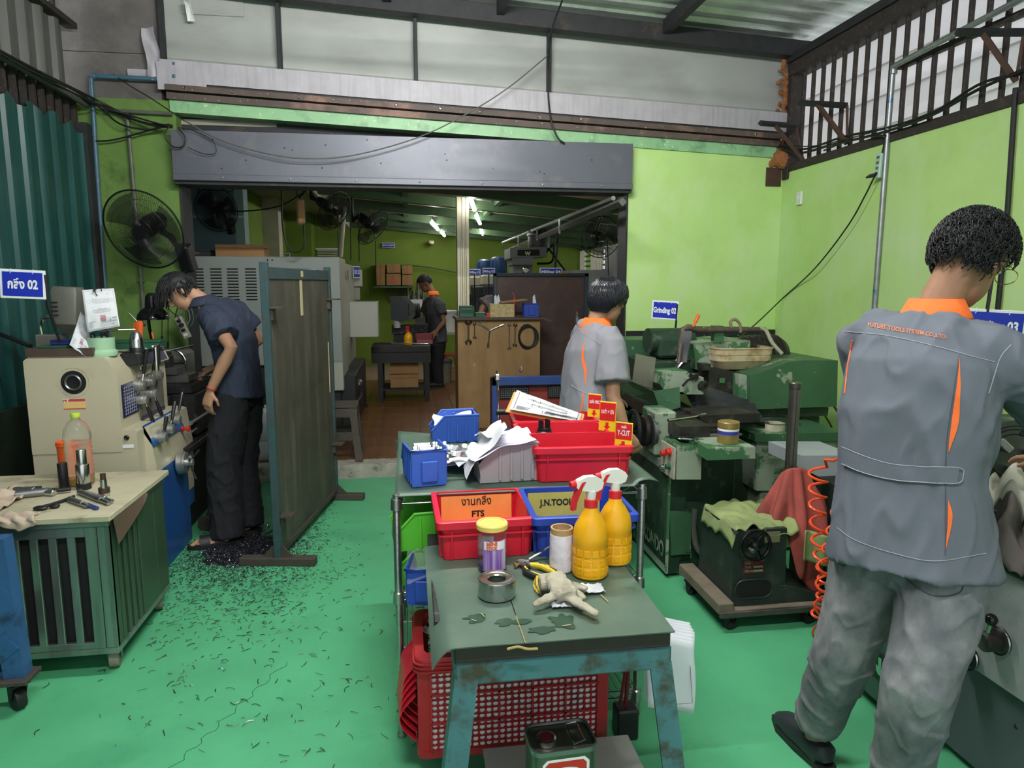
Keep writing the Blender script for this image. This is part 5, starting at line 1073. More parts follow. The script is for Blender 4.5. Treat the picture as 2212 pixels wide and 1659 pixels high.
cloth('white_tissue','crumpled white tissue beside the gloves','paper',lambda u,v: tuple(az(1270,1275,ZM)+Vector((-.02+u*.06,-.03+v*.05,.006+.016*abs(noise.noise(Vector((u*4,v*4,3))))))),14,12,.001,'tissue')
cloth('white_tissue','small white tissue scrap under the gloves','paper',lambda u,v: tuple(az(1212,1310,ZM)+Vector((-.025+u*.05,-.012+v*.03,.004+.012*abs(noise.noise(Vector((u*4,v*4,8))))))),14,12,.001,'tissue')
for k,(a,c) in enumerate((((1298,1285),(1314,1300)),((1214,1352),(1233,1349)),((1040,1325),(1046,1332)),((1018,1338),(1029,1341)))):
    b = MB();b.tube([az(*a,ZM+.002),az(*c,ZM+.002)],.0012,5);tag(b.obj('wood_splinter',mat('wood_pale',(.55,.42,.22),.8)),['wooden splinter right of the gloves','wooden splinter in front of the gloves','tiny splinter near the steel ring','splinter left on the wet patch'][k],'splinter','splinters on the mat')
# tin can on the lower shelf
t = thing('oil_tin','rectangular oil tin with red cap and wire handle on the lower shelf','tin',(.362,1.59,.1405),.05)
mat('tin_metal',(.16,.16,.13),.35,.85,var=.25,scale=8);mat('tin_red',(.55,.03,.02),.35)
def rr_(w_,d_,z): return [(x,y,z) for x,y in rrect(w_,d_,.025,5)]
b = MB();b.loft([rr_(.165,.115,0),rr_(.165,.115,.262)]);b.obj('body','tin_metal',t)
b = MB();b.loft([rr_(.171,.121,.258),rr_(.171,.121,.270),rr_(.163,.113,.270),rr_(.161,.111,.2635)],cap=False);b.obj('seam','steel_dull',t)
b = MB();b.lathe([(.022,.262),(.025,.264),(.025,.278),(.021,.280),(.021,.276),(.001,.276)],(-.040,-.012,0),n=24);b.obj('neck','steel',t)
b = MB();b.lathe([(.020,.2765),(.020,.281),(.001,.282)],(-.040,-.012,0),n=24);b.obj('cap',mat('cap_maroon',(.12,.015,.02),.3),t)
b = MB();b.tube([(.025,-.035,.266),(.025,-.035,.272),(.025,.035,.272),(.055,.037,.275),(.055,-.037,.275)],.0028,6,closed=True);b.obj('handle','chrome',t)
b = MB();b.add([(-.060,-.0582,.10),(.060,-.0582,.10),(.060,-.0582,.235),(.048,-.0582,.247),(-.048,-.0582,.247),(-.060,-.0582,.235)],[(0,1,2,3,4,5)]);b.obj('label_border','sign_white',t,0)
b = MB();b.add([(-.053,-.0586,.10),(.053,-.0586,.10),(.053,-.0586,.231),(.044,-.0586,.240),(-.044,-.0586,.240),(-.053,-.0586,.231)],[(0,1,2,3,4,5)]);b.obj('label','tin_red',t,0)
b = MB();b.add([(.040*math.cos(k*PI/12),-.0589,.208+.016*math.sin(k*PI/12)) for k in range(24)],[tuple(range(24))]);b.obj('label_oval','sign_white',t,0)
text('lettering','BERO',.022,'sign_blue',t,(.004,-.0592,.207),(PI/2,0,0),bold=.0006,wfit=.05)
b = MB();b.tube(bez([(.215,1.54,.155),(.235,1.555,.158),(.25,1.575,.161)]),.014,10)
for k in range(7): b.lathe([(.014,0),(.0165,.002),(.014,.004)],(.215+.005*k,1.542+.004*k,.155+.001*k),(1,.6,.1),10,cap=False)
tag(b.obj('black_hose','black_rubber'),'short ribbed black hose lying on the lower shelf','hose')
# papers hanging at the right of the bench
t = thing('hanging_papers','thick bundle of white drawings hanging off the right of the bench','papers',(.62,1.70,.60))
for k in range(7):
    q = MB();dx = .004*k;q.sheet(lambda u,v: (.622+dx*.8+u*.125+.004*math.sin(v*5+k)+.05*(1-v)*(.5-u)*0+.012*(1-v),1.70+.012*k-.03*u+.01*math.sin(v*3+u*2),.615-.02*u-(1-v)*.225+.006*k*(v-.5)),8,10,.0006);q.obj('sheet','paper',t,180,w=True)
q = MB()
for i in range(5): q.tube([(.65+.012*i,1.676+.01*0,.42+.0*i),(.65+.012*i,1.676,.425)],.001,4)
q.tube([(.735,1.668,.56),(.748,1.664,.415),(.70,1.68,.405)],.0008,4);q.obj('print','ink',t,w=True)
b = MB();b.sheet(lambda u,v: (.575+u*.05,1.60+.02*u,.64-.05*(1-v)*(u+.2)),4,4,.001);b.obj('sheet','paper_lilac',t,w=True)
# magnetic stand behind the crate
t = thing('magnetic_stand','black magnetic base with jointed rods beside the crate','measuring stand',(.715,2.13,0))
b = MB();b.box((0,0,.055),(.075,.07,.11),.006);b.obj('base','black_oxide',t)
b = MB();b.tube([(.0,0,.11),(.01,.0,.34)],.008,8);b.tube([(-.02,.0,.12),(.01,0,.34)],.006,8);b.obj('rods',mat('rod_maroon',(.10,.012,.015),.4),t)
b = MB();b.ell((.01,0,.345),.020);b.lathe([(.0,0),(.03,.002),(.03,.015),(.001,.018)],(-.02,-.01,.35),(-.3,-1,0),14);b.obj('knob','black_oxide',t)
# ================================================================== RIGHT: green cylindrical grinder
def ppoly(pix,Y): return [(p.x,p.z) for p in (ay(x,y,Y) for x,y in pix)]
mat('gr_green',(0.042,0.115,0.058),0.42,var=.2,scale=3,wear=((.27,.32,.24),.12,5.5,.015),spots=((.22,.28,.2),-.3,40))
mat('gr_worn',(0.27,0.33,0.25),0.5,var=.15,scale=5,wear=((.05,.15,.065),.42,6,.015))
mat('gr_dark',(0.018,0.045,0.025),0.5,var=.3,scale=5,wear=((.09,.10,.08),.12,9,.05))
mat('gr_black',(0.012,0.016,0.013),0.5,var=.4,scale=8,wear=((.07,.07,.055),.12,14,.05))
mat('iron_dark',(0.045,0.042,0.038),0.42,.6,var=.3,scale=10,wear=((.12,.11,.09),.2,15,.06))
gd = thing('cylindrical_grinder','large worn green cylindrical grinder in the right corner','grinding machine',(2.1,4.1,0))
G = lambda b,nm,m,sm=32: b.obj(nm,m,gd,sm,w=True)
b = MB();b.prism([(1.33,0.02),(1.40,.02),(1.44,.60),(1.46,.74),(1.36,.74),(1.30,.45)],'y',3.36,5.15);b.bx(1.38,2.3,3.75,5.1,.02,.74,.01);G(b,'bed','gr_dark')
b = MB();b.prism([(1.322,.03),(1.335,.03),(1.335,.62),(1.325,.62)],'y',3.34,3.92);G(b,'front_panel','gr_worn')
b = MB();b.prism([(1.3195,.075),(1.3225,.075),(1.3225,.215),(1.3195,.215)],'y',3.355,3.70);G(b,'name_plate',mat('plate_black',(.012,.012,.012),.4))
o = text('lettering','KONDO',.115,'gr_worn',gd,(1.318-2.1,3.53-4.1,.145),(PI/2,0,-PI/2),wfit=.32,bold=.004)
b = MB();b.bx(1.35,1.72,3.40,3.75,.02,.70,.008);G(b,'near_pillar','gr_dark')
b = MB();b.prism(ppoly([(1447,1105),(1494,1108),(1492,1196),(1450,1200)],3.34),'y',3.34,3.46);G(b,'terminal_box','gr_green')
b = MB();c_ = ay(1482,1190,3.33);b.cyl(c_,c_+Vector((0,-.03,0)),.006,n=8);b.tube([c_+Vector((-.012,-.03,0)),c_+Vector((.014,-.03,0)),c_+Vector((.014,-.03,-.03))],.005,6);G(b,'drain_tap','steel')
b = MB();b.tube(bez([ay(1500,1100,3.36),ay(1498,1150,3.36),ay(1510,1190,3.34),ay(1545,1205,3.3)]),.016,10);G(b,'conduit_hose','conduit_grey')
# control box with buttons on its left face
b = MB();b.prism(ppoly([(1462,962),(1516,968),(1514,1036),(1461,1036)],3.22),'y',3.22,3.40);G(b,'control_box','gr_worn')
c0 = ay(1461,1000,3.22)
b = MB();b.prism([(c0.x-.014,c0.z-.085),(c0.x-.004,c0.z-.085),(c0.x-.004,c0.z+.075),(c0.x-.014,c0.z+.075)],'y',3.22,3.40);G(b,'button_plate',mat('panel_beige',(.42,.40,.32),.5,var=.2,scale=20))
for k,(dy,dz,m,r) in enumerate(((.05,.045,'stop_red',.017),(.125,.02,'stop_red',.014),(.05,-.03,'green_case',.013),(.125,-.055,'chrome',.015))):
    q = MB();q.lathe([(r*1.25,0),(r*1.25,.006),(r,.007),(r,.022),(.001,.024)],(c0.x-.014,3.22+dy,c0.z+dz),(-1,0,0),16);G(q,'push_button',m)
# handwheels on the front
for (Y,z,r,m,dx) in ((3.62,.75,.105,'black_rubber',0),(3.60,.75,.085,'iron_dark',.04),(3.58,.75,.095,'steel_dull',.075)):
    q = MB();x = 1.22+dx
    if dx == 0:
        q.tube(arc((x,Y,z),r,0,2*PI,32,'yz')[:-1],.014,10,closed=True)
        for k in range(3): a = k*2*PI/3+.4;q.cyl((x,Y,z),(x,Y+r*math.cos(a),z+r*math.sin(a)),.010,n=8)
        q.cyl((x-.02,Y,z),(1.33,Y,z),.022,n=14);G(q,'hand_wheel',m)
    else: q.lathe([(.03,0),(r*.96,0),(r,.004),(r,.022),(r*.9,.026),(.03,.026)],(x,Y,z),(1,0,0),32);G(q,'dial_ring',m)
b = MB();b.bx(1.30,1.42,3.50,3.72,.63,.87,.01);G(b,'wheel_boss','gr_worn')
# table, saddle, near plate
b = MB();pl = [(ay(1470,937,3.38).x,3.42),(1.385,3.06),(1.64,3.06),(1.66,3.42)]
b.prism([(1.40,3.06),(1.645,3.06),(1.66,3.46),(1.42,3.46)],'z',.715,.772);G(b,'near_plate','gr_worn')
b = MB();b.prism([(1.36,3.30),(1.52,3.30),(1.62,5.0),(1.46,5.0)],'z',.76,.83);G(b,'table','iron_dark')
b = MB();b.prism([(1.50,3.32),(1.66,3.34),(1.74,4.3),(1.60,4.3)],'z',.70,.80);G(b,'swivel_table','iron_dark')
b = MB();b.prism([(1.55,3.48),(1.90,3.50),(1.88,3.72),(1.53,3.72)],'z',.80,.85);b.prism([(1.50,3.36),(1.62,3.36),(1.62,3.44),(1.50,3.44)],'z',.79,.815);G(b,'slide_block','iron_dark')
# splash guard trough on the left
b = MB();P = [(1345,815),(1440,850),(1467,838),(1470,880),(1430,893),(1345,862)]
A_ = [ay(1340,812,4.5),ay(1412,846,3.75),ay(1468,836,3.72),ay(1470,880,3.72),ay(1428,892,3.75),ay(1345,862,4.5)]
off = Vector((.012,.012,0))
b.add([A_[0],A_[1],A_[4],A_[5]]+[a+off for a in (A_[0],A_[1],A_[4],A_[5])],[(0,1,2,3),(7,6,5,4),(0,4,5,1),(1,5,6,2),(2,6,7,3),(3,7,4,0)])
b.add([A_[1],A_[2],A_[3],A_[4]]+[a+Vector((0,.014,0)) for a in (A_[1],A_[2],A_[3],A_[4])],[(0,1,2,3),(7,6,5,4),(0,4,5,1),(1,5,6,2),(2,6,7,3),(3,7,4,0)]);G(b,'splash_guard','gr_green')
b = MB();b.prism(ppoly([(1428,892),(1470,888),(1480,925),(1440,935)],3.9),'y',3.9,4.6);G(b,'guard_base','gr_black')
# work head (left, far)
b = MB();b.prism(ppoly([(1332,735),(1455,733),(1455,790),(1332,790)],4.75),'y',4.75,5.1);G(b,'head_cover','gr_green')
b = MB();b.loft([[(x,y,z) for x,y,z in ((x0,4.50+.11*math.cos(a),1.17+.085*math.sin(a)) for a in [k*PI/8 for k in range(16)])] for x0 in (1.60,1.64,1.66,1.90)]);G(b,'drive_motor','gr_dark')
b = MB();b.bx(1.64,1.91,4.38,4.62,1.06,1.20,.02);G(b,'motor_housing','gr_dark')
b = MB();b.bx(1.52,1.92,4.3,4.7,.83,1.05,.01);G(b,'work_head','gr_dark')
b = MB();b.lathe([(.001,0),(.10,0),(.12,.01),(.12,.05),(.09,.06),(.09,.10)],(1.80,4.22,.97),(0,1,0),32);G(b,'chuck_ring','gr_dark')
b = MB();b.lathe([(.095,-.004),(.105,-.010),(.112,-.004),(.112,.004)],(1.80,4.215,.97),(0,1,0),36,cap=False);G(b,'bright_ring','steel')
b = MB();b.tube([(1.62,4.1,.97),(1.62,4.0,.97)],.001,4)
A_ = ppoly([(1374,764),(1417,773),(1409,840),(1366,824)],3.95);b = MB();b.prism(A_,'y',3.95,3.956);G(b,'clear_screen',mat('acrylic',(.22,.22,.17),.2,alpha=.62,var=.1))
# tailstock-like grinding fixture in the centre (worn white-green)
b = MB();b.prism(ppoly([(1432,806),(1487,802),(1487,845),(1440,850),(1425,830)],3.85),'y',3.85,4.05);G(b,'fixture_block','gr_worn')
b = MB();b.prism(ppoly([(1484,818),(1520,815),(1520,852),(1484,852)],3.80),'y',3.80,4.0);G(b,'fixture_arm','gr_worn')
c_ = ay(1524,836,3.79);b = MB();b.lathe([(.030,.06),(.038,.05),(.038,.02),(.030,.015),(.030,0),(.014,0),(.014,.02)],c_,(-.35,.9,.1),22);G(b,'bore_sleeve','iron_dark')
c_ = ay(1499,812,3.8);b = MB();b.lathe([(.026,0),(.028,.03),(.024,.036),(.001,.036)],c_-Vector((0,0,.02)),(0,0,1),18);b.tube([c_+Vector((0,-.01,.0)),c_+Vector((-.06,-.05,-.02)),c_+Vector((-.095,-.07,-.045))],.007,8);G(b,'clamp_lever','black_oxide')
b = MB();c_ = ay(1488,795,4.1);b.lathe([(.001,0),(.085,0),(.09,.005),(.09,.045),(.085,.05),(.001,.05)],c_+Vector((.08,.2,-.03)),(-.2,1,0),32);G(b,'grinding_wheel',mat('wheel_grey',(.24,.27,.30),.8))
# wheel head
b = MB();b.prism(ppoly([(1499,744),(1620,736),(1622,800),(1502,798)],4.15),'y',4.15,4.60);G(b,'wheel_cover','gr_worn')
b = MB();b.prism(ppoly([(1543,704),(1564,704),(1564,738),(1543,738)],4.12),'y',4.12,4.17);G(b,'pipe_bracket','gr_green')
b = MB();b.prism(ppoly([(1530,793),(1600,806),(1600,868),(1532,850)],4.0),'y',4.0,4.5);b.prism(ppoly([(1517,786),(1536,786),(1536,800),(1517,800)],3.97),'y',3.97,4.05);G(b,'slideway','iron_dark')
b = MB();b.prism(ppoly([(1596,808),(1622,812),(1622,880),(1596,866)],3.92),'y',3.92,4.4);G(b,'wheel_head_front','gr_worn')
b = MB();hp = ppoly([(1620,810),(1640,806),(1702,782),(1740,778),(1810,779),(1808,878),(1640,884),(1620,880)],3.88);b.prism(hp,'y',3.88,4.40);G(b,'wheel_head_hood','gr_green')
b = MB();b.prism(ppoly([(1632,884),(1790,880),(1788,898),(1640,905)],3.95),'y',3.95,4.5);b.prism(ppoly([(1600,905),(1770,900),(1770,935),(1600,935)],4.0),'y',4.0,4.6);G(b,'cross_slide','gr_dark')
b = MB();b.lathe([(.12,0),(.135,.01),(.135,.26),(.11,.30),(.001,.31)],(2.20,4.35,1.07),(1,.1,0),24);G(b,'motor','iron_dark')
for k in range(9): q = MB();q.lathe([(.135,0),(.142,.003),(.142,.010),(.135,.013)],(2.23+.026*k,4.353+.0026*k,1.07),(1,.1,0),24,cap=False);G(q,'cooling_fin','iron_dark')
b = MB();b.tube(arc((2.36,4.36,1.235),.022,0,2*PI,14,'xz')[:-1],.006,6,closed=True);G(b,'eye_bolt','bronze_dark')
b = MB();b.prism(ppoly([(1630,938),(1826,934),(1826,952),(1652,956),(1632,955)],3.55),'y',3.55,4.05);G(b,'rear_table','gr_green')
b = MB();b.prism(ppoly([(1634,955),(1826,953),(1826,1060),(1634,1060)],3.58),'y',3.58,4.05);b.bx(1.98,2.75,3.6,4.6,.02,.5,.01);G(b,'rear_body','gr_worn')
b = MB();b.sheet(lambda u,v: (1.66+u*.40,3.78+v*.22-.1*u,.80+.10*v+.02*math.sin(u*5)+.10*(v-.5)**2-.05*u),16,10,.003);G(b,'splash_sheet',mat('oily_sheet',(.05,.055,.06),.2,.4,var=.3))
# pipes on top
b = MB();b.tube([ay(1466,786,4.05),ay(1471,740,4.08),ay(1475,712,4.1),ay(1486,707,4.1),ay(1505,712,4.1),ay(1640,712,4.15)],[.010,.016,.020,.022,.022,.016],12);G(b,'coolant_pipe',mat('rusty_pipe',(.11,.085,.07),.6,.4,var=.3,scale=20,wear=((.3,.28,.25),.1,30)))
c_ = ay(1497,706,4.08);b = MB();b.tube([c_,c_+Vector((.01,0,.02)),c_+Vector((.035,0,.075))],[.008,.010,.013],8);G(b,'valve_handle','orange_plastic')
b = MB();b.tube(bez([ay(1580,708,4.12),ay(1578,695,4.12),ay(1588,690,4.12),ay(1598,700,4.12),ay(1600,718,4.12)]),.010,8);G(b,'hose_loop',mat('hose_tan',(.22,.17,.11),.5))
b = MB();b.tube(bez([ay(1640,708,4.15),ay(1655,715,4.14),ay(1668,740,4.1),ay(1690,765,4.05)]),.012,8);G(b,'clear_hose',mat('hose_pale',(.34,.33,.24),.3))
b = MB();b.sheet(lambda u,v: tuple(ay(1462+u*22+v*10,715+(1-v)*68,4.07)+Vector((0,.01*math.sin(v*6),0))),6,10,.003);G(b,'rubber_flap',mat('flap_grey',(.10,.10,.11),.6))
b = MB();b.tube(bez([ay(1395,735,4.7),ay(1405,718,4.7),ay(1430,725,4.7),ay(1460,730,4.5)]),.010,8);b.tube([ay(1424,722,4.6),ay(1452,719,4.6)],.018,10);G(b,'top_hose',mat('hose_dirty',(.12,.10,.07),.7))
b = MB();b.tube([ay(1800,875,4.5),ay(1826,915,4.4)],.008,8);b.tube(bez([ay(1782,898,4.3),ay(1795,920,4.3),ay(1800,940,4.3)]),.006,8);G(b,'rear_pipe','bronze_dark')
b = MB();b.box(ay(1560,822,3.99),(.035,.003,.03));G(b,'spec_plate','gr_worn')
# basin on the wheel head
mat('basin_cream',(.50,.42,.27),.45,var=.12,scale=6,wear=((.26,.16,.06),.22,8,.1))
c_ = ay(1607,800,4.05);t = thing('plastic_basin','stained cream plastic basin sitting on the green wheel head','basin',(c_.x,4.17,c_.z+.005))
def rb(w_,d_,z,r=.05): return [(x,y,z) for x,y in rrect(w_,d_,r,5)]
b = MB();b.loft([rb(.30,.22,0),rb(.33,.25,.015),rb(.36,.28,.05),rb(.372,.29,.055),rb(.375,.292,.085),rb(.365,.285,.088),rb(.375,.292,.092),rb(.378,.295,.135),rb(.370,.287,.135),rb(.355,.275,.055),rb(.30,.22,.008)]);b.obj('shell','basin_cream',t)
b = MB();b.loft([rb(.381,.298,.128),rb(.388,.305,.130),rb(.388,.305,.138),rb(.370,.287,.138)],cap=False);b.obj('rim','basin_cream',t)
# things on the grinder tables
def tin_can(name,label,loc,r,h,mbody,mlid,group=None,open_=False):
    t = thing(name,label,'can',loc,0,group);b = MB()
    if open_: cup(b,[(.001,0),(r,0),(r,h)],[(.001,.02),(r-.002,.02),(r-.002,h)],n=28)
    else: b.lathe([(.001,0),(r*.96,0),(r,.005),(r,h*.76),(r*.93,h*.78),(r*.93,h*.8),(.001,h*.8)],n=28)
    b.obj('body',mbody,t);return t
t = tin_can('grease_tin','gold grease tin with blue band on the worn green plate',(1.555,3.17,.7725),.052,.105,mat('gold_tin',(.40,.27,.10),.35,.5,var=.1),None)
b = MB();b.lathe([(.050,.078),(.053,.080),(.053,.104),(.050,.107),(.001,.105)],n=36);b.obj('lid','gold_tin',t)
b = MB();b.lathe([(.0523,.046),(.0523,.062)],n=32,cap=False);b.obj('blue_band',mat('band_blue',(.03,.05,.35),.4),t);b = MB();b.lathe([(.0523,.064),(.0523,.074)],n=32,cap=False);b.obj('white_band','sign_white',t)
p = ay(1680,957,3.62);t = tin_can('open_tin','open stained white tin on the right green table',(p.x,3.66,p.z),.055,.11,mat('tin_white',(.46,.43,.33),.5,var=.25,scale=14,wear=((.22,.14,.06),.15,12)),None,None,True)
b = MB();b.lathe([(.055,.106),(.057,.108),(.057,.112),(.055,.113)],n=28,cap=False);b.obj('rim','steel_dull',t)
b = MB()
for i in range(10): a = -1.9+i*.03;b.box((.0555*math.cos(a),.0555*math.sin(a),.032),(.001,.0012,.016),0,a)
b.obj('barcode','ink',t)
t = thing('slip_joint_pliers','rusty slip joint pliers lying on the right green table','pliers',ay(1760,943,3.70)); 
b = MB();b.tube([(-.13,.0,.006),(-.05,.01,.008),(.02,0,.008)],[.007,.008,.010],8);b.tube([(-.13,-.035,.006),(-.05,-.015,.008),(.02,0,.008)],[.007,.008,.010],8);b.obj('handles',mat('rust_green',(.16,.17,.10),.6,.4,var=.3,scale=30),t);b = MB();b.box((.05,0,.008),(.07,.03,.014),.004,-.15);b.obj('jaws','rust_green',t)
b = MB();b.tube(bez([ay(1443,908,3.45),ay(1500,900,3.5),ay(1522,895,3.52),ay(1532,905,3.52),ay(1535,925,3.52)],10),.007,8);tag(b.obj('chrome_crank','chrome'),'bent chrome rod lying over the dark grinder table','tool')
for k,(a,c,lb,m) in enumerate((((1448,945),(1500,943),'flat black file end beside the combination wrench','black_oxide'),((1470,947),(1502,950),'small combination wrench on the worn plate','chrome'),((1500,940),(1595,938),'thin steel rod behind the grease tin','steel_dull'))):
    p0,p1 = az(*a,.782),az(*c,.782);b = MB();b.tube([p0,p1],.007 if k != 1 else .005,8)
    if k == 1: b.lathe([(.010,0),(.018,0),(.018,.008),(.010,.008)],p1-Vector((0,0,.004)),(0,0,1),14,cap=False);b.ell(p0,(.016,.012,.005))
    if k == 2: b.lathe([(.010,0),(.017,0),(.017,.008),(.010,.008)],p1-Vector((0,0,.004)),(0,0,1),14,cap=False)
    tag(b.obj('bench_tool',m),lb,'tool')
# grinder sign
pc = ay(1436,670,4.85);sign('machine_sign','blue sign lettered Grinding 02 on a pole behind the green grinder',.192,.136,'Grinding 02',pc,(0,rad(3),rad(-33)),size=.40,wfit=.86,bold=.0022,pole=[(.088,.006,.05),(.088,.006,-.1),(.078,.006,-.36)])
pc = ay(2140,704,2.60);sign('machine_sign','blue sign lettered Grinding 03 beside the nearest worker',.28,.138,'Grinding 03',pc,(0,rad(3),rad(-14)),size=.42,wfit=.78,bold=.0022,pole=[(-.02,.006,.05),(-.02,.006,.45)])
# ================================================================== small tool grinder base on a dolly
mat('tg_dark',(0.020,0.030,0.026),0.45,var=.25,scale=4,spots=((.12,.13,.12),-.3,50),wear=((.06,.065,.05),.1,8,.08));mat('dusty_wood',(.15,.125,.09),.9,var=.2,scale=8)
dl = thing('wooden_dolly','low wooden dolly on casters under the dark tool grinder','dolly',(1.58,2.92,0))
b = MB();b.bx(1.345,1.42,2.76,3.22,.085,.135,.004);b.obj('side_board','dusty_wood',dl,w=True)
b = MB();b.bx(1.42,1.85,2.76,3.22,.078,.100,.004);b.obj('deck','dusty_wood',dl,w=True)
b = MB();b.bx(1.35,1.85,2.745,2.762,.070,.098,.003);b.obj('front_lip','dirty_steel',dl,w=True)
for (x,y) in ((-.16,-.14),(-.19,.22),(.22,-.14),(.22,.22)): caster(dl,x,y,.024,0,1.9,'black_rubber','dirty_black')
tg = thing('tool_grinder','dark green tool grinder base with black handwheel on the dolly','grinding machine',(1.56,2.95,.10))
X0,X1,Y0_,Y1_ = 1.424,1.685,2.80,3.16
b = MB();b.loft([[(X0+d,Y0_+d*.5,z),(X1-d,Y0_+d*.5,z),(X1-d,Y1_-d,z),(X0+d,Y1_-d,z)] for d,z in ((-.004,.10),(.0,.16),(.006,.455))]);b.obj('body','tg_dark',tg,20,w=True)
b = MB();b.loft([[(X0+.01,y,z) for y,z in ((Y0_-.006,.10),(Y0_-.006,.17),(Y1_,.17),(Y1_,.10))],[(X1,y,z) for y,z in ((Y0_-.006,.10),(Y0_-.006,.185),(Y1_,.185),(Y1_,.10))],[(X1+.10,y,z) for y,z in ((Y0_-.006,.10),(Y0_-.006,.155),(Y1_,.155),(Y1_,.10))],[(X1+.20,y,z) for y,z in ((Y0_-.006,.10),(Y0_-.006,.115),(Y1_,.115),(Y1_,.10))]]);b.obj('skirt','tg_dark',tg,w=True)
c_ = ay(1628,1272,Y0_-.008);b = MB();b.prism([(c_.x+x,c_.z+y) for x,y in rrect(.175,.085,.04,6)],'y',Y0_-.009,Y0_-.0065);b.obj('chip_opening','cabinet_dark',tg,0,w=True)
b = MB();pts = [(c_.x+x,Y0_-.009,c_.z+y) for x,y in rrect(.178,.088,.042,6)];b.tube(pts,.004,6,closed=True);b.obj('opening_lip','tg_dark',tg,w=True)
hw_c = ay(1632,1178,Y0_-.05);b = MB();b.tube(arc(hw_c,.068,0,2*PI,32)[:-1],.0085,10,closed=True);b.obj('hand_wheel','gloss_black',tg,w=True)
for a in (-1.2,.9,2.6): q = MB();e = hw_c+Vector((.066*math.cos(a),0,.066*math.sin(a)));q.tube([hw_c,hw_c.lerp(e,.5)+Vector((0,.006,0)),e],[.013,.010,.010],8);q.obj('spoke','gloss_black',tg,w=True)
b = MB();b.lathe([(.001,-.022),(.010,-.020),(.020,-.012),(.020,.03),(.012,.05)],hw_c,(0,1,0),16);b.obj('hub','gloss_black',tg,w=True)
b = MB();e = hw_c+Vector((-.03,-.005,-.012));b.lathe([(.008,.0),(.010,-.03),(.008,-.035),(.001,-.035)],e,(0,1,0),12);b.obj('crank_handle','steel_dull',tg,w=True)
c_ = ay(1628,1225,Y0_-.003);b = MB();b.box(c_,(.098,.003,.060),.001);b.obj('name_plate',mat('plate_maroon',(.13,.018,.02),.4),tg,w=True)
for k,s_ in enumerate(('KYO          ,','TYPE','SER.NO.')): text('lettering',s_,.013,'gr_worn',tg,(c_.x-1.56-.043,Y0_-.0055-2.95,c_.z-.10+.019-k*.018),(PI/2,0,0),align='LEFT',bold=.0003)
b = MB(); 
for k in (1,2): b.box((c_.x+.021,Y0_-.0055,c_.z+.0195-k*.018),(.045,.001,.009))
b.obj('plate_fields','gr_worn',tg,w=True)
c_ = ay(1668,1160,Y0_+.004);b = MB();b.box(c_,(.075,.004,.052),.001);b.obj('maker_plate',mat('plate_brass',(.36,.32,.20),.4,.5),tg,w=True)
b = MB();b.lathe([(.004,0),(.010,0),(.010,.005),(.004,.005)],ay(1588,1150,Y0_),(0,-1,0),14);b.obj('screw_hole','steel_dull',tg,w=True)
# gauge column
t = thing('gauge_column','tall grey round column with a scale rising through the red cloth','column',(1.79,2.99,.40))
b = MB();b.lathe([(.001,0),(.026,0),(.026,.665),(.029,.668),(.029,.690),(.026,.694),(.001,.694)],n=22);b.obj('tube',mat('col_steel',(.13,.115,.105),.35,.8,var=.2,scale=9),t)
b = MB();b.box((.004,-.0265,.44),(.010,.004,.44),.001);b.obj('scale','steel_dull',t)
b = MB();b.lathe([(.030,.20),(.030,.235),(.026,.24)],n=20);b.box((0,-.02,.17),(.045,.05,.08),.004);b.obj('clamp','black_oxide',t)
# cloths
mat('cloth_red',(.36,.075,.06),.95,var=.15,scale=6,wear=((.20,.05,.045),.3,4,.12));mat('cloth_green',(.26,.32,.13),.95,var=.15,scale=6,wear=((.16,.20,.09),.25,5,.12))
def redc(u,v):
    a = (u-.5)*3.4;h = .70-v*(.34+.22*math.exp(-((u-.60)/.16)**2)+.05*math.sin(u*31));k = v*(1-.45*max(0,v-.45)/.55);r = .03+.17*k+.035*math.sin(u*27+v*2)*v**.7+.012*math.sin(u*53)*v
    sl = .03*(1-v)
    return (1.785+1.15*r*math.sin(a)+sl*math.sin(a),2.955-1.0*r*math.cos(a)*.9,h-.05*(abs(u-.5)*2)**2*(v < 2))
cloth('red_cloth','worn red cloth draped round the gauge column','cloth_red',redc,90,30,.004)
def gcl(u,v):
    x = 1.40+u*.34;y = 2.80+v*.34;z = .460+.05*abs(noise.noise(Vector((u*4.5+v,v*3,4))))+.028*math.exp(-((u-.55)/.3)**2-((v-.7)/.4)**2)
    if u < .1: z -= (.1-u)*.8;x += (.1-u)*.15
    if v < .12: z -= (.12-v)*.35*(1 if u > .5 else .2)
    return (x,y,z)
cloth('green_cloth','olive green cloth lying crumpled over the tool grinder top','cloth_green',gcl,44,36,.004)
cloth('green_cloth','bright green cloth scrap hanging behind the orange hose','cloth_green',lambda u,v: (1.72+u*.12,2.72+.02*math.sin(u*6),.33+v*.14-.03*u),12,12,.004)
# red fire-safe lump behind: dark red flange at the dolly
b = MB();b.lathe([(.03,0),(.085,.0),(.085,.05),(.05,.06),(.05,.09),(.03,.09)],(1.76,3.02,.101),(0,0,1),24,cap=False);tag(b.obj('iron_flange','iron_dark'),'dusty iron flange lying on the dolly behind the skirt','metal part')
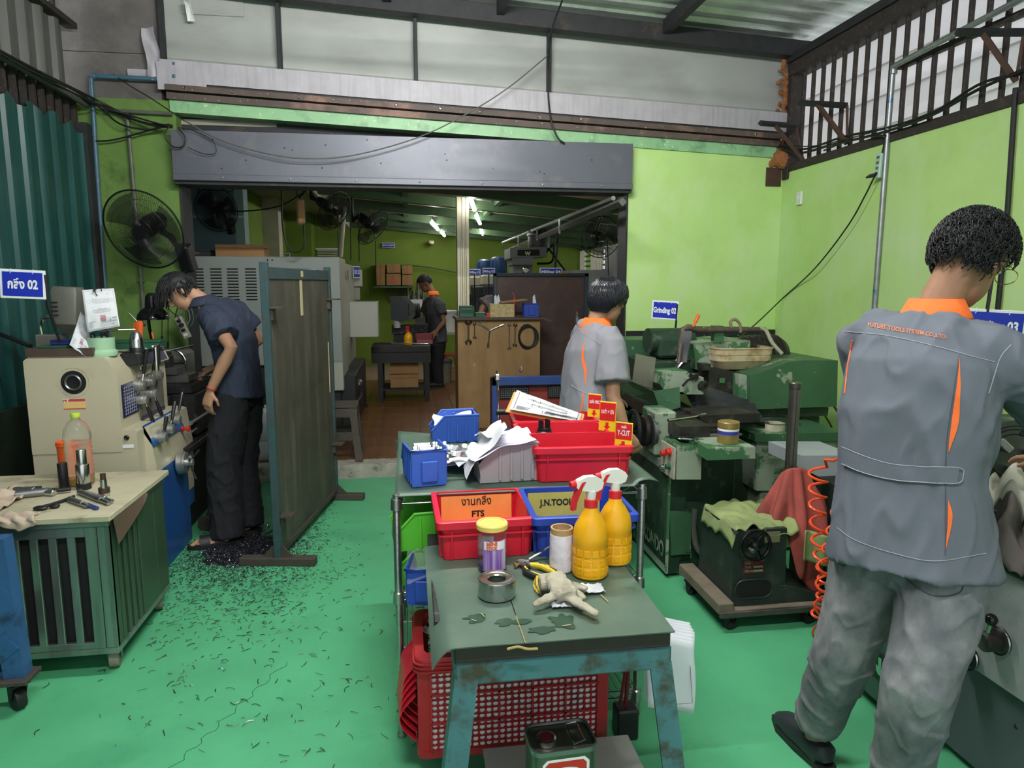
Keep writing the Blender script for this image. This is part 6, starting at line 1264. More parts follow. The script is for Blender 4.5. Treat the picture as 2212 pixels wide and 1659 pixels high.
# orange coil hose
mat('hose_orange',(.80,.075,.02),.3,var=.05)
def coil(axis,r,turns,n=20):
    A = bez(axis,12);m = len(A);out = [];N = int(turns*n)
    for i in range(N+1):
        s = i/N*(m-1);k = min(int(s),m-2);p = A[k].lerp(A[k+1],s-k);t = 2*PI*i/n;rr = r(i/N) if callable(r) else r
        out.append(p+Vector((rr*math.cos(t),rr*math.sin(t)*.9,0)))
    return out
b = MB();b.tube([ay(1822,985,2.32),ay(1800,995,2.34),ay(1782,993,2.38)]+coil([ay(1768,1010,2.42),ay(1766,1090,2.42),ay(1770,1180,2.42),ay(1780,1245,2.40),ay(1774,1290,2.36),ay(1758,1335,2.34)],lambda s: .036-.022*s,12,18),.0055,7);ho = tag(b.obj('coiled_air_hose','hose_orange'),'long orange coiled air hose hanging beside the nearest worker','hose')
b = MB();b.tube(coil([ay(1812,1090,2.2),ay(1795,1160,2.25),ay(1778,1225,2.3),ay(1772,1300,2.32),az(1764,1400,.012)],.020,7,16),.0045,7);tag(b.obj('coiled_air_hose','hose_orange'),'short orange hose coils tucked beside the worker leg','hose')
# ================================================================== grey machine in front of the nearest worker
mat('gm_grey',(.30,.32,.32),.42,var=.12,scale=3,wear=((.17,.19,.19),.25,4,.12),spots=((.05,.05,.05),-.35,40));mat('gm_lower',(.075,.095,.10),.45,var=.12,scale=3,spots=((.3,.3,.3),-.42,60));mat('gm_green',(.045,.10,.075),.45,var=.2)
MX = 1.72
gm = thing('grey_grinder','grey grinding machine with lever knobs in front of the nearest worker','grinding machine',(2.2,1.6,0))
b = MB();b.bx(MX+.03,2.7,-.3,2.30,.02,.55,.01);b.obj('base','gm_lower',gm,w=True)
b = MB();b.bx(MX,MX+.05,.2,ax(2045,1300,MX).y,.36,.72,.006);b.obj('apron_panel','gm_grey',gm,w=True)
b = MB();b.bx(MX-.02,2.7,-.3,2.30,.715,.76,.01);b.obj('table_edge','gr_black',gm,w=True)
b = MB();b.prism(ppoly([(1731,984),(1850,984),(1850,1068),(1731,1012)],3.10),'y',3.10,3.42);b.obj('bed_end',mat('gm_light',(.36,.39,.42),.45,var=.1,wear=((.2,.21,.22),.1,6)),gm,w=True)
b = MB();b.bx(2.0,2.3,2.5,3.3,.02,.60);b.obj('end_leg','gr_black',gm,w=True)
b = MB();b.box(ay(1812,1036,3.096),(.07,.004,.035));b.obj('tag_plate','bronze_dark',gm,w=True)
for (px,py) in ((2092,1417),(2160,1383)):
    c_ = ax(px,py,MX);q = MB();q.lathe([(.042,0),(.042,.006),(.036,.012),(.030,.014),(.030,.055),(.024,.06),(.001,.06)],c_,(-1,0,0),24);lv = q.obj('lever_boss','black_oxide' if px < 2100 else 'iron_dark',gm,w=True)
    q = MB();q.lathe([(.0425,.004),(.044,.006),(.0425,.010)],c_,(-1,0,0),24,cap=False);q.obj('boss_ring','steel',gm,w=True)
    q = MB();q.cyl(c_+Vector((-.045,0,.01)),c_+Vector((-.05,-.012,.062)),.007,n=10);q.obj('lever','steel',gm,w=True)
    q = MB();q.ell(c_+Vector((-.051,-.014,.076)),.018);q.obj('ball_grip','gloss_black',gm,w=True)
for (px,py) in ((2065,1470),(2195,1570)): q = MB();q.lathe([(.008,0),(.006,.003)],ax(px,py,MX),(-1,0,0),8);q.obj('screw','iron_dark',gm,w=True)
b = MB();b.prism([(1.655,.05),(1.73,.05),(1.73,.42),(1.68,.42),(1.66,.25)],'y',1.95,2.32);b.obj('foot_casting','gm_green',gm,w=True)
b = MB();b.box((1.655,2.13,.185),(.006,.30,.10),.002);b.obj('badge','plate_black',gm,w=True)
text('lettering','ONO',.085,'steel',gm,(1.651-2.2,2.13-1.6,.185),(PI/2,0,-PI/2),wfit=.22,bold=.004)
b = MB();b.box((1.664,2.15,.33),(.003,.16,.06),.001);b.obj('info_plate',mat('plate_green',(.20,.34,.22),.4,.3),gm,w=True)
b = MB();b.lathe([(.012,0),(.020,.004),(.020,.03),(.001,.035)],(1.68,2.10,.44),(-1,0,.2),12);b.obj('oil_cup','steel_dull',gm,w=True)
# chuck
c_ = ay(2188,985,2.02);b = MB();b.lathe([(.030,0),(.118,0),(.122,.004),(.122,.075),(.10,.08),(.06,.085),(.06,.20),(.001,.2)],c_,(.25,1,0),40);b.obj('chuck',mat('chuck_green',(.07,.085,.07),.35,.6,var=.2,scale=14),gm,w=True)
for r in (.075,.092,.104): q = MB();d = Vector((.25,1,0)).normalized();a,bb_ = frame(d);q.tube([c_-d*.001+(a*math.cos(t)+bb_*math.sin(t))*r for t in [k*2*PI/36 for k in range(36)]],.0018,5,closed=True);q.obj('ring_groove','cabinet_dark',gm,w=True)
for k in range(3):
    ang = k*2*PI/3+.3;d = Vector((.25,1,0)).normalized();a,bb_ = frame(d);e = a*math.cos(ang)+bb_*math.sin(ang);q = MB();M_ = Matrix((e,d,e.cross(d))).transposed();q.box(c_+e*.062-d*.018,(.055,.038,.026),.003,M_.to_euler());q.obj('jaw','steel',gm,w=True)
    ang += 1.0;e = a*math.cos(ang)+bb_*math.sin(ang);q = MB();q.lathe([(.001,.002),(.008,.002),(.010,0)],c_+e*.08,-d,12);q.obj('socket_screw','black_oxide',gm,w=True)
b = MB();b.bx(2.16,2.7,2.16,2.5,.76,1.02,.02);b.obj('work_head','gr_black',gm,w=True)
b = MB();b.tube(bez([(2.20,2.14,.95),(2.28,2.12,1.10),(2.42,2.1,1.25),(2.7,2.0,1.34)]),.03,10);b.obj('guard_arm','black_rubber',gm,w=True)
mat('rag_grey',(.12,.105,.095),.95,var=.2,scale=8);mat('rag_pale',(.42,.42,.34),.95,var=.15,scale=8)
def ragf(cx,cy,cz,w_,d_,hh,sd): return lambda u,v: (cx+(u-.5)*w_*(1-.25*abs(v-.5)),cy+(v-.5)*d_*(1-.2*abs(u-.5)),cz+hh*abs(noise.noise(Vector((u*4,v*4,sd))))*1.7+hh*.6*math.exp(-((u-.5)/.35)**2-((v-.5)/.35)**2)-.10*max(0,.12-u)*3)
cloth('grey_rag','heap of dark grey rags on the table of the grey machine','rag_grey',ragf(1.86,1.72,.765,.36,.42,.10,3),44,44)
cloth('pale_rag','pale green rag crumpled on top of the dark rags','rag_pale',ragf(1.93,1.86,.875,.26,.22,.06,7),36,30)
# ================================================================== fittings on the right wall
b = MB();b.tube([ax(1888,672,RX-.02),ax(1918,285,RX-.02)],.017,12);gp = b.obj('galvanised_conduit','galv_pipe');tag(gp,'galvanised conduit rising up the right wall to the bars','pipe')
b = MB();b.tube([ax(1918,285,RX-.02),ax(1929,150,RX-.03),ax(1936,140,RX-.05),ax(2212,-5,RX-.06)],.017,12);b.obj('upper_run','galv_pipe',gp)
b = MB();b.lathe([(.022,0),(.022,.05)],ax(1930,160,RX-.03),(0,0,1),12);b.obj('coupling','galv_pipe',gp)
b = MB();b.box(ax(1917,290,RX-.012),(.02,.06,.02),.003);b.obj('clamp','steel',gp)
b = MB();b.tube([ax(2194,190,RX-.02),ax(2176,460,RX-.02),ax(2155,670,RX-.02)],.013,10);tag(b.obj('black_conduit','black_cable'),'black conduit running down the right wall behind the nearest worker','pipe')
c_ = ax(1901,358,RX-.03);t = thing('socket_strip','mint socket strip tied to the galvanised conduit','power strip',c_,rot=(rad(4),0,0));b = MB();b.box((0,0,0),(.04,.055,.16),.006);b.obj('body',mat('mint_plastic',(.42,.60,.48),.45),t)
for k in range(4): q = MB();q.box((-.0205,0,-.05+k*.034),(.003,.028,.016),.001);q.obj('socket','conduit_grey',t)
b = MB();b.tube([(-.02,0,-.055),(-.05,.02,-.065),(-.07,.03,-.075)],[.012,.012,.006],8);b.obj('plug','black_rubber',t)
cable('extension_cord','black power cord drooping from the socket strip to the grinder',[ax(1893,372,RX-.06),ax(1870,420,RX-.06),ax(1830,490,RX-.06),ax(1760,580,RX-.06),ay(1690,645,5.4),ay(1640,693,5.0),ay(1590,735,4.6)],.005)
cable('extension_cord','short black cord from the bars to the socket strip',[ax(1912,295,RX-.04),ax(1908,320,RX-.04),ax(1902,345,RX-.04)],.005)
c_ = ax(1727,428,RX-.012);t = thing('wall_switch','small white switch box on the right wall near the corner','switch',c_);b = MB();b.box((0,0,0),(.022,.07,.105),.004);b.obj('box','white_plastic',t);b = MB();b.box((-.012,0,.005),(.006,.02,.03),.002);b.obj('rocker','sign_white',t)
for k in range(4): cable('cable',['thick black cable lying along the foot of the bars, lowest','black cable sagging along the bars','black cable looping over the bar foot','thin black cable along the bars at the corner'][k],[[ay(1683,318,BY-.1),ax(1730,330,RX-.03),ax(1800,312,RX-.04),ax(1900,288,RX-.04),ax(2010,250,RX-.05),ax(2110,195,RX-.05),ax(2212,150,RX-.06)],[ay(1683,315,BY-.08),ax(1740,322,RX-.02),ax(1820,296,RX-.03),ax(1920,275,RX-.03),ax(2020,240,RX-.04),ax(2120,180,RX-.04),ax(2212,158,RX-.04)],[ax(1780,325,RX-.03),ax(1830,305,RX-.04),ax(1870,296,RX-.05),ax(1912,292,RX-.05)],[ay(1684,312,BY-.12),ax(1750,316,RX-.05),ax(1830,300,RX-.06),ax(1905,280,RX-.06)]][k],(.009,.008,.006,.004)[k],group='black cables at the foot of the bars')
def bracket(label,apx,bpx,cpx,X=RX-.04,Yo=0):
    t = thing('angle_bracket',label,'bracket',ax(*bpx,X),group='rusty angle brackets on the bars');L_ = t.location
    return t
def strut(t,p0,p1,m,nm,s=.022):
    q = MB();q.tube([p0,p1],s*.7,4);q.obj(nm,m,t,0,w=True)
mat('rust_brown',(.075,.038,.028),.8,var=.25,scale=15)
for lb,wall,tip,low in (('rusty angle bracket beside the corner post of the bars',ax(1720,272,RX),ay(1642,266,5.15),ax(1735,345,RX)),('rusty angle bracket second from the corner post',ax(1830,228,RX-.02),ay(1727,222,4.95),ax(1830,310,RX-.02)),('large black angle bracket at the top right of the bars',ax(2212,70,RX-.02),ay(2066,70,3.35),ax(2195,175,RX-.02))):
    t = thing('angle_bracket',lb,'bracket',wall,group='angle brackets on the bars')
    strut(t,wall,tip,'dark_steel','arm',.03);strut(t,wall.lerp(tip,.62),low,'rust_brown','brace',.026)
    strut(t,wall,low,'rust_brown','plate',.016)
# clay nest and cracks
c_ = ay(1692,343,BY-.03);b = MB();b.ell(c_,(.085,.07,.085),20,14)
for k in range(22):
    a = random.uniform(0,6.28);b.ell(c_+Vector((random.uniform(-.11,.03),.02,random.uniform(-.05,.17))),(random.uniform(.012,.03),.012,random.uniform(.012,.035)),7,5)
o = remesh(b,'clay_nest','clay',.006,1)
rough_up(o,.006,45)
tag(o,'round brown clay wasp nest in the upper right corner','nest')
b = MB()
for k in range(34): b.ell((3.055+random.uniform(-.05,.03),BY-.03,2.86+k*.016+random.uniform(-.01,.01)),(random.uniform(.012,.035),.02,random.uniform(.012,.025)),7,5)
o = remesh(b,'clay_trail','clay',.006,1);tag(o,'crumbly brown clay trail up the corner post','nest')
b = MB();b.bx(2.95,3.08,BY-.012,BY+.002,2.35,2.50);b.obj('broken_patch','rust_brown',bpy.data.objects['wall_back_right'])
# ================================================================== plywood screen on steel feet
mat('screen_ply',(.065,.058,.046),.6,var=.2,scale=3,streak=((.12,.11,.085),.25,(10,10,1)),wear=((.03,.028,.024),.15,3,.12));mat('screen_steel',(.035,.075,.088),.5,.1,var=.2,scale=8,wear=((.05,.055,.05),.3,10,.1));mat('foot_steel',(.075,.062,.05),.6,.3,var=.2)
SA,SB = Vector((-.745,3.83,0)),Vector((-.545,5.03,0));sd = (SB-SA).normalized();sa_ = math.atan2(sd.y,sd.x);SL = (SB-SA).length
sc_ = thing('plywood_screen','tall dark plywood screen in a steel frame behind the lathe worker','screen',SA,sa_)
b = MB();b.bx(0.0,.034,-.02,.02,.02,1.665,.003);b.obj('post','screen_steel',sc_)
b = MB();b.bx(SL-.034,SL,-.02,.02,.02,1.665,.003);b.obj('post','screen_steel',sc_)
b = MB();b.bx(.034,SL-.034,-.018,.018,1.575,1.64,.003);b.obj('top_rail','screen_steel',sc_)
b = MB();b.bx(.034,SL-.034,-.018,.018,.05,.085,.003);b.obj('bottom_rail','foot_steel',sc_)
b = MB();b.bx(.030,SL-.030,-.010,.004,.06,1.60);b.obj('board','screen_ply',sc_)
for x in (.017,SL-.017):
    b = MB();b.bx(x-.03,x+.03,-.21,.21,0,.045,.003);b.obj('foot','foot_steel',sc_)
    for s in (-1,1): q = MB();q.add([(x-.004,s*.02,.045),(x-.004,s*.09,.045),(x-.004,s*.02,.115),(x+.004,s*.02,.045),(x+.004,s*.09,.045),(x+.004,s*.02,.115)],[(0,1,2),(5,4,3),(0,3,4,1),(1,4,5,2),(2,5,3,0)]);q.obj('gusset','foot_steel',sc_,0)
for (x,z) in ((.05,1.42),(.05,.27),(SL-.06,1.44),(SL-.06,.42)): q = MB();q.bx(x-.04,x+.05,-.085,-.008,z,z+.009);q.bx(x-.02,x+.03,-.03,-.010,z-.06,z);q.obj('shelf_lug','foot_steel',sc_)
mat('tape_tan',(.50,.42,.25),.6);q = MB();q.bx(.56,.60,-.0135,-.0105,1.36,1.575);q.obj('tape_strip','tape_tan',sc_);q = MB();q.bx(SL-.10,SL-.085,-.0135,-.0105,.80,1.15);q.obj('tape_strip','tape_tan',sc_);q = MB();q.box((.585,-.020,1.61),(.04,.002,.035));q.obj('tape_patch','tape_tan',sc_)
# ================================================================== CNC machine
mat('cnc_grey',(.235,.26,.25),.45,var=.04,scale=2);mat('cnc_beige',(.36,.37,.32),.45,var=.05,scale=2);mat('cnc_black',(.014,.016,.018),.5,var=.15)
cn = thing('cnc_lathe','large light grey enclosed turning machine inside the rear workshop','machine',(-1.4,7.2,.12));K = lambda b,nm,m,sm=32: b.obj(nm,m,cn,sm,w=True)
CF_,CXR = 6.5,-.60
b = MB();b.bx(-2.35,CXR-.10,CF_,8.4,.82,1.79,.006);b.bx(-1.25,CXR-.1,CF_+.3,8.4,.75,.82);K(b,'enclosure','cnc_grey')
b = MB();b.bx(CXR-.10,CXR,CF_,CF_+.62,.575,1.79,.006);K(b,'front_corner','cnc_beige')
b = MB();b.bx(CXR-.12,CXR-.02,CF_+.62,8.45,.70,1.76,.006);K(b,'door','cnc_beige')
b = MB();b.bx(-1.22,-.60,CF_-.004,CF_+.004,.84,1.785,.003);K(b,'front_panel','cnc_grey')
b = MB();b.bx(-2.3,CXR-.03,CF_+.05,8.3,.16,.82,.004);b.bx(CXR-.03,CXR+.10,CF_+.10,8.2,.19,.70,.004);K(b,'base','cnc_black')
for k in range(2): q = MB();q.lathe([(.055,0),(.05,.02),(.02,.03),(.02,.08)],(CXR+.06,CF_+.15+k*1.6,.12),n=20);K(q,'foot','black_rubber')
sl = None
for cx in (427,466,502,541):
    for k in range(11):
        p = ay(cx+k*.35,581+k*6.6,CF_)
        q = MB();q.box((p.x,CF_-.002,p.z),(.096,.008,.011),.003);K(q,'vent_slot','cabinet_dark')
q = MB();q.box(ay(663,582,CF_-.01),(.17,.012,.022),.003);q.box(ay(660,582,CF_-.02),(.06,.008,.012),.002);K(q,'latch','steel_dull')
for (px,py) in ((578,562),(583,692),(583,768),(588,562)): q = MB();q.lathe([(.008,0),(.006,.004)],ay(px,py,CF_-.003),(0,-1,0),8);K(q,'screw','cabinet_dark')
for k in range(6): q = MB();c_ = ax(774+.4*k,596+k*6.5,CXR-.02);q.box((CXR-.019,c_.y,c_.z),(.006,.13,.013),.003);K(q,'door_slot','cabinet_dark')
c_ = ax(751,594,CXR);q = MB();q.box((CXR+.001,c_.y,c_.z),(.004,.15,.09));K(q,'warning_label','grey_paint')
c_ = ax(777,674,CXR);q = MB();q.box((CXR-.017,c_.y,c_.z),(.01,.08,.04),.003);K(q,'door_catch','cabinet_dark')
c_ = ax(797,632,CXR);q = MB();q.box((CXR-.017,c_.y,c_.z),(.004,.12,.08));K(q,'warning_label',mat('label_dark',(.10,.10,.06),.5))
b = MB();x0 = CXR-.02;b.bx(x0,x0+.30,7.65,7.95,.98,1.36,.006);K(b,'side_box','cnc_beige')
b = MB();b.bx(CXR-.05,CXR+.06,8.45,8.75,1.52,1.72,.006);K(b,'control_head',mat('cnc_white',(.50,.50,.46),.45));b = MB();b.bx(CXR-.05,CXR+.03,8.45,8.7,1.36,1.51,.006);K(b,'button_box','cnc_beige')
q = MB();q.tube(bez([(CXR+.08,7.0,.55),(CXR+.12,7.0,.45),(CXR+.05,6.75,.38),(CXR-.02,6.6,.36)]),.02,8);K(q,'drain_hose','black_rubber');q = MB();q.box((CXR+.10,7.05,.57),(.06,.12,.06),.015);K(q,'drain_elbow','steel_dull')
for i in range(4):
    for j in range(9): q = MB();q.box((CXR+.101,7.25+i*.13,.32+j*.03),(.004,.06,.009),.002);K(q,'base_slot','cabinet_dark')
c_ = ax(803,590,CXR);sign('machine_sign','blue sign lettered CNC 03 on the side of the grey machine',.20,.135,'CNC 03',(CXR+.03,8.25,1.685),(0,0,rad(72)),size=.5,wfit=.8,bold=.002,hooks=False)
t = smallbox('cardboard_box','long brown cardboard box lying on the grey machine',(-1.48,6.78,1.792),(.42,.28,.11),'cardboard',-.02)
t = smallbox('black_case','flat black case on the grey machine left of the cardboard box',(-1.88,6.72,1.792),(.30,.2,.06),mat('case_black',(.018,.016,.02),.5));text('lettering','-งานด่วน-',.035,mat('chalk',(.25,.25,.25),.8),t,(0,-.105,.032),(PI/2,0,0))
# ================================================================== things by the threshold
p = az(577,972,.121);t = thing('jerrycan','white plastic jerrycan on the rear floor behind the lathe worker','jerrycan',(p.x,5.88,.121));mat('can_white',(.42,.45,.48),.45,var=.08,scale=6)
b = MB();b.loft([[(x,y,z) for x,y in rrect(w_,d_,.05,4)] for w_,d_,z in ((.23,.22,0),(.25,.24,.02),(.25,.24,.15),(.245,.235,.155),(.25,.24,.16),(.25,.24,.36),(.22,.21,.39),(.10,.10,.40))]);b.obj('body','can_white',t)
b = MB();b.tube(bez([(-.08,0,.385),(-.05,0,.43),(.05,0,.43),(.08,0,.385)]),.014,8);b.obj('handle','can_white',t);b = MB();b.lathe([(.03,.38),(.03,.42),(.001,.42)],(.07,-.05,0),n=14);b.obj('cap','white_plastic',t)
p = az(738,997,.121);t = thing('plastic_stool','brown woven-pattern plastic stool at the threshold','stool',(-.565,5.80,.121));mat('stool_brown',(.065,.05,.042),.55,var=.15,bump=.5,bscale=90)
for k,(sx,sy) in enumerate(((-1,-1),(1,-1),(-1,1),(1,1))):
    q = MB();q.loft([[(sx*(.105+.045*(1-s))+dx,sy*(.105+.045*(1-s))+dy,.44*s) for dx,dy in ((-.028,-.028),(.028,-.028),(.028,.028),(-.028,.028))] for s in (0,1)]);q.obj('leg','stool_brown',t)
b = MB();b.bx(-.14,.14,-.14,.14,.43,.455,.008);b.obj('seat','stool_brown',t)
for s in (-1,1): q = MB();q.bx(-.13,.13,s*.135-.006,s*.135+.006,.36,.43);q.bx(s*.135-.006,s*.135+.006,-.13,.13,.36,.43);q.bx(-.15,.15,s*.145-.006,s*.145+.006,.17,.24);q.obj('apron','stool_brown',t)
# ================================================================== centre column, cabinet, brown board
mat('col_silver',(.48,.44,.33),.35,.6,var=.15,scale=3);b = MB();n = 24; 
ring = []
for (x,y) in [(-.065,-.03),(-.06,-.045),(-.03,-.045),(-.025,-.03),(-.012,-.03),(-.007,-.045),(.012,-.045),(.017,-.03),(.028,-.03),(.033,-.045),(.06,-.045),(.065,-.03),(.065,.04),(-.065,.04)]: ring.append((x,y))
b.prism([(.578+x,7.32+y) for x,y in ring],'z',.1,2.62);struct(b.obj('pillar_shutter_track','col_silver',None,20))
mat('plywood',(.33,.20,.085),.65,var=.2,scale=3,streak=((.23,.13,.05),.3,(5,5,1)),spots=((.06,.035,.015),-.3,25),wear=((.50,.38,.18),-.05,3,.02))
cb = thing('plywood_cabinet','plywood tool cabinet with spanners hung on its front','cabinet',(.89,7.0,.12));cbx0,cbx1 = .478,1.30
b = MB();b.bx(cbx0,cbx1,6.80,7.2,.12,1.20,.003);b.obj('body','plywood',cb,w=True)
b = MB();b.bx(cbx0-.02,cbx1+.02,6.74,7.24,1.20,1.225,.004);b.prism([(cbx1+.02,1.20),(cbx1+.10,1.175),(cbx1+.11,1.19),(cbx1+.02,1.225)],'y',6.74,6.9);b.obj('top','tray_brown',cb,w=True)
def CB(px,py,Y=6.79): return ay(px,py,Y)
def spanner(label,a,c,r,m='chrome',both=True,grp='spanners hung on the plywood cabinet'):
    p0,p1 = CB(*a),CB(*c);t = thing('spanner',label,'spanner',p0,group=grp);d = (p1-p0);u = d.normalized();s = Vector((u.z,0,-u.x))
    q = MB();q.tube([p0+u*.02,p0.lerp(p1,.5),p1-u*.02],[r*.55,r*.45,r*.55],8);q.obj('shaft',m,t,w=True)
    for p,sg in ((p0,-1),(p1,1)):
        q = MB()
        for k in (-1,1): q.tube([p-u*sg*r*.8,p+s*k*r*1.15,p+u*sg*r*1.3+s*k*r*.75],[r*.7,r*.6,r*.35],6)
        q.obj('jaw',m,t,w=True)
    return t
spanner('large open-ended spanner leftmost on the plywood cabinet',(1012,697),(1012,738),.022);spanner('short combination spanner beside the large one',(1025,700),(1025,729),.012)
spanner('dark ring spanner near the cable coil',(1100,702),(1100,752),.012,'steel_dull');spanner('combination spanner touching the black cable coil',(1113,702),(1112,745),.014)
t = thing('lug_wrench','three-way Y-shaped socket wrench hung on the plywood cabinet','spanner',CB(1058,714)); 
for e in ((1033,698),(1087,701),(1054,750)): q = MB();q.tube([CB(1058,714),CB(*e)],.008,8);q.cyl(CB(*e),CB(*e).lerp(CB(1058,714),.25),.012,n=10);q.obj('arm','steel',t,w=True)
c_ = CB(1138,727);t = thing('belt_coil','black drive belts hung in a loop on the plywood cabinet','belt',c_)
for k in range(3): q = MB();q.tube([(c_.x+(.082+.006*k)*math.cos(a)+.008*k,6.785-.008*k,c_.z+(.118-.008*k)*math.sin(a)) for a in [j*2*PI/32 for j in range(32)]],.008,7,closed=True);q.obj('belt','black_rubber',t,w=True)
b = MB();c_ = CB(1125,792);b.tube(bez([c_,c_+Vector((.01,-.01,-.02)),c_+Vector((0,-.01,-.04)),c_+Vector((-.015,-.01,-.03))]),.006,6);b.obj('hook','galv_pipe',cb,w=True)
ZC = 1.226
def onC(px): return ay(px,688,6.88).x
smallbox('green_box','green case stacked on another at the left of the cabinet top',(onC(1007),6.9,ZC+.062),(.13,.10,.05),'green_case');smallbox('green_box','green case under another at the left of the cabinet top',(onC(1007),6.9,ZC),(.14,.11,.06),'green_case');smallbox('green_box','low green case beside the stacked cases',(onC(1037),6.88,ZC),(.10,.09,.045),'green_case');smallbox('red_box','small red case beside the chipboard box',(onC(1058),6.85,ZC),(.08,.07,.04),'red_plastic')
b = MB();b.box((onC(1024),7.0,ZC+.05),(.03,.05,.10),.003);tag(b.obj('green_block','green_case'),'upright dark green block behind the green cases','case')
mat('osb',(.46,.36,.18),.8,var=.3,scale=40);t = thing('chipboard_box','open chipboard box with a loose lid on the cabinet top','box',(onC(1083),6.88,ZC)); 
for (c,d) in (((0,0,.006),(.23,.14,.012)),((0,-.07,.065),(.23,.012,.13)),((0,.07,.065),(.23,.012,.13)),((-.115,0,.065),(.012,.14,.13)),((.115,0,.065),(.012,.14,.13))): q = MB();q.box(c,d,.001);q.obj('panel','osb',t)
q = MB();q.box((.11,.0,.155),(.27,.17,.012),.001,Euler((0,rad(-6),.12)));q.obj('lid','plywood',t)
stack_bin('blue_bin','blue bin with papers on the right of the cabinet top',.15,.13,.13,(onC(1146),6.88,ZC),PI,'tote_blue','blue picking bins')
for k,px in enumerate((1072,1078,1155)): q = MB();x = onC(px);q.sheet(lambda u,v: (x-.02+u*.04*(1-.5*v),6.88+.01*u,ZC+.10+v*.10+.02*u),4,6,.001);tag(q.obj('paper_slip','paper'),['white paper slip standing in the chipboard box','second slip standing in the chipboard box','white paper slip standing in the blue bin'][k],'paper')
b = MB();c_ = CB(1111,645,7.1);b.tube([c_,c_+Vector((0,0,-.06))],.014,8);b.tube([c_,c_+Vector((.0,0,.03)),c_+Vector((-.02,0,.06))],.004,6);b.tube([c_+Vector((0,0,-.06)),Vector((c_.x,c_.y,ZC))],.008,6);tag(b.obj('red_marker','red_plastic'),'red tipped tool standing behind the chipboard box','tool')
mat('board_brown',(.045,.022,.018),.5,var=.2,scale=4,wear=((.075,.045,.035),.2,3,.1));mat('frame_navy',(.02,.035,.055),.5)
bd = thing('brown_board','large dark brown partition board in a navy steel frame','partition',(1.4,7.3,.12));bx0,bx1 = ay(1066,600,7.3).x,ay(1271,600,7.3).x;bz1 = ay(1170,590,7.3).z
b = MB();b.bx(bx0+.02,bx1-.02,7.30,7.32,.3,bz1-.02);b.obj('board','board_brown',bd,w=True)
for (x0,x1,z0,z1) in ((bx0,bx0+.035,.12,bz1),(bx1-.045,bx1,.12,bz1),(bx0,bx1,bz1-.035,bz1),(bx0,bx1,.26,.30)): q = MB();q.bx(x0,x1,7.28,7.33,z0,z1,.003);q.obj('frame','frame_navy',bd,w=True)
b = MB();b.box(ay(1220,590,7.26),(.09,.03,.02),.006);b.obj('tape_wad','cardboard',bd,w=True)
# blue and red gas cart behind the rack
mat('frame_blue',(.02,.045,.17),.45,var=.15);mat('cart_red',(.20,.028,.022),.5,var=.15)
ct = thing('blue_red_cart','red heater cabinet in a blue steel frame behind the wire rack','cart',(1.0,4.75,0));gx0,gx1 = ay(1062,820,4.6).x,1.16
b = MB();gz = ay(1062,814,4.6).z
for (x0,x1,z0,z1) in ((gx0,gx0+.045,0,gz),(gx1-.045,gx1,0,gz),(gx0,gx1,gz-.06,gz),(gx0,gx1,.25,.30),(gx0,gx1,gz-.40,gz-.36)): q = MB();q.bx(x0,x1,4.58,4.62,z0,z1,.003);q.obj('frame','frame_blue',ct,w=True)
b = MB();b.bx(gx0+.04,gx1-.03,4.625,5.05,.3,gz-.06,.004);b.obj('cabinet','cart_red',ct,w=True)
for x in (ay(1112,843,4.6).x,ay(1215,843,4.6).x):
    q = MB();q.bx(x-.10,x+.10,4.612,4.624,gz-.155,gz-.075,.003);q.obj('grille_frame','dirty_black',ct,w=True)
    q = MB()
    for i in range(13): q.bx(x-.092+i*.015,x-.090+i*.015,4.608,4.612,gz-.15,gz-.08)
    for i in range(5): q.bx(x-.095,x+.095,4.608,4.612,gz-.146+i*.015,gz-.144+i*.015)
    q.obj('grille','steel_dull',ct,w=True)
# small vice arm near the middle worker
t = thing('drill_vice_arm','grey clamp fixture sticking up behind the middle worker','fixture',ay(1246,690,6.2));b = MB();b.box((0,0,0),(.03,.03,.06),.004);b.tube([(0,0,.03),(0,0,.07)],.008,6);b.tube([(.03,0,-.01),(.12,0,-.005)],.01,8);b.tube([(0,0,-.03),(0,0,-1.12)],.012,6);b.obj('arm','steel_dull',t)
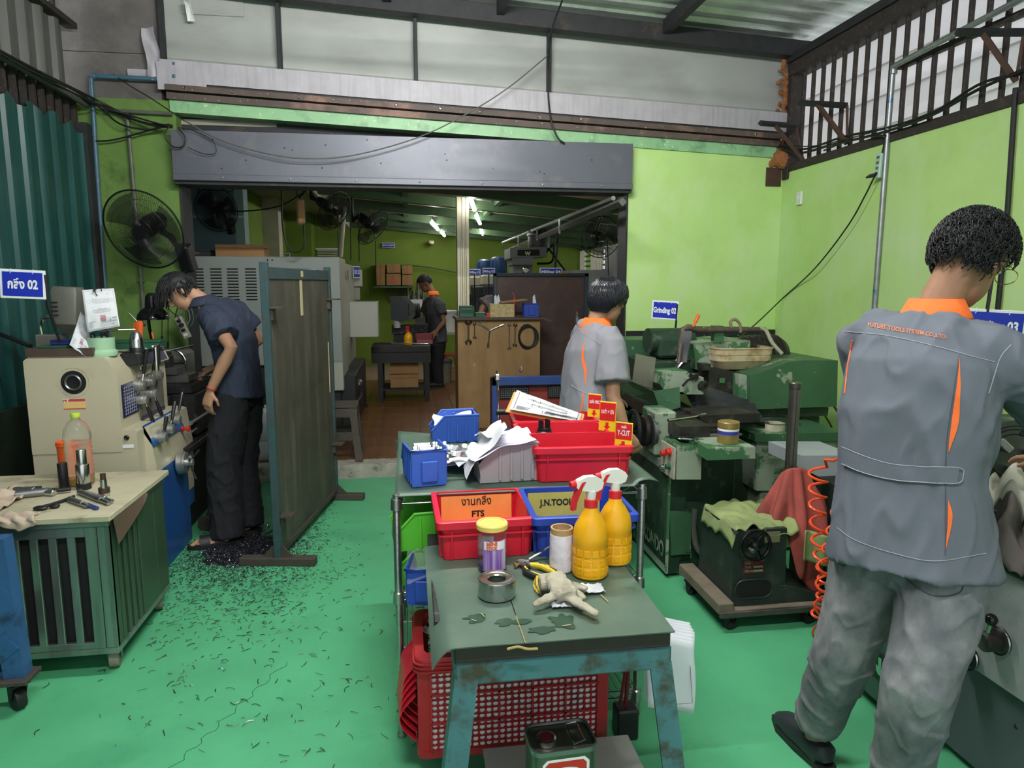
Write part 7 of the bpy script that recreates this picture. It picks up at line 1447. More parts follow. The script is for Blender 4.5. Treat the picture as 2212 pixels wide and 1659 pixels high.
# ================================================================== milling machines at the back
mat('mill_blue',(.02,.06,.17),.4,var=.15);mat('mill_dark',(.02,.028,.035),.45,var=.2);mat('mill_grey',(.13,.14,.14),.45,var=.1);mat('mill_cream',(.42,.40,.30),.5)
def drillmill(label,px,Y,top,scale):
    p = ay(px,top,Y);t = thing('milling_machine',label,'milling machine',(p.x,Y,.12),group='milling machines in the rear workshop');z = p.z-.12
    b = MB();b.lathe([(.10,0),(.11,.02),(.11,.20),(.10,.23),(.05,.25),(.001,.25)],(.05,.05,z-.25),n=20);b.obj('motor','mill_blue',t)
    for k in range(10): a = k*2*PI/10;q = MB();q.box((.05+.113*math.cos(a),.05+.113*math.sin(a),z-.14),(.014,.008,.17),0,a);q.obj('cooling_fin','mill_blue',t)
    b = MB();b.box((.0,.05,z-.33),(.40,.26,.15),.02);b.obj('belt_cover','mill_cream',t)
    b = MB();b.box((-.06,.0,z-.60),(.20,.22,.40),.02);b.obj('head','mill_dark',t)
    b = MB();b.lathe([(.06,0),(.055,-.10),(.03,-.16),(.02,-.28),(.012,-.30),(.012,-.36)],(-.08,0,z-.78),n=16);b.obj('spindle','mill_dark',t)
    b = MB();b.box((.2,.15,(z-.4)/2),(.22,.25,z-.4),.01);b.obj('column','mill_dark',t)
    b = MB();b.box((-.03,-.02,.80),(.55,.30,.06),.005);b.obj('table','steel_dull',t)
    for k in range(3): a = k*2.1+.3;q = MB();q.tube([(-.17,-.02,z-.62),(-.19,-.02+.12*math.cos(a),z-.62+.12*math.sin(a))],.008,6);q.ell((-.19,-.02+.12*math.cos(a),z-.62+.12*math.sin(a)),.018,8,6);q.obj('feed_handle','black_oxide',t)
    return t
drillmill('smaller blue-motored milling machine next to the silver column',1040,10.6,560,1);drillmill('blue-motored milling machine behind the brown board edge',1070,9.8,554,1)
t = thing('milling_machine','big grey milling machine head rising above the brown board','milling machine',(1.62,8.6,.12),group='milling machines in the rear workshop')
def q_(pix,Y,Y2,nm,m): b = MB();b.prism(ppoly(pix,Y),'y',Y,Y2);b.obj(nm,m,t,20,w=True)
q_([(1102,536),(1180,533),(1182,555),(1102,558)],8.3,8.8,'belt_housing','mill_grey');q_([(1118,540),(1165,539),(1165,552),(1118,552)],8.29,8.31,'belt_window','cabinet_dark');q_([(1106,557),(1152,556),(1152,572),(1108,572)],8.3,8.7,'head','mill_grey');q_([(1109,573),(1150,572),(1150,620),(1109,620)],8.35,8.7,'quill_head','mill_grey')
c_ = ay(1164,536,8.55);b = MB();b.lathe([(.13,0),(.135,.02),(.135,.14),(.15,.145),(.15,.16),(.135,.20),(.09,.235),(.001,.24)],c_,n=24);b.obj('motor','iron_dark',t,w=True)
c_ = ay(1135,584,8.34);b = MB();b.lathe([(.045,0),(.045,.02),(.03,.03)],c_,(0,-1,0),18);b.tube(arc((c_.x,c_.y-.03,c_.z),.045,.3,2.4,10),.010,6);b.obj('selector','chrome',t,w=True)
text('lettering','W',.06,mat('letter_lime',(.45,.55,.25),.5),t,tuple(ay(1140,548,8.285)-t.location),(PI/2,0,0),bold=.003)
b = MB();b.bx(1.55,2.2,8.6,9.1,.12,1.60,.01);b.obj('column','mill_grey',t,w=True);b = MB();b.tube(bez([ay(1180,545,8.6),ay(1195,530,8.6),ay(1192,565,8.6),ay(1160,570,8.6)]),.014,8);b.tube([ay(1180,530,8.6),ay(1226,592,8.6)],.012,8);b.obj('cable','black_cable',t,w=True)
q_([(1240,583),(1322,583),(1325,600),(1325,660),(1240,660)],8.0,8.6,'ram','grey_board')
for (lb,px,py,Y,w_,h_,tx,rz) in (('blue sign lettered Milling 01 beside the silver column',1025,588,9.6,.16,.085,'Milling 01',0),('blue sign lettered Milling 02 at the brown board edge',1056,586,9.2,.16,.085,'Milling 02',0),('blue sign lettered Milling 04 above the brown board',1190,587,8.0,.26,.09,'Milling 04',0),('blue sign lettered BOX PACKING on the far green wall',839,530,12.44,.22,.085,'BOX PACKING',0)):
    sign('machine_sign',lb,w_,h_,tx,ay(px,py,Y),(0,0,rad(-4)),size=.5,wfit=.85,border=.008,bold=.001,hooks=False,pole=None if 'BOX' in tx else [(0,.006,-.03),(0,.006,.12-ay(px,py,Y).z)])
sign('machine_sign','small blue sign half hidden above the grey machine',.14,.09,'CNC 02',ay(617,553,12.0),(0,0,0),size=.5,wfit=.8,hooks=False)
# ================================================================== far bench, boxes, buckets
mat('bench_black',(.010,.011,.012),.6,var=.3,scale=10)
wb_ = thing('black_work_table','black steel work table in the rear workshop aisle','table',(.05,8.75,.12));tx0,tx1 = ay(820,745,8.5).x,ay(930,745,8.5).x;tz = ay(870,748,8.5).z
b = MB();b.bx(tx0-.1,tx1,8.45,9.1,tz-.07,tz,.004);b.obj('top','bench_black',wb_,w=True);b = MB();b.bx(tx0-.1,tx1,8.46,8.5,tz-.2,tz-.07);b.obj('apron','bench_black',wb_,w=True)
for (x,y) in ((tx0,8.5),(tx1-.05,8.5),(tx0,9.05),(tx1-.05,9.05)): q = MB();q.bx(x-.03,x+.03,y-.03,y+.03,.121,tz-.07);q.obj('leg','bench_black',wb_,w=True)
b = MB();b.bx(tx0,tx1-.04,8.5,9.05,.26,.28);b.obj('lower_shelf','bench_black',wb_,w=True)
for k,(px,w_) in enumerate(((868,.30),(885,.28))): smallbox('cardboard_box',['brown cardboard box under the black table','brown cardboard box stacked upper under the black table'][k],(ay(873,800,8.6).x,8.75,.281+k*.17),(.34,.3,.165),'cardboard')
spray_bottle('spray_bottle','yellow spray bottle with red trigger on the black table',(ay(882,750,8.6).x,8.62,tz+.001),1.2,'spray_yellow','spray_red','spray_red',.24,.05)
t = stack_bin('red_bin','dark red picking bin on the table beside the far worker',.22,.2,.12,(ay(917,735,8.8).x,8.85,tz+.001),0,mat('bin_dark_red',(.16,.012,.015),.4),None)
b = MB();b.tube([ay(845,743,8.5)+Vector((0,0,.01)),ay(925,745,8.5)+Vector((0,0,.01))],.008,8);tag(b.obj('steel_bar','steel'),'thin bright steel bar on the black table edge','metal bar')
bl = thing('bench_lathe','old black bench lathe in front of the far worker','lathe',(-.1,9.5,.12))
def ql(pix,Y,Y2,nm,m): b = MB();b.prism(ppoly(pix,Y),'y',Y,Y2);b.obj(nm,m,bl,20,w=True)
ql([(843,642),(868,641),(882,656),(882,690),(870,697),(845,690)],9.2,9.6,'headstock','mill_dark');ql([(866,641),(880,642),(897,660),(897,682),(886,694),(878,690),(884,680),(884,658)],9.3,9.65,'gear_guard',mat('guard_grey',(.06,.062,.062),.45));ql([(846,705),(925,702),(925,716),(846,722)],9.3,9.7,'bed','dirty_black');ql([(850,720),(920,716),(920,760),(850,760)],9.35,9.7,'stand','bench_black');ql([(898,688),(918,684),(920,703),(898,704)],9.3,9.6,'carriage','iron_dark')
for k in range(5): q = MB();q.lathe([(.10,0),(.105,.01),(.10,.02)],ay(890,672,9.4)+Vector((.02*k,0,0)),(1,.1,0),18,cap=False);q.obj('pulley','mill_dark',bl,w=True)
t = tin_can('white_cup','white paper cup on the old bench lathe',ay(858,708,9.25)+Vector((0,0,.0)),.045,.13,'white_plastic',None)
t = tin_can('blue_bottle','clear bottle with blue cap beside the yellow spray bottle',Vector((ay(886,740,8.95).x,8.95,tz+.001)),.03,.17,'pet_clear',None)
def bucket(name,label,p,r,h,m,mlid,cat='bucket'):
    t = thing(name,label,cat,p);b = MB();cup(b,[(.001,0),(r*.85,0),(r,h)],[(.001,.005),(r*.83,.005),(r*.97,h)],n=24);b.obj('body',m,t)
    b = MB();b.lathe([(r*1.0,h-.03),(r*1.05,h-.028),(r*1.05,h),(r*.97,h+.004)],n=24,cap=False);b.obj('rim',mlid,t);b = MB();b.tube([(r*math.cos(a),0,h-.05-.10*math.sin(a)) if a else (r,0,h-.05) for a in [k*PI/10 for k in range(11)]],.004,5);b.obj('handle','steel_dull',t);return t
p = az(954,826,.121);bucket('paint_bucket','dirty grey bucket with blue rim beside the plywood cabinet',(p.x,p.y,.121),.155,.33,mat('bucket_grey',(.20,.18,.15),.6,var=.2),mat('rim_blue',(.03,.08,.12),.5))
p = ay(967,714,10.4);t = bucket('white_bucket','white bucket on a low shelf behind the far worker',(p.x,10.4,p.z),.145,.30,'white_plastic','white_plastic')
sh2 = thing('low_shelf','low shelf carrying the white bucket behind the far worker','shelf',(p.x,10.4,.12));b = MB();b.bx(p.x-.25,p.x+.3,10.2,10.6,p.z-.05,p.z-.001,.004);b.obj('top','white_board',sh2,w=True)
for sx in (-.23,.28): q = MB();q.bx(p.x+sx-.02,p.x+sx+.02,10.22,10.58,.12,p.z-.05);q.obj('side','dirty_black',sh2,w=True)
p = az(972,790,.121);t = thing('red_stool','small red plastic stool beside the column at the back','stool',(ay(972,750,10.42).x,10.42,.30)); 
for (sx,sy) in ((-1,-1),(1,-1),(-1,1),(1,1)): q = MB();q.tube([(sx*.10,sy*.10,0),(sx*.07,sy*.07,.19)],.02,6);q.obj('leg','red_plastic',t)
b = MB();b.bx(-.095,.095,-.095,.095,.18,.21,.01);b.obj('seat','red_plastic',t)
smallbox('cardboard_box','flat brown cardboard box under the red stool',(ay(972,760,10.42).x,10.42,.121),(.36,.36,.178),'cardboard')
sh3 = thing('wall_shelf','wall shelf on the far green wall holding cardboard boxes','shelf',(-.5,12.35,1.5));sz = ay(850,618,12.2).z;b = MB();b.bx(ay(808,618,12.2).x,ay(892,618,12.2).x,12.1,12.48,sz-.03,sz-.001);b.obj('board','rear_beam',sh3,w=True)
for k,(x0,x1,y0,y1,lb) in enumerate(((812,832,570,617,'cardboard carton leftmost on the wall shelf'),(834,866,591,617,'wide cardboard carton with a round red mark on the wall shelf'),(835,865,570,590,'cardboard carton stacked on the wide carton'),(868,891,594,617,'cardboard carton rightmost below on the wall shelf'),(868,891,573,593,'cardboard carton rightmost above on the wall shelf'))):
    a,c = ay(x0,y0,12.15),ay(x1,y1,12.15);t = thing('carton',lb,'carton',((a.x+c.x)/2,12.30,c.z),group='cartons on the wall shelf');b = MB();b.box((0,0,(a.z-c.z)/2),(c.x-a.x,.28,a.z-c.z-.004),.004);b.obj('body','cardboard',t);b = MB();b.box((0,-.1405,(a.z-c.z)/2),(.004,.001,a.z-c.z-.01));b.obj('flap_seam','brown_sheet',t)
    if k == 1: b = MB();b.lathe([(.001,.001),(.03,.001),(.03,0)],(0,-.1405,.10),(0,-1,0),16);b.obj('red_mark','sticker_red',t)
sh4 = thing('parts_shelf','narrow dark shelf of turned parts on the far green wall','shelf',(.2,12.4,1.2));a = ay(870,648,12.3);c = ay(926,648,12.3);b = MB();b.bx(a.x,c.x,12.2,12.49,a.z-.03,a.z);b.obj('board','rear_beam',sh4,w=True)
for k,(px,h,r) in enumerate(((882,.22,.035),(894,.16,.05),(904,.33,.04),(915,.20,.04))): x = ay(px,648,12.3).x;b = MB();b.lathe([(.001,0),(r,0),(r,h*.4),(r*.7,h*.42),(r*.7,h),(.001,h)],(x,12.33,a.z+.001),n=14);tag(b.obj('turned_part','steel_dull'),['turned steel part leftmost on the narrow shelf','squat turned steel part on the narrow shelf','tallest turned steel part on the narrow shelf','turned steel part rightmost on the narrow shelf'][k],'metal part','turned parts on the narrow shelf')
c_ = ay(900,657,12.15);b = MB();b.box((c_.x,12.18,c_.z),(.20,.002,.16));tag(b.obj('pinned_sheet','paper'),'white sheet pinned under the narrow shelf','paper')
for k in range(3): cable('cable_coil',['coiled grey cable hung under the wall shelf, left','coiled grey cable hung under the wall shelf, middle','coiled grey cable hung under the wall shelf, right'][k],[(ay(848+k*7,630,12.2).x+.10*math.cos(a),12.40-.02*k,ay(848,632,12.2).z+.13*math.sin(a)) for a in [j*2*PI/14 for j in range(15)]],.012,'conduit_grey',group='coiled cables under the wall shelf',sub=3)
c_ = ay(932,524,12.35);t = thing('security_camera','small white security camera on the far green wall','camera',c_);b = MB();b.box((0,0,0),(.09,.12,.06),.01);b.lathe([(.02,0),(.02,.05)],(0,-.06,-.01),(0,-1,0),12);b.obj('body','cream_pillar',t)
cable('wall_cable','slack cable running along the far green wall',[ay(800,575,12.45),ay(900,574,12.42),ay(985,588,12.4)],.012,'rear_beam')
t = thing('louvre_vent','white louvre vent high on the far green wall','vent',ay(708,552,12.45)); 
for k in range(5): q = MB();q.box((0,0,-.08+k*.04),(.34,.02,.012),0,Euler((.5,0,0)));q.obj('blade','white_plastic',t)
q = MB();q.box((0,0,.11),(.40,.03,.03),.003);q.obj('frame','white_plastic',t)
# ================================================================== hanging things in the opening
mat('pendant_orange',(.50,.20,.04),.45,var=.15);c_ = ay(650,457,6.3);t = thing('hoist_pendant','orange hoist pendant wrapped in film hanging in the opening','hoist control',c_)
b = MB();b.box((0,0,0),(.055,.05,.205),.012);b.obj('body','pendant_orange',t);b = MB();b.box((0,0,0),(.075,.07,.225),.02);b.obj('film_wrap','film',t)
b = MB();b.tube([(0,0,.10),(0,0,.13)],.015,8);b.tube(arc((0,0,.16),.03,0,2*PI,14)[:-1],.006,6,closed=True);b.tube([(0,0,.19),(.01,0,.35)],.016,8);b.obj('hanger','dark_steel',t)
cable('pendant_cable','long black cable looping under the orange pendant',[ay(609,400,6.3),ay(609,470,6.3),ay(617,520,6.3),ay(636,545,6.3),ay(656,534,6.3),ay(657,505,6.3),ay(655,482,6.3)],.007)
cable('fan_cable','black cable from the smaller wall fan to the pendant hook',[ay(470,455,7.1),ay(530,456,6.9),ay(600,446,6.6),ay(650,420,6.3),ay(668,405,6.2)],.006)
cable('fan_cable','black cable swag above the smaller wall fan',[Vector((-1.66,6.0,2.72)),ay(425,400,6.0),ay(445,410,6.0),ay(480,412,6.0),ay(508,402,6.0),Vector((-1.3,6.0,2.72))],.006)
cable('fan_cable','black cable dropping to the first hanging fan',[ay(665,405,6.6),ay(675,420,6.6),ay(688,438,6.6)],.008)
def hang_fan(label,px,py,Y,r,rot,cable_px):
    p = ay(px,py,Y);t = wire_fan('hanging_fan',label,r,p,rot,'hanging workshop fans',n=26,arm=None,wr=.002)
    c_ = ay(*cable_px,Y+.1);M_ = Euler(rot).to_matrix().transposed();m0 = M_ @ (c_-p);m1 = M_ @ (c_+Vector((0,0,2.56-c_.z))-p)
    q = MB();q.tube(bez([(0,.22,0),(m0*.6)+Vector((0,.1,0)),m0]),.02,8);q.tube([m0,m1],.015,8);q.obj('bracket','fan_black',t);return t
hang_fan('first black hanging fan in the opening, tilted to the right',722,456,7.0,.20,(rad(30),0,rad(55)),(672,428));hang_fan('second black hanging fan, tilted further down',806,492,7.9,.22,(rad(38),0,rad(60)),(762,480));hang_fan('black hanging fan at the right of the opening before the windows',1298,512,7.6,.225,(rad(8),0,rad(5)),(1310,440))
for k,(px,y0,y1,Y) in enumerate(((730,415,560,7.2),(757,430,562,7.6),(775,455,565,7.9),(811,520,580,8.4))): b = MB();b.tube([ay(px,y0,Y),ay(px+1,y1,Y)],.006,6);tag(b.obj('drop_wire','black_cable'),['thin black wire under the first hanging fan','thin black wire between the hanging fans','thin black wire under the second hanging fan','thin black wire in front of the cartons'][k],'wire','drop wires in the rear workshop')
b = MB();b.tube([ay(745,430,9),ay(735,555,9)],.03,10);tag(b.obj('white_pipe','cream_pillar'),'slanted cream pipe behind the hanging fans','pipe')
# tray and tubes along the rear ceiling
b = MB();b.tube([az(1086,524,2.18),az(1325,428,2.20)],.018,8);tr2 = tag(b.obj('ceiling_rail','galv_pipe'),'grey pipe rail hung below the rear roof','pipe')
for px,py in ((1086,524),(1120,510),(1160,493),(1209,474)): q = MB();p = az(px,py,2.18+.0001*(px-1086));q.tube([p,p+Vector((0,0,-.14))],.010,6);q.obj('drop_rod','steel',tr2)
b = MB();p0,p1 = az(1100,540,2.10),az(1345,436,2.12);b.tube([p0,p1],.03,4);tag(b.obj('cable_tray','grey_sheet'),'perforated grey cable tray along the rear workshop','cable tray')
b = MB();b.tube([ay(800,455,9.6),ay(1170,482,9.6)],.012,8);tag(b.obj('ceiling_conduit','galv_pipe'),'thin grey conduit crossing below the rear roof','pipe')
b = MB();b.tube([ay(1210,465,8.2),ay(1205,520,8.2),ay(1198,590,8.2)],.014,8);tag(b.obj('air_drop_pipe','black_cable'),'black air pipe dropping beside the big milling head','pipe')
b = MB();b.tube([ay(1312,520,7.6),ay(1315,600,7.6)],.006,6);tag(b.obj('drop_wire','black_cable'),'thin black wire under the right hanging fan','wire','drop wires in the rear workshop')
mat('tube_glow',(1,1,.96),.4,emit=20.0,var=0)
for k,(a,c) in enumerate((((1017,430),(1025,453)),((1029,466),(1037,483)),((1038,492),(1043,506)),((932,481),(946,496)),((953,501),(960,509)))):
    p0,p1 = az(*a,2.36),az(*c,2.36);t = thing('tube_lamp',['lit tube lamp nearest in the right row of the rear roof','lit tube lamp second in the right row of the rear roof','lit tube lamp last in the right row of the rear roof','lit tube lamp nearer in the left row of the rear roof','lit tube lamp farther in the left row of the rear roof'][k],'lamp',p0,group='lit tube lamps in the rear workshop')
    b = MB();b.tube([p0,p1],.022,8);b.obj('tube','tube_glow',t,w=True);b = MB();b.tube([p0+Vector((0,0,.045)),p1+Vector((0,0,.045))],.010,4);b.obj('batten','white_plastic',t,w=True);b = MB();b.tube([p0.lerp(p1,.2),p0.lerp(p1,.2)+Vector((0,0,.16))],.005,5);b.obj('hanger','dark_steel',t,w=True)
# greenery beyond the louvre windows
mat('leaf',(.10,.22,.04),.6,var=.4,scale=3);R = random.Random(4)
for j,(y,z) in enumerate(((9.8,1.5),(11.2,1.7),(12.6,1.6))):
    b = MB()
    for k in range(420):
        a = R.random()*6.28;e = R.gauss(0,.4);f = R.gauss(0,.45);c = Vector((RX+1.1+R.random()*.4,y+e,z+f));u = Vector((R.gauss(0,1),R.gauss(0,1),R.gauss(0,1))).normalized()*.05;w_ = u.orthogonal().normalized()*.02;b.add([c-u,c+w_,c+u,c-w_],[(0,1,2,3)])
    b.tube([(RX+1.3,y,0),(RX+1.3,y,z)],.03,6);tag(b.obj('garden_shrub','leaf'),['leafy shrub outside the rear windows, nearest','leafy shrub outside the rear windows, middle','leafy shrub outside the rear windows, farthest'][j],'shrub','shrubs outside the rear windows')
# ================================================================== PEOPLE
from mathutils.bvhtree import BVHTree
mat('skin',(.43,.235,.145),.5,var=.06,scale=8,sss=.08);mat('skin_dark',(.29,.15,.09),.5,var=.06,scale=8,sss=.08);mat('hair_black',(.008,.008,.010),.5,var=.2,scale=30);mat('hair_sheen',(.012,.013,.018),.22,var=.2,scale=30)
mat('uniform_grey',(.115,.130,.160),.85,var=.06,scale=5,bump=.12,bscale=500);mat('uniform_pale',(.22,.22,.25),.85,var=.06,scale=5);mat('navy_cloth',(.028,.038,.068),.85,var=.12,scale=6,bump=.1,bscale=400);mat('black_cloth',(.011,.012,.015),.9,var=.15,scale=6);mat('polo_grey',(.055,.055,.07),.85)
mat('jeans',(.185,.19,.21),.9,var=.18,scale=6,bump=.2,bscale=350,streak=((.30,.30,.31),.3,(7,7,3)),wear=((.10,.105,.12),.25,5,.15));mat('seam_pale',(.30,.33,.38),.85,var=0);mat('seam_dark',(.07,.08,.10),.9,var=0);mat('eye_white',(.7,.7,.68),.3,var=0)
def ad(px,py,d): return _C+_ray(px,py)*d
def eloft(b,pts,rr,side,n=20):
    pts = [Vector(p) for p in pts];side = Vector(side);rings = [];m = len(pts)
    for i,p in enumerate(pts):
        t = (pts[min(i+1,m-1)]-pts[max(i-1,0)]).normalized();s = (side-t*side.dot(t)).normalized();f = t.cross(s);a,c = rr[i]
        rings.append([p+s*(a*math.copysign(abs(math.cos(k))**.85,math.cos(k)))+f*(c*math.copysign(abs(math.sin(k))**.85,math.sin(k))) for k in [2*PI*j/n for j in range(n)]])
    b.loft(rings)
def hand(b,w,d,nrm,curl=.5,s=1.0,thumb=1):
    """palm from the wrist along d; nrm = back-of-hand normal; four unequal fingers and a thumb"""
    d = Vector(d).normalized();nrm = Vector(nrm);nrm = (nrm-d*nrm.dot(d)).normalized();sd_ = d.cross(nrm)*thumb;w = Vector(w)
    eloft(b,[w,w+d*.03*s,w+d*.07*s,w+d*.095*s],[(.024*s,.018*s),(.034*s,.017*s),(.041*s,.015*s),(.036*s,.012*s)],sd_,12)
    for k,(o,L) in enumerate(((.028,.072),(.010,.080),(-.009,.075),(-.027,.060))):
        p = w+d*.088*s+sd_*o*s;dd = d.copy();pts = [p-d*.02*s];r = [.0095*s]
        for j,q in enumerate((.42,.32,.26)):
            dd = (dd-nrm*math.tan(curl*(.55+.35*j))).normalized();pts.append(pts[-1]+dd*(L*q*s+(.02*s if j == 0 else 0)));r.append((.0092,.0085,.0070)[j]*s)
        b.tube(pts,r,8);b.ell(pts[-1],.007*s,8,6)
    p = w+d*.025*s+sd_*.026*s;t1 = p+(d*.55+sd_*.75-nrm*.25).normalized()*.042*s;t2 = t1+(d*.8+sd_*.15-nrm*.45).normalized()*.032*s;b.tube([w+d*.01*s+sd_*.008*s,p,t1,t2],[.014*s,.013*s,.011*s,.008*s],8);b.ell(t2,.008*s,8,6)
def folds(o,amp,fr,seed,st=(1,1,.45)):
    V = [(v.co.copy(),v.normal.copy()) for v in o.data.vertices];out = []
    for c,n in V:
        w = noise.noise(Vector((c.x*fr*st[0]+seed,c.y*fr*st[1],c.z*fr*st[2]+c.x*fr*.5)));w2 = noise.noise(Vector((c.x*fr*2.2,c.y*fr*2.2+seed,c.z*fr*1.3-c.x*fr)))
        out += (c+n*amp*(.8*math.exp(-(w*7)**2)+.45*math.exp(-(w2*8)**2)+.3*w2-.35))[:]
    o.data.vertices.foreach_set('co',out);o.data.update()
class Surf:
    """lays strips and lettering on the built surface of a garment"""
    def __init__(s,o): me = o.data;s.t = BVHTree.FromPolygons([v.co.copy() for v in me.vertices],[tuple(p.vertices) for p in me.polygons]);s.o = o
    def hit(s,px,py,off=.002):
        d = _ray(px,py).normalized();h = s.t.ray_cast(_C,d)
        if h[0] is None: return None
        n = h[1] if h[1].dot(d) < 0 else -h[1]
        return h[0]+n*off,n
    def line(s,pts,r,nm,m,par,off=.001,n=5,sub=10):
        P = []
        for q in bez([(x,y,0) for x,y in pts],sub):
            h = s.hit(q.x,q.y,off)
            if h: P.append(h[0])
        if len(P) > 2: b = MB();b.tube(P,r,n);return b.obj(nm,m,par)
    def band(s,L,R,nm,m,par,off=.003,sub=10):
        A = bez([(x,y,0) for x,y in L],sub);B = bez([(x,y,0) for x,y in R],sub);b = MB();rows = []
        for a,c in zip(A,B):
            row = [s.hit(a.x+(c.x-a.x)*k/5,a.y+(c.y-a.y)*k/5,off) for k in range(6)]
            if all(row): rows.append([h[0] for h in row])
        if len(rows) > 1:
            b.loft(rows,cap=False,closed=False);return b.obj(nm,m,par,180)
def hair_cap(name,parent,c,s,f,u,rad_,m,keep,strands,seed,sm=None):
    """scalp cap (skull-shaped, face left open) with strands; keep(dir_local) -> bool, strands(dir_local,R) -> list of local offsets"""
    bm = bmesh.new();bmesh.ops.create_icosphere(bm,subdivisions=4,radius=1.0)
    dl = [v for v in bm.verts if not keep(v.co)];bmesh.ops.delete(bm,geom=dl,context='VERTS');R = random.Random(seed);dirs = [v.co.copy() for v in bm.verts]
    def W(q): return c+s*q.x*rad_[0]+f*q.y*rad_[1]+u*q.z*rad_[2]
    for v in bm.verts: k = 1+.025*noise.noise(v.co*5+Vector((seed,0,0)));v.co = W(v.co*k)
    me = bpy.data.meshes.new(name);bm.to_mesh(me);bm.free();o = bpy.data.objects.new(name,me);COL.objects.link(o);finish(o,m,180);o.parent = parent
    b = MB()
    for d in dirs:
        for pts,r in strands(d,R): b.tube([W(p) for p in pts],r,3,cap=False)
    b.obj('strands',sm or m,o,180);return o
def person(label,J,P):
    """J: joints in room coordinates, P: sizes and materials"""
    root = thing('person',label,'person',(0,0,0));vx = P.get('vox',.007);f,u = P['face'].normalized(),P['up'].normalized();f = (f-u*f.dot(u)).normalized();s = f.cross(u);hs = P.get('hs',1.0);H = J['head']
    b = MB();Rt = Matrix((s,f,u)).transposed().to_euler()
    b.ell(H+u*.02*hs,(.074*hs,.094*hs,.090*hs),20,14,Rt);b.ell(H+f*.032*hs-u*.050*hs,(.055*hs,.056*hs,.068*hs),16,12,Rt);b.ell(H+f*.055*hs-u*.088*hs,(.030*hs,.028*hs,.026*hs),12,8,Rt)
    b.tube([H+f*.088*hs+u*.012*hs,H+f*.104*hs-u*.020*hs,H+f*.090*hs-u*.034*hs],[.009*hs,.014*hs,.010*hs],8);b.ell(H+f*.086*hs-u*.062*hs,(.024*hs,.010*hs,.010*hs),10,6,Rt);b.ell(H+f*.078*hs+u*.024*hs,(.055*hs,.014*hs,.010*hs),12,6,Rt)
    for k in (-1,1): b.ell(H+s*k*.077*hs-f*.006*hs-u*.012*hs,(.010*hs,.020*hs,.033*hs),10,8,Rt)
    nb_ = J['neck'];b.tube([H-f*.02*hs-u*.02*hs,H.lerp(nb_,.5)-f*.012,nb_,nb_-Vector((0,0,.03))],[.055*hs,.050*hs,.052*hs,.060*hs],14)
    sw = (J['shR']-J['shL']).normalized();ch,hp = J['chest'],J['hip']
    eloft(b,[hp,hp.lerp(ch,.5),ch,nb_-Vector((0,0,.05))],[(.14,.09),(.12,.085),(.14,.095),(.09,.06)],sw)
    for k in 'LR':
        sh,el,wr = J['sh'+k],J['el'+k],J['wr'+k];b.tube([nb_.lerp(sh,.5),sh,sh.lerp(el,.45),el,el.lerp(wr,.3),wr],[.034,.040,.042,.038,.040,.026],12);hd = P.get('hand'+k)
        if hd: hand(b,wr,*hd)
        hj,kn,an = J['hip'+k],J['kn'+k],J['an'+k];b.tube([hj,hj.lerp(kn,.5),kn,kn.lerp(an,.35),an],[.080,.068,.052,.052,.036],12);fd = P['foot'+k];b.tube([an,an-Vector((0,0,.05))+fd*.03,an-Vector((0,0,.055))+fd*.13,an-Vector((0,0,.065))+fd*.19],[.036,.038,.036,.020],10)
    remesh(b,'body',P.get('skin','skin'),vx,3,root)
    for k in (-1,1): q = MB();e = H+f*.084*hs+s*k*.030*hs+u*.006*hs;q.ell(e,(.013*hs,.006*hs,.006*hs),10,6,Rt);ey = q.obj('eye','eye_white',root);q = MB();q.ell(e+f*.004*hs,(.005*hs,.004*hs,.0055*hs),8,6,Rt);q.obj('iris','hair_black',ey);q = MB();q.ell(e+u*.020*hs+f*.004*hs,(.018*hs,.004*hs,.004*hs),8,5,Rt);q.obj('eyebrow','hair_black',root)
    # shirt: torso and short sleeves in one surface
    b = MB();T = P['torso'];eloft(b,[p for p,a in T],[a for p,a in T],sw,26)
    for k in 'LR':
        sh,el = J['sh'+k],J['el'+k];e = sh.lerp(el,P.get('slv',.72));r = P.get('slr',.085);b.tube([nb_.lerp(sh,.45)-Vector((0,0,.035)),nb_.lerp(sh,.8)-Vector((0,0,.012)),sh.lerp(el,.1),sh.lerp(el,.4),e],[.07,.078,.082,r,r*1.06],18)
    shirt = remesh(b,'shirt',P['shirt'],P.get('cvox',.009),4,root);folds(shirt,P.get('fa',.008),P.get('ff',9),P.get('seed',1))
    # trousers
    b = MB();lr = P.get('legr',(.095,.09,.08,.078,.072))
    eloft(b,[hp+Vector((0,0,.10)),hp,hp-Vector((0,0,.08))],[(.155,.11),(.165,.12),(.15,.11)],(J['hipR']-J['hipL']))
    for k in 'LR':
        hj,kn,an = J['hip'+k],J['kn'+k],J['an'+k];e = an+Vector((0,0,P.get('cuff',-.01)));b.tube([hj+Vector((0,0,.03)),hj.lerp(kn,.35),kn,kn.lerp(e,.45),e],lr,18)
    tr_ = remesh(b,'trousers',P['trousers'],P.get('cvox',.009),3,root);folds(tr_,P.get('ta',.009),P.get('tf',10),P.get('seed',1)+3,(1,1,.9))
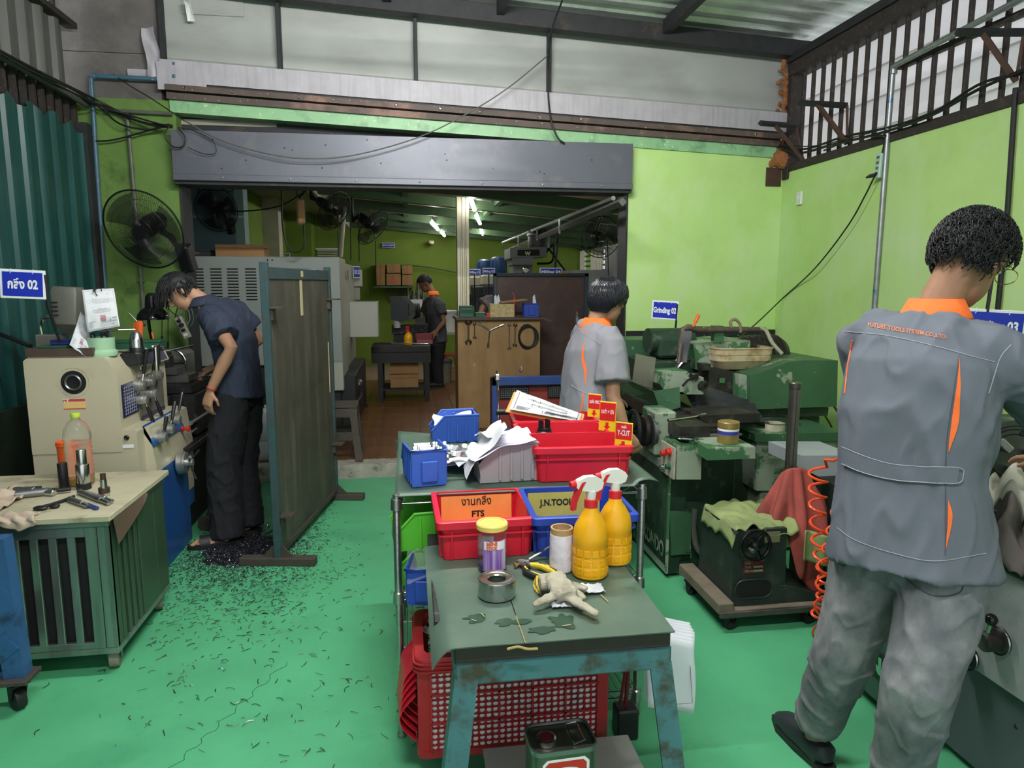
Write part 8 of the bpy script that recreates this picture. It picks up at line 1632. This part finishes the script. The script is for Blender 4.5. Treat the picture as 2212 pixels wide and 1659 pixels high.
    # collar
    if P.get('collar'):
        q = MB();nd = (H-nb_).normalized();a_,b_ = frame(nd);cr_ = P.get('colr',.066);N_ = 28;rows = []
        for j in range(N_+1):
            t = PI/2+.35+(2*PI-.7)*j/N_;fr_ = P['bodyf'];sdv = fr_.cross(Vector((0,0,1))).normalized();o_ = fr_*math.sin(t)*cr_+sdv*math.cos(t)*cr_*1.08;o2 = o_*1.42;base = nb_+P.get('colo',Vector((0,0,0)))
            rows.append([base+o_*.95+Vector((0,0,-.008)),base+o_*.98+Vector((0,0,.028)),base+o_*1.06+Vector((0,0,.034)),base+o2+Vector((0,0,-.012)),base+o2*1.03+Vector((0,0,-.022)),base+o2*.98+Vector((0,0,-.022))])
        q.loft(rows,cap=False,closed=False);q.obj('collar',P['collar'],root,180)
    for k in 'LR':
        if P.get('shoe'):
            an,fd = J['an'+k],P['foot'+k];q = MB();g = Vector((an.x,an.y,P.get('fz',0)))
            eloft(q,[g-fd*.06+Vector((0,0,.03)),g-fd*.05+Vector((0,0,.045)),g+fd*.02+Vector((0,0,.052)),g+fd*.10+Vector((0,0,.042)),g+fd*.17+Vector((0,0,.030)),g+fd*.205+Vector((0,0,.022))],[(.018,.02),(.038,.044),(.043,.050),(.046,.040),(.042,.028),(.016,.014)],fd.cross(Vector((0,0,1))),16);q.obj('shoe',P['shoe'],root)
            q = MB();q.prism([(g.x+fd.x*x-fd.y*y,g.y+fd.y*x+fd.x*y) for x,y in ((-.07,-.03),(-.085,0),(-.07,.03),(.05,.045),(.15,.046),(.215,.02),(.215,-.02),(.15,-.046),(.05,-.042))],'z',g.z+.001,g.z+.022);q.obj('sole','black_rubber',root)
    return root,shirt,tr_,s,f,u
def vup(x=0,y=0): return Vector((x,y,1))
# ---------------------------------------------------------------- nearest worker, seen from behind
J = dict(head=ad(2094,560,1.86),neck=ad(2020,672,1.885),shL=ad(1872,722,2.02),shR=ad(2172,772,1.74),chest=ad(1985,860,1.86),hip=ad(1968,1190,1.88),hipL=ad(1890,1210,1.97),hipR=ad(2048,1215,1.80),knL=ad(1824,1405,2.07),knR=ad(1985,1480,1.79),elL=ad(1905,880,2.22),wrL=ad(2085,965,2.16),elR=ad(2330,930,1.86),wrR=ad(2290,1000,2.1))
J['anL'] = az(1762,1588,.085);J['anR'] = az(1930,1745,.085);bf = Vector((.80,.60,0)).normalized()
T = [(ad(1964,1222,1.87),(.215,.150)),(ad(1964,1150,1.87),(.205,.135)),(ad(1962,1030,1.87),(.185,.112)),(ad(1972,900,1.87),(.195,.122)),(ad(1990,800,1.87),(.195,.120)),(ad(2006,735,1.88),(.175,.095)),(ad(2016,690,1.885),(.10,.07))]
P = dict(face=Vector((.84,.34,-.52)),up=Vector((.48,.06,1)),hs=1.02,vox=.006,cvox=.0075,torso=T,shirt='uniform_grey',trousers='jeans',collar='orange_cloth',bodyf=bf,colr=.057,colo=Vector((.0,0,.0)),footL=Vector((-.06,1,0)).normalized(),footR=Vector((.9,.44,0)).normalized(),shoe=mat('shoe_dark',(.02,.024,.03),.5,var=.3),skin='skin_dark',slv=.80,slr=.088,fa=.011,ff=5.5,legr=(.105,.100,.088,.080,.070),ta=.008,tf=8,handL=(Vector((.8,.5,0)),Vector((0,0,1)),.35,1.0,1),handR=(Vector((0,1,0)),Vector((0,0,1)),.4,1.0,-1),cuff=.045,seed=4)
root,shirt,jn,s_,f_,u_ = person('worker nearest the viewer in grey jacket with orange collar and grey jeans',J,P)
def curly(d,R):
    out = []
    for k in range(5):
        a = d+Vector((R.gauss(0,.05),R.gauss(0,.05),R.gauss(0,.05)));n = a.normalized();t1 = n.cross(Vector((R.gauss(0,1),R.gauss(0,1),R.gauss(0,1)))).normalized();lo = .10 if d.z < -.35 else .22
        out.append(([n*.98,n*1.05+t1*lo*.4,n*(1.07+lo*.25)+t1*lo*.9,n*(1.02+lo*.2)+t1*lo*1.3-Vector((0,0,.05))],R.uniform(.0010,.0018)))
    return out
hr = hair_cap('hair',root,J['head']+u_*.022,s_,f_,u_,(.090,.110,.106),'hair_black',lambda d: (d.y < .62 or d.z > .30) and d.z > -.62-.0*d.y and not (d.y > -.10 and d.z < -.12+.5*max(0,d.y)) ,curly,3)
q = MB();Hc = J['head'];ear = Hc+s_*.080+u_*.0;q.tube([ear-f_*.01+u_*.01,Hc+s_*.076+f_*.085+u_*.012],.0014,5);q.tube([Hc+s_*.048+f_*.108+u_*.004+(s_*.028*math.cos(t)+u_*.022*math.sin(t)) for t in [k*2*PI/20 for k in range(20)]],.0013,5,closed=True);q.obj('eyeglasses',mat('gold_frame',(.70,.52,.12),.25,.9),root)
S = Surf(shirt)
S.band([(2072,770),(2066,830),(2056,900),(2048,975)],[(2072,770),(2074,850),(2070,915),(2050,975)],'pleat','orange_cloth',root,.0035);S.band([(2046,1080),(2046,1120),(2042,1185)],[(2047,1080),(2056,1118),(2043,1185)],'pleat','orange_cloth',root,.0035)
S.line([(1842,735),(1832,790),(1825,850)],.0022,'pleat','orange_cloth',root);S.line([(1826,716),(1920,726),(2020,748),(2100,770),(2148,782)],.0013,'yoke_seam','seam_pale',root);S.line([(2072,768),(2058,860),(2044,980),(2042,1200)],.0012,'back_seam','seam_dark',root);S.line([(2184,745),(2160,775),(2135,850)],.0013,'armhole_seam','seam_pale',root)
S.band([(1822,965),(1870,985),(1930,1002),(2000,1008),(2070,1010)],[(1822,1002),(1870,1022),(1930,1036),(2000,1042),(2066,1043)],'back_belt','uniform_grey',root,.006);S.line([(1822,965),(1870,985),(1930,1002),(2000,1008),(2070,1010),(2078,1026),(2066,1043),(2000,1042),(1930,1036),(1870,1022),(1822,1002)],.0013,'belt_seam','seam_pale',root,.006)
S.line([(1808,1140),(1850,1168),(1930,1195),(2020,1212),(2130,1195)],.0011,'hem_seam','seam_pale',root)
def surf_text(S,body,pxq,m,par,bold):
    o = text('embroidery',body,1.0,m,par,(0,0,0),(0,0,0),bold=bold);V = o.data.vertices;xs = [v.co.x for v in V];ys = [v.co.y for v in V];x0,x1,y0,y1 = min(xs),max(xs),min(ys),max(ys);(a,b_,c,d) = pxq
    for v in V:
        U_ = (v.co.x-x0)/(x1-x0);W_ = (v.co.y-y0)/(y1-y0);top = Vector(a).lerp(Vector(b_),U_);bot = Vector(d).lerp(Vector(c),U_);q = bot.lerp(top,W_);h = S.hit(q.x,q.y,.0022);v.co = h[0] if h else ad(q.x,q.y,1.9)
surf_text(S,'FUTURE TOOLS SYSTEM CO.,LTD.',((1876,697),(2045,724),(2044,734),(1875,708)),mat('thread_orange',(.75,.20,.08),.8,var=0),root,.012)
S2 = Surf(jn)
S2.line([(1822,1180),(1800,1205),(1828,1222),(1834,1180)],.0014,'pocket_seam','seam_dark',root);S2.line([(1950,1225),(1958,1250),(2015,1286),(2075,1278),(2082,1225)],.0014,'pocket_seam','seam_dark',root);S2.line([(1886,1190),(1900,1215),(1925,1228)],.0014,'yoke_seam','seam_dark',root)
# ---------------------------------------------------------------- middle worker at the green grinder
J = dict(head=ad(1311,645,3.68),neck=ad(1288,700,3.70),shL=ad(1262,716,3.85),shR=ad(1318,735,3.54),chest=ad(1280,780,3.68),hip=ad(1266,930,3.68),elL=ad(1275,800,3.98),wrL=ad(1305,850,4.0),elR=ad(1324,856,3.50),wrR=ad(1352,935,3.52),hipL=ad(1255,935,3.76),hipR=ad(1282,935,3.58),knL=ad(1265,1030,3.85),knR=ad(1300,1040,3.6))
J['anL'] = Vector((J['knL'].x-.03,3.85,.085));J['anR'] = az(1345,1135,.085);bf = Vector((.85,.5,0)).normalized()
T = [(ad(1267,935,3.68),(.20,.125)),(ad(1266,880,3.68),(.19,.125)),(ad(1270,820,3.68),(.18,.12)),(ad(1276,765,3.68),(.185,.12)),(ad(1284,728,3.69),(.165,.095)),(ad(1289,706,3.70),(.09,.065))]
P = dict(face=Vector((.95,.26,-.32)),up=Vector((.18,.05,1)),hs=1.0,torso=T,shirt='uniform_pale',trousers='black_cloth',collar='orange_cloth',bodyf=bf,colr=.058,footL=Vector((.9,.4,0)).normalized(),footR=Vector((.9,.1,0)).normalized(),shoe=mat('shoe_blue',(.05,.08,.14),.6),slv=.76,slr=.09,fa=.007,ff=6,handR=(Vector((.5,.1,-.8)),Vector((-.4,-.9,.1)),.5,1.0,1),handL=(Vector((1,0,-.3)),Vector((0,0,1)),.4),seed=9)
root,shirt,jn,s_,f_,u_ = person('worker at the green grinder in grey shirt with straight black hair',J,P)
def bob(d,R):
    out = []
    for k in range(2):
        n = (d+Vector((R.gauss(0,.04),R.gauss(0,.04),R.gauss(0,.04)))).normalized();h = Vector((n.x,n.y,0));h = h.normalized() if h.length > .05 else Vector((0,-1,0));e = -.88+max(0,n.y+.25)*1.3;pts = [n*1.01]
        for j in (1,2,3): t = j/3;pz = n.z+(e-n.z)*t;rr = math.sqrt(max(.12,1-min(.9,pz*pz)*.75));q = h*rr*1.07;q.z = pz*1.02;q = n.lerp(q,min(1,t*1.6));pts.append(q*1.05 if pz > 0 else q*1.02)
        out.append((pts,.0022))
    return out
hair_cap('hair',root,J['head']+u_*.016,s_,f_,u_,(.086,.104,.104),'hair_sheen',lambda d: (d.y < .60 or d.z > .25) and d.z > -.66 and not (d.y > -.12 and d.z < -.05+.3*max(0,d.y)),bob,5)
S = Surf(shirt)
S.band([(1264,735),(1257,770),(1262,800),(1265,832)],[(1264,735),(1262,770),(1268,800),(1266,832)],'pleat','orange_cloth',root,.004);S.band([(1260,848),(1256,875),(1253,900)],[(1261,848),(1260,870),(1256,900)],'pleat','orange_cloth',root,.004);S.line([(1238,700),(1262,722),(1300,745)],.0016,'yoke_seam','seam_pale',root);S.line([(1234,832),(1255,845),(1275,851),(1284,840)],.0018,'back_belt','seam_pale',root)
surf_text(S,'FUTURE TOOLS SYSTEM',((1246,697),(1269,718),(1268,722),(1245,700)),'thread_orange',root,.012)
# ---------------------------------------------------------------- lathe worker, bent forward
J = dict(head=ad(388,628,4.20),neck=ad(440,652,4.24),shL=ad(462,690,4.10),shR=ad(503,668,4.46),chest=ad(492,715,4.28),hip=ad(512,850,4.30),elL=ad(500,752,4.02),wrL=ad(455,843,4.04),elR=ad(562,735,4.62),wrR=ad(470,790,4.62),hipL=ad(500,862,4.22),hipR=ad(530,858,4.40),knL=ad(482,1005,4.20),knR=ad(522,1005,4.42))
J['anL'] = az(492,1150,.07);J['anR'] = az(536,1128,.07);bf = Vector((-.93,.1,0)).normalized()
T = [(ad(520,862,4.30),(.185,.135)),(ad(517,830,4.30),(.18,.13)),(ad(515,790,4.30),(.165,.12)),(ad(506,740,4.29),(.18,.125)),(ad(484,695,4.27),(.175,.115)),(ad(462,668,4.25),(.13,.085)),(ad(447,655,4.24),(.075,.06))]
P = dict(face=Vector((-.64,-.18,-.74)),up=Vector((-.74,-.1,.64)),hs=.98,torso=T,shirt='navy_cloth',trousers='black_cloth',collar='navy_cloth',bodyf=Vector((-.9,0,-.2)).normalized(),colr=.062,footL=Vector((-.95,-.3,0)).normalized(),footR=Vector((-.95,.1,0)).normalized(),shoe=None,slv=.62,slr=.083,fa=.007,ff=9,legr=(.115,.11,.10,.098,.095),handL=(Vector((-.25,-.1,-.9)),Vector((-.55,-.8,.1)),.75,1.0,-1),handR=(Vector((-.8,-.3,-.3)),Vector((0,-.3,1)),.6,1.0,1),seed=2,cuff=-.03)
root,shirt,jn,s_,f_,u_ = person('lathe worker in navy work shirt and black trousers bending over his work',J,P)
def shag(d,R):
    out = []
    for k in range(2):
        n = (d+Vector((R.gauss(0,.05),R.gauss(0,.05),R.gauss(0,.05)))).normalized();g = Vector((R.gauss(0,.05),.30 if n.z > .1 else .05,-.16 if n.z > .1 else -.14));L = 1.5 if n.y > .35 else .9;out.append(([n*.99,n*1.06+g*.45*L,n*1.05+g*L,n*1.0+g*1.55*L],.0026))
    return out
hair_cap('hair',root,J['head']+u_*.018,s_,f_,u_,(.086,.106,.104),'hair_black',lambda d: (d.y < .62 or d.z > .20) and d.z > -.60 and not (d.y > .0 and d.z < -.05),shag,8)
q = MB();w_ = J['wrL'];a = (J['wrL']-J['elL']).normalized();a1,a2 = frame(a);q.tube([w_-a*.012+a1*.030*math.cos(t)+a2*.027*math.sin(t) for t in [k*2*PI/20 for k in range(20)]],.0035,6,closed=True);q.obj('bracelet',mat('bracelet_red',(.45,.02,.03),.6),root)
for k in 'LR':
    g = Vector((J['an'+k].x,J['an'+k].y,0));fd = P['foot'+k];q = MB();q.prism([(g.x+fd.x*x-fd.y*y,g.y+fd.y*x+fd.x*y) for x,y in ((-.07,-.035),(-.085,0),(-.07,.035),(.05,.05),(.16,.05),(.225,.02),(.225,-.02),(.16,-.05),(.05,-.045))],'z',.001,.026);q.obj('sandal_sole','black_rubber',root)
    for x in (.05,.13): q = MB();sdv = Vector((-fd.y,fd.x,0));q.sheet(lambda u,v: tuple(g+fd*(x-.03+v*.055)+sdv*(.048*math.cos(u*PI))+Vector((0,0,.022+.050*math.sin(u*PI)))),12,3,.004);q.obj('sandal_strap','black_rubber',root)
    for j in range(5): q = MB();q.ell(g+fd*(.195-.008*j)+Vector((-fd.y,fd.x,0))*(.030-.015*j)+Vector((0,0,.034)),(.016,.011,.010),8,6);q.obj('toe','skin',root)
q = MB();q.tube([J['wrR']+Vector((-.07,-.03,-.02)),ad(405,815,4.5),ad(372,835,4.45)],.004,6);tag(q.obj('measuring_rod','chrome'),'thin bright rod held by the lathe worker','tool')
S = Surf(shirt);S.line([(430,660),(470,690),(490,740),(512,790)],.0015,'back_seam','seam_dark',root);S.line([(505,782),(530,778),(556,780)],.0015,'waist_seam','seam_dark',root);S.line([(436,757),(455,752),(460,775)],.0015,'pocket_seam','seam_dark',root)
# ---------------------------------------------------------------- far worker at the bench lathe
d0 = 9.7
J = dict(head=ad(919,612,d0),neck=ad(935,634,d0),shL=ad(948,658,d0-.12),shR=ad(926,655,d0+.16),chest=ad(938,678,d0),hip=ad(944,745,d0),elL=ad(959,695,d0-.15),wrL=ad(944,714,d0-.2),elR=ad(915,690,d0+.2),wrR=ad(905,708,d0+.1),hipL=ad(946,750,d0-.08),hipR=ad(942,750,d0+.08),knL=ad(944,795,d0-.06),knR=ad(938,795,d0+.08));J['anL'] = Vector((J['knL'].x+.02,J['knL'].y,.20));J['anR'] = Vector((J['knR'].x,J['knR'].y,.20))
T = [(ad(945,742,d0),(.18,.125)),(ad(943,715,d0),(.17,.12)),(ad(938,680,d0),(.19,.125)),(ad(936,658,d0),(.165,.10)),(ad(934,645,d0),(.08,.06))]
P = dict(face=Vector((-.85,-.15,-.5)),up=Vector((-.42,0,.9)),vox=.011,cvox=.014,torso=T,shirt='polo_grey',trousers='black_cloth',collar='orange_cloth',bodyf=Vector((-.95,-.1,0)),footL=Vector((-1,0,0)),footR=Vector((-1,0,0)),shoe=mat('shoe_black',(.015,.015,.017),.5),fz=.12,slv=.62,slr=.08,handL=(Vector((-.6,-.2,-.6)),Vector((0,-.9,.3)),.6,1.1,-1),skin='skin_dark',seed=6)
root,shirt,jn,s_,f_,u_ = person('far worker in dark polo with orange collar at the old bench lathe',J,P)
short = lambda d,R: [([d*1.0,d*1.06+Vector((0,.05,.02))],.004)]
hair_cap('hair',root,J['head']+u_*.02,s_,f_,u_,(.084,.104,.104),'hair_black',lambda d: (d.y < .55 or d.z > .25) and d.z > -.5 and not (d.y > .0 and d.z < -.0),short,2)
# ---------------------------------------------------------------- worker bent over the milling machine, mostly hidden
d0 = 8.3
J = dict(head=ad(1100,672,d0),neck=ad(1078,655,d0),shL=ad(1062,650,d0-.15),shR=ad(1066,645,d0+.2),chest=ad(1066,662,d0),hip=ad(1085,700,d0+.2),elL=ad(1042,665,d0-.2),wrL=ad(1034,700,d0-.2),elR=ad(1060,690,d0+.25),wrR=ad(1050,710,d0+.2),hipL=ad(1085,712,d0+.1),hipR=ad(1085,712,d0+.3),knL=ad(1090,770,d0+.1),knR=ad(1090,770,d0+.3));J['anL'] = Vector((J['knL'].x,J['knL'].y,.20));J['anR'] = Vector((J['knR'].x,J['knR'].y,.20))
T = [(ad(1082,715,d0+.2),(.18,.12)),(ad(1072,680,d0+.1),(.19,.13)),(ad(1062,655,d0),(.19,.14)),(ad(1062,640,d0),(.12,.09))]
P.update(face=Vector((1,0,-.4)),up=Vector((.6,0,.8)),torso=T,shirt='uniform_grey',bodyf=Vector((.9,0,-.3)),slv=.85,slr=.10,collar=None,seed=7)
root,shirt,jn,s_,f_,u_ = person('worker in grey bent over behind the brown board, mostly hidden',J,P)
hair_cap('hair',root,J['head']+u_*.02,s_,f_,u_,(.084,.104,.104),'hair_black',lambda d: (d.y < .55 or d.z > .25) and d.z > -.5,short,2)
S = Surf(shirt);S.line([(1062,638),(1050,645),(1040,658)],.004,'piping','orange_cloth',root)
# ================================================================== ceiling lamps
for k,(lx,ly,lz,pw) in enumerate(LAMPS):
    t = thing('tube_lamp',['white tube lamp hanging over the wire rack','white tube lamp hanging over the aisle behind the viewer'][k],'lamp',(lx,ly,lz),0,'ceiling tube lamps of the front bay')
    b = MB();b.bx(-.62,.62,-.05,.05,0,.05,.006);b.obj('body','white_plastic',t)
    b = MB();b.cyl((-.6,0,-.02),(.6,0,-.02),.014,n=10);b.obj('tube',mat('lamp_glow_%d' % k,(1,.985,.95),.4,emit=pw/(PI*2*PI*.014*1.2),var=0),t)
    for s in (-1,1): b = MB();b.cyl((s*.5,0,.05),(s*.5,0,.34),.003,n=6);b.obj('wire','black_cable',t)
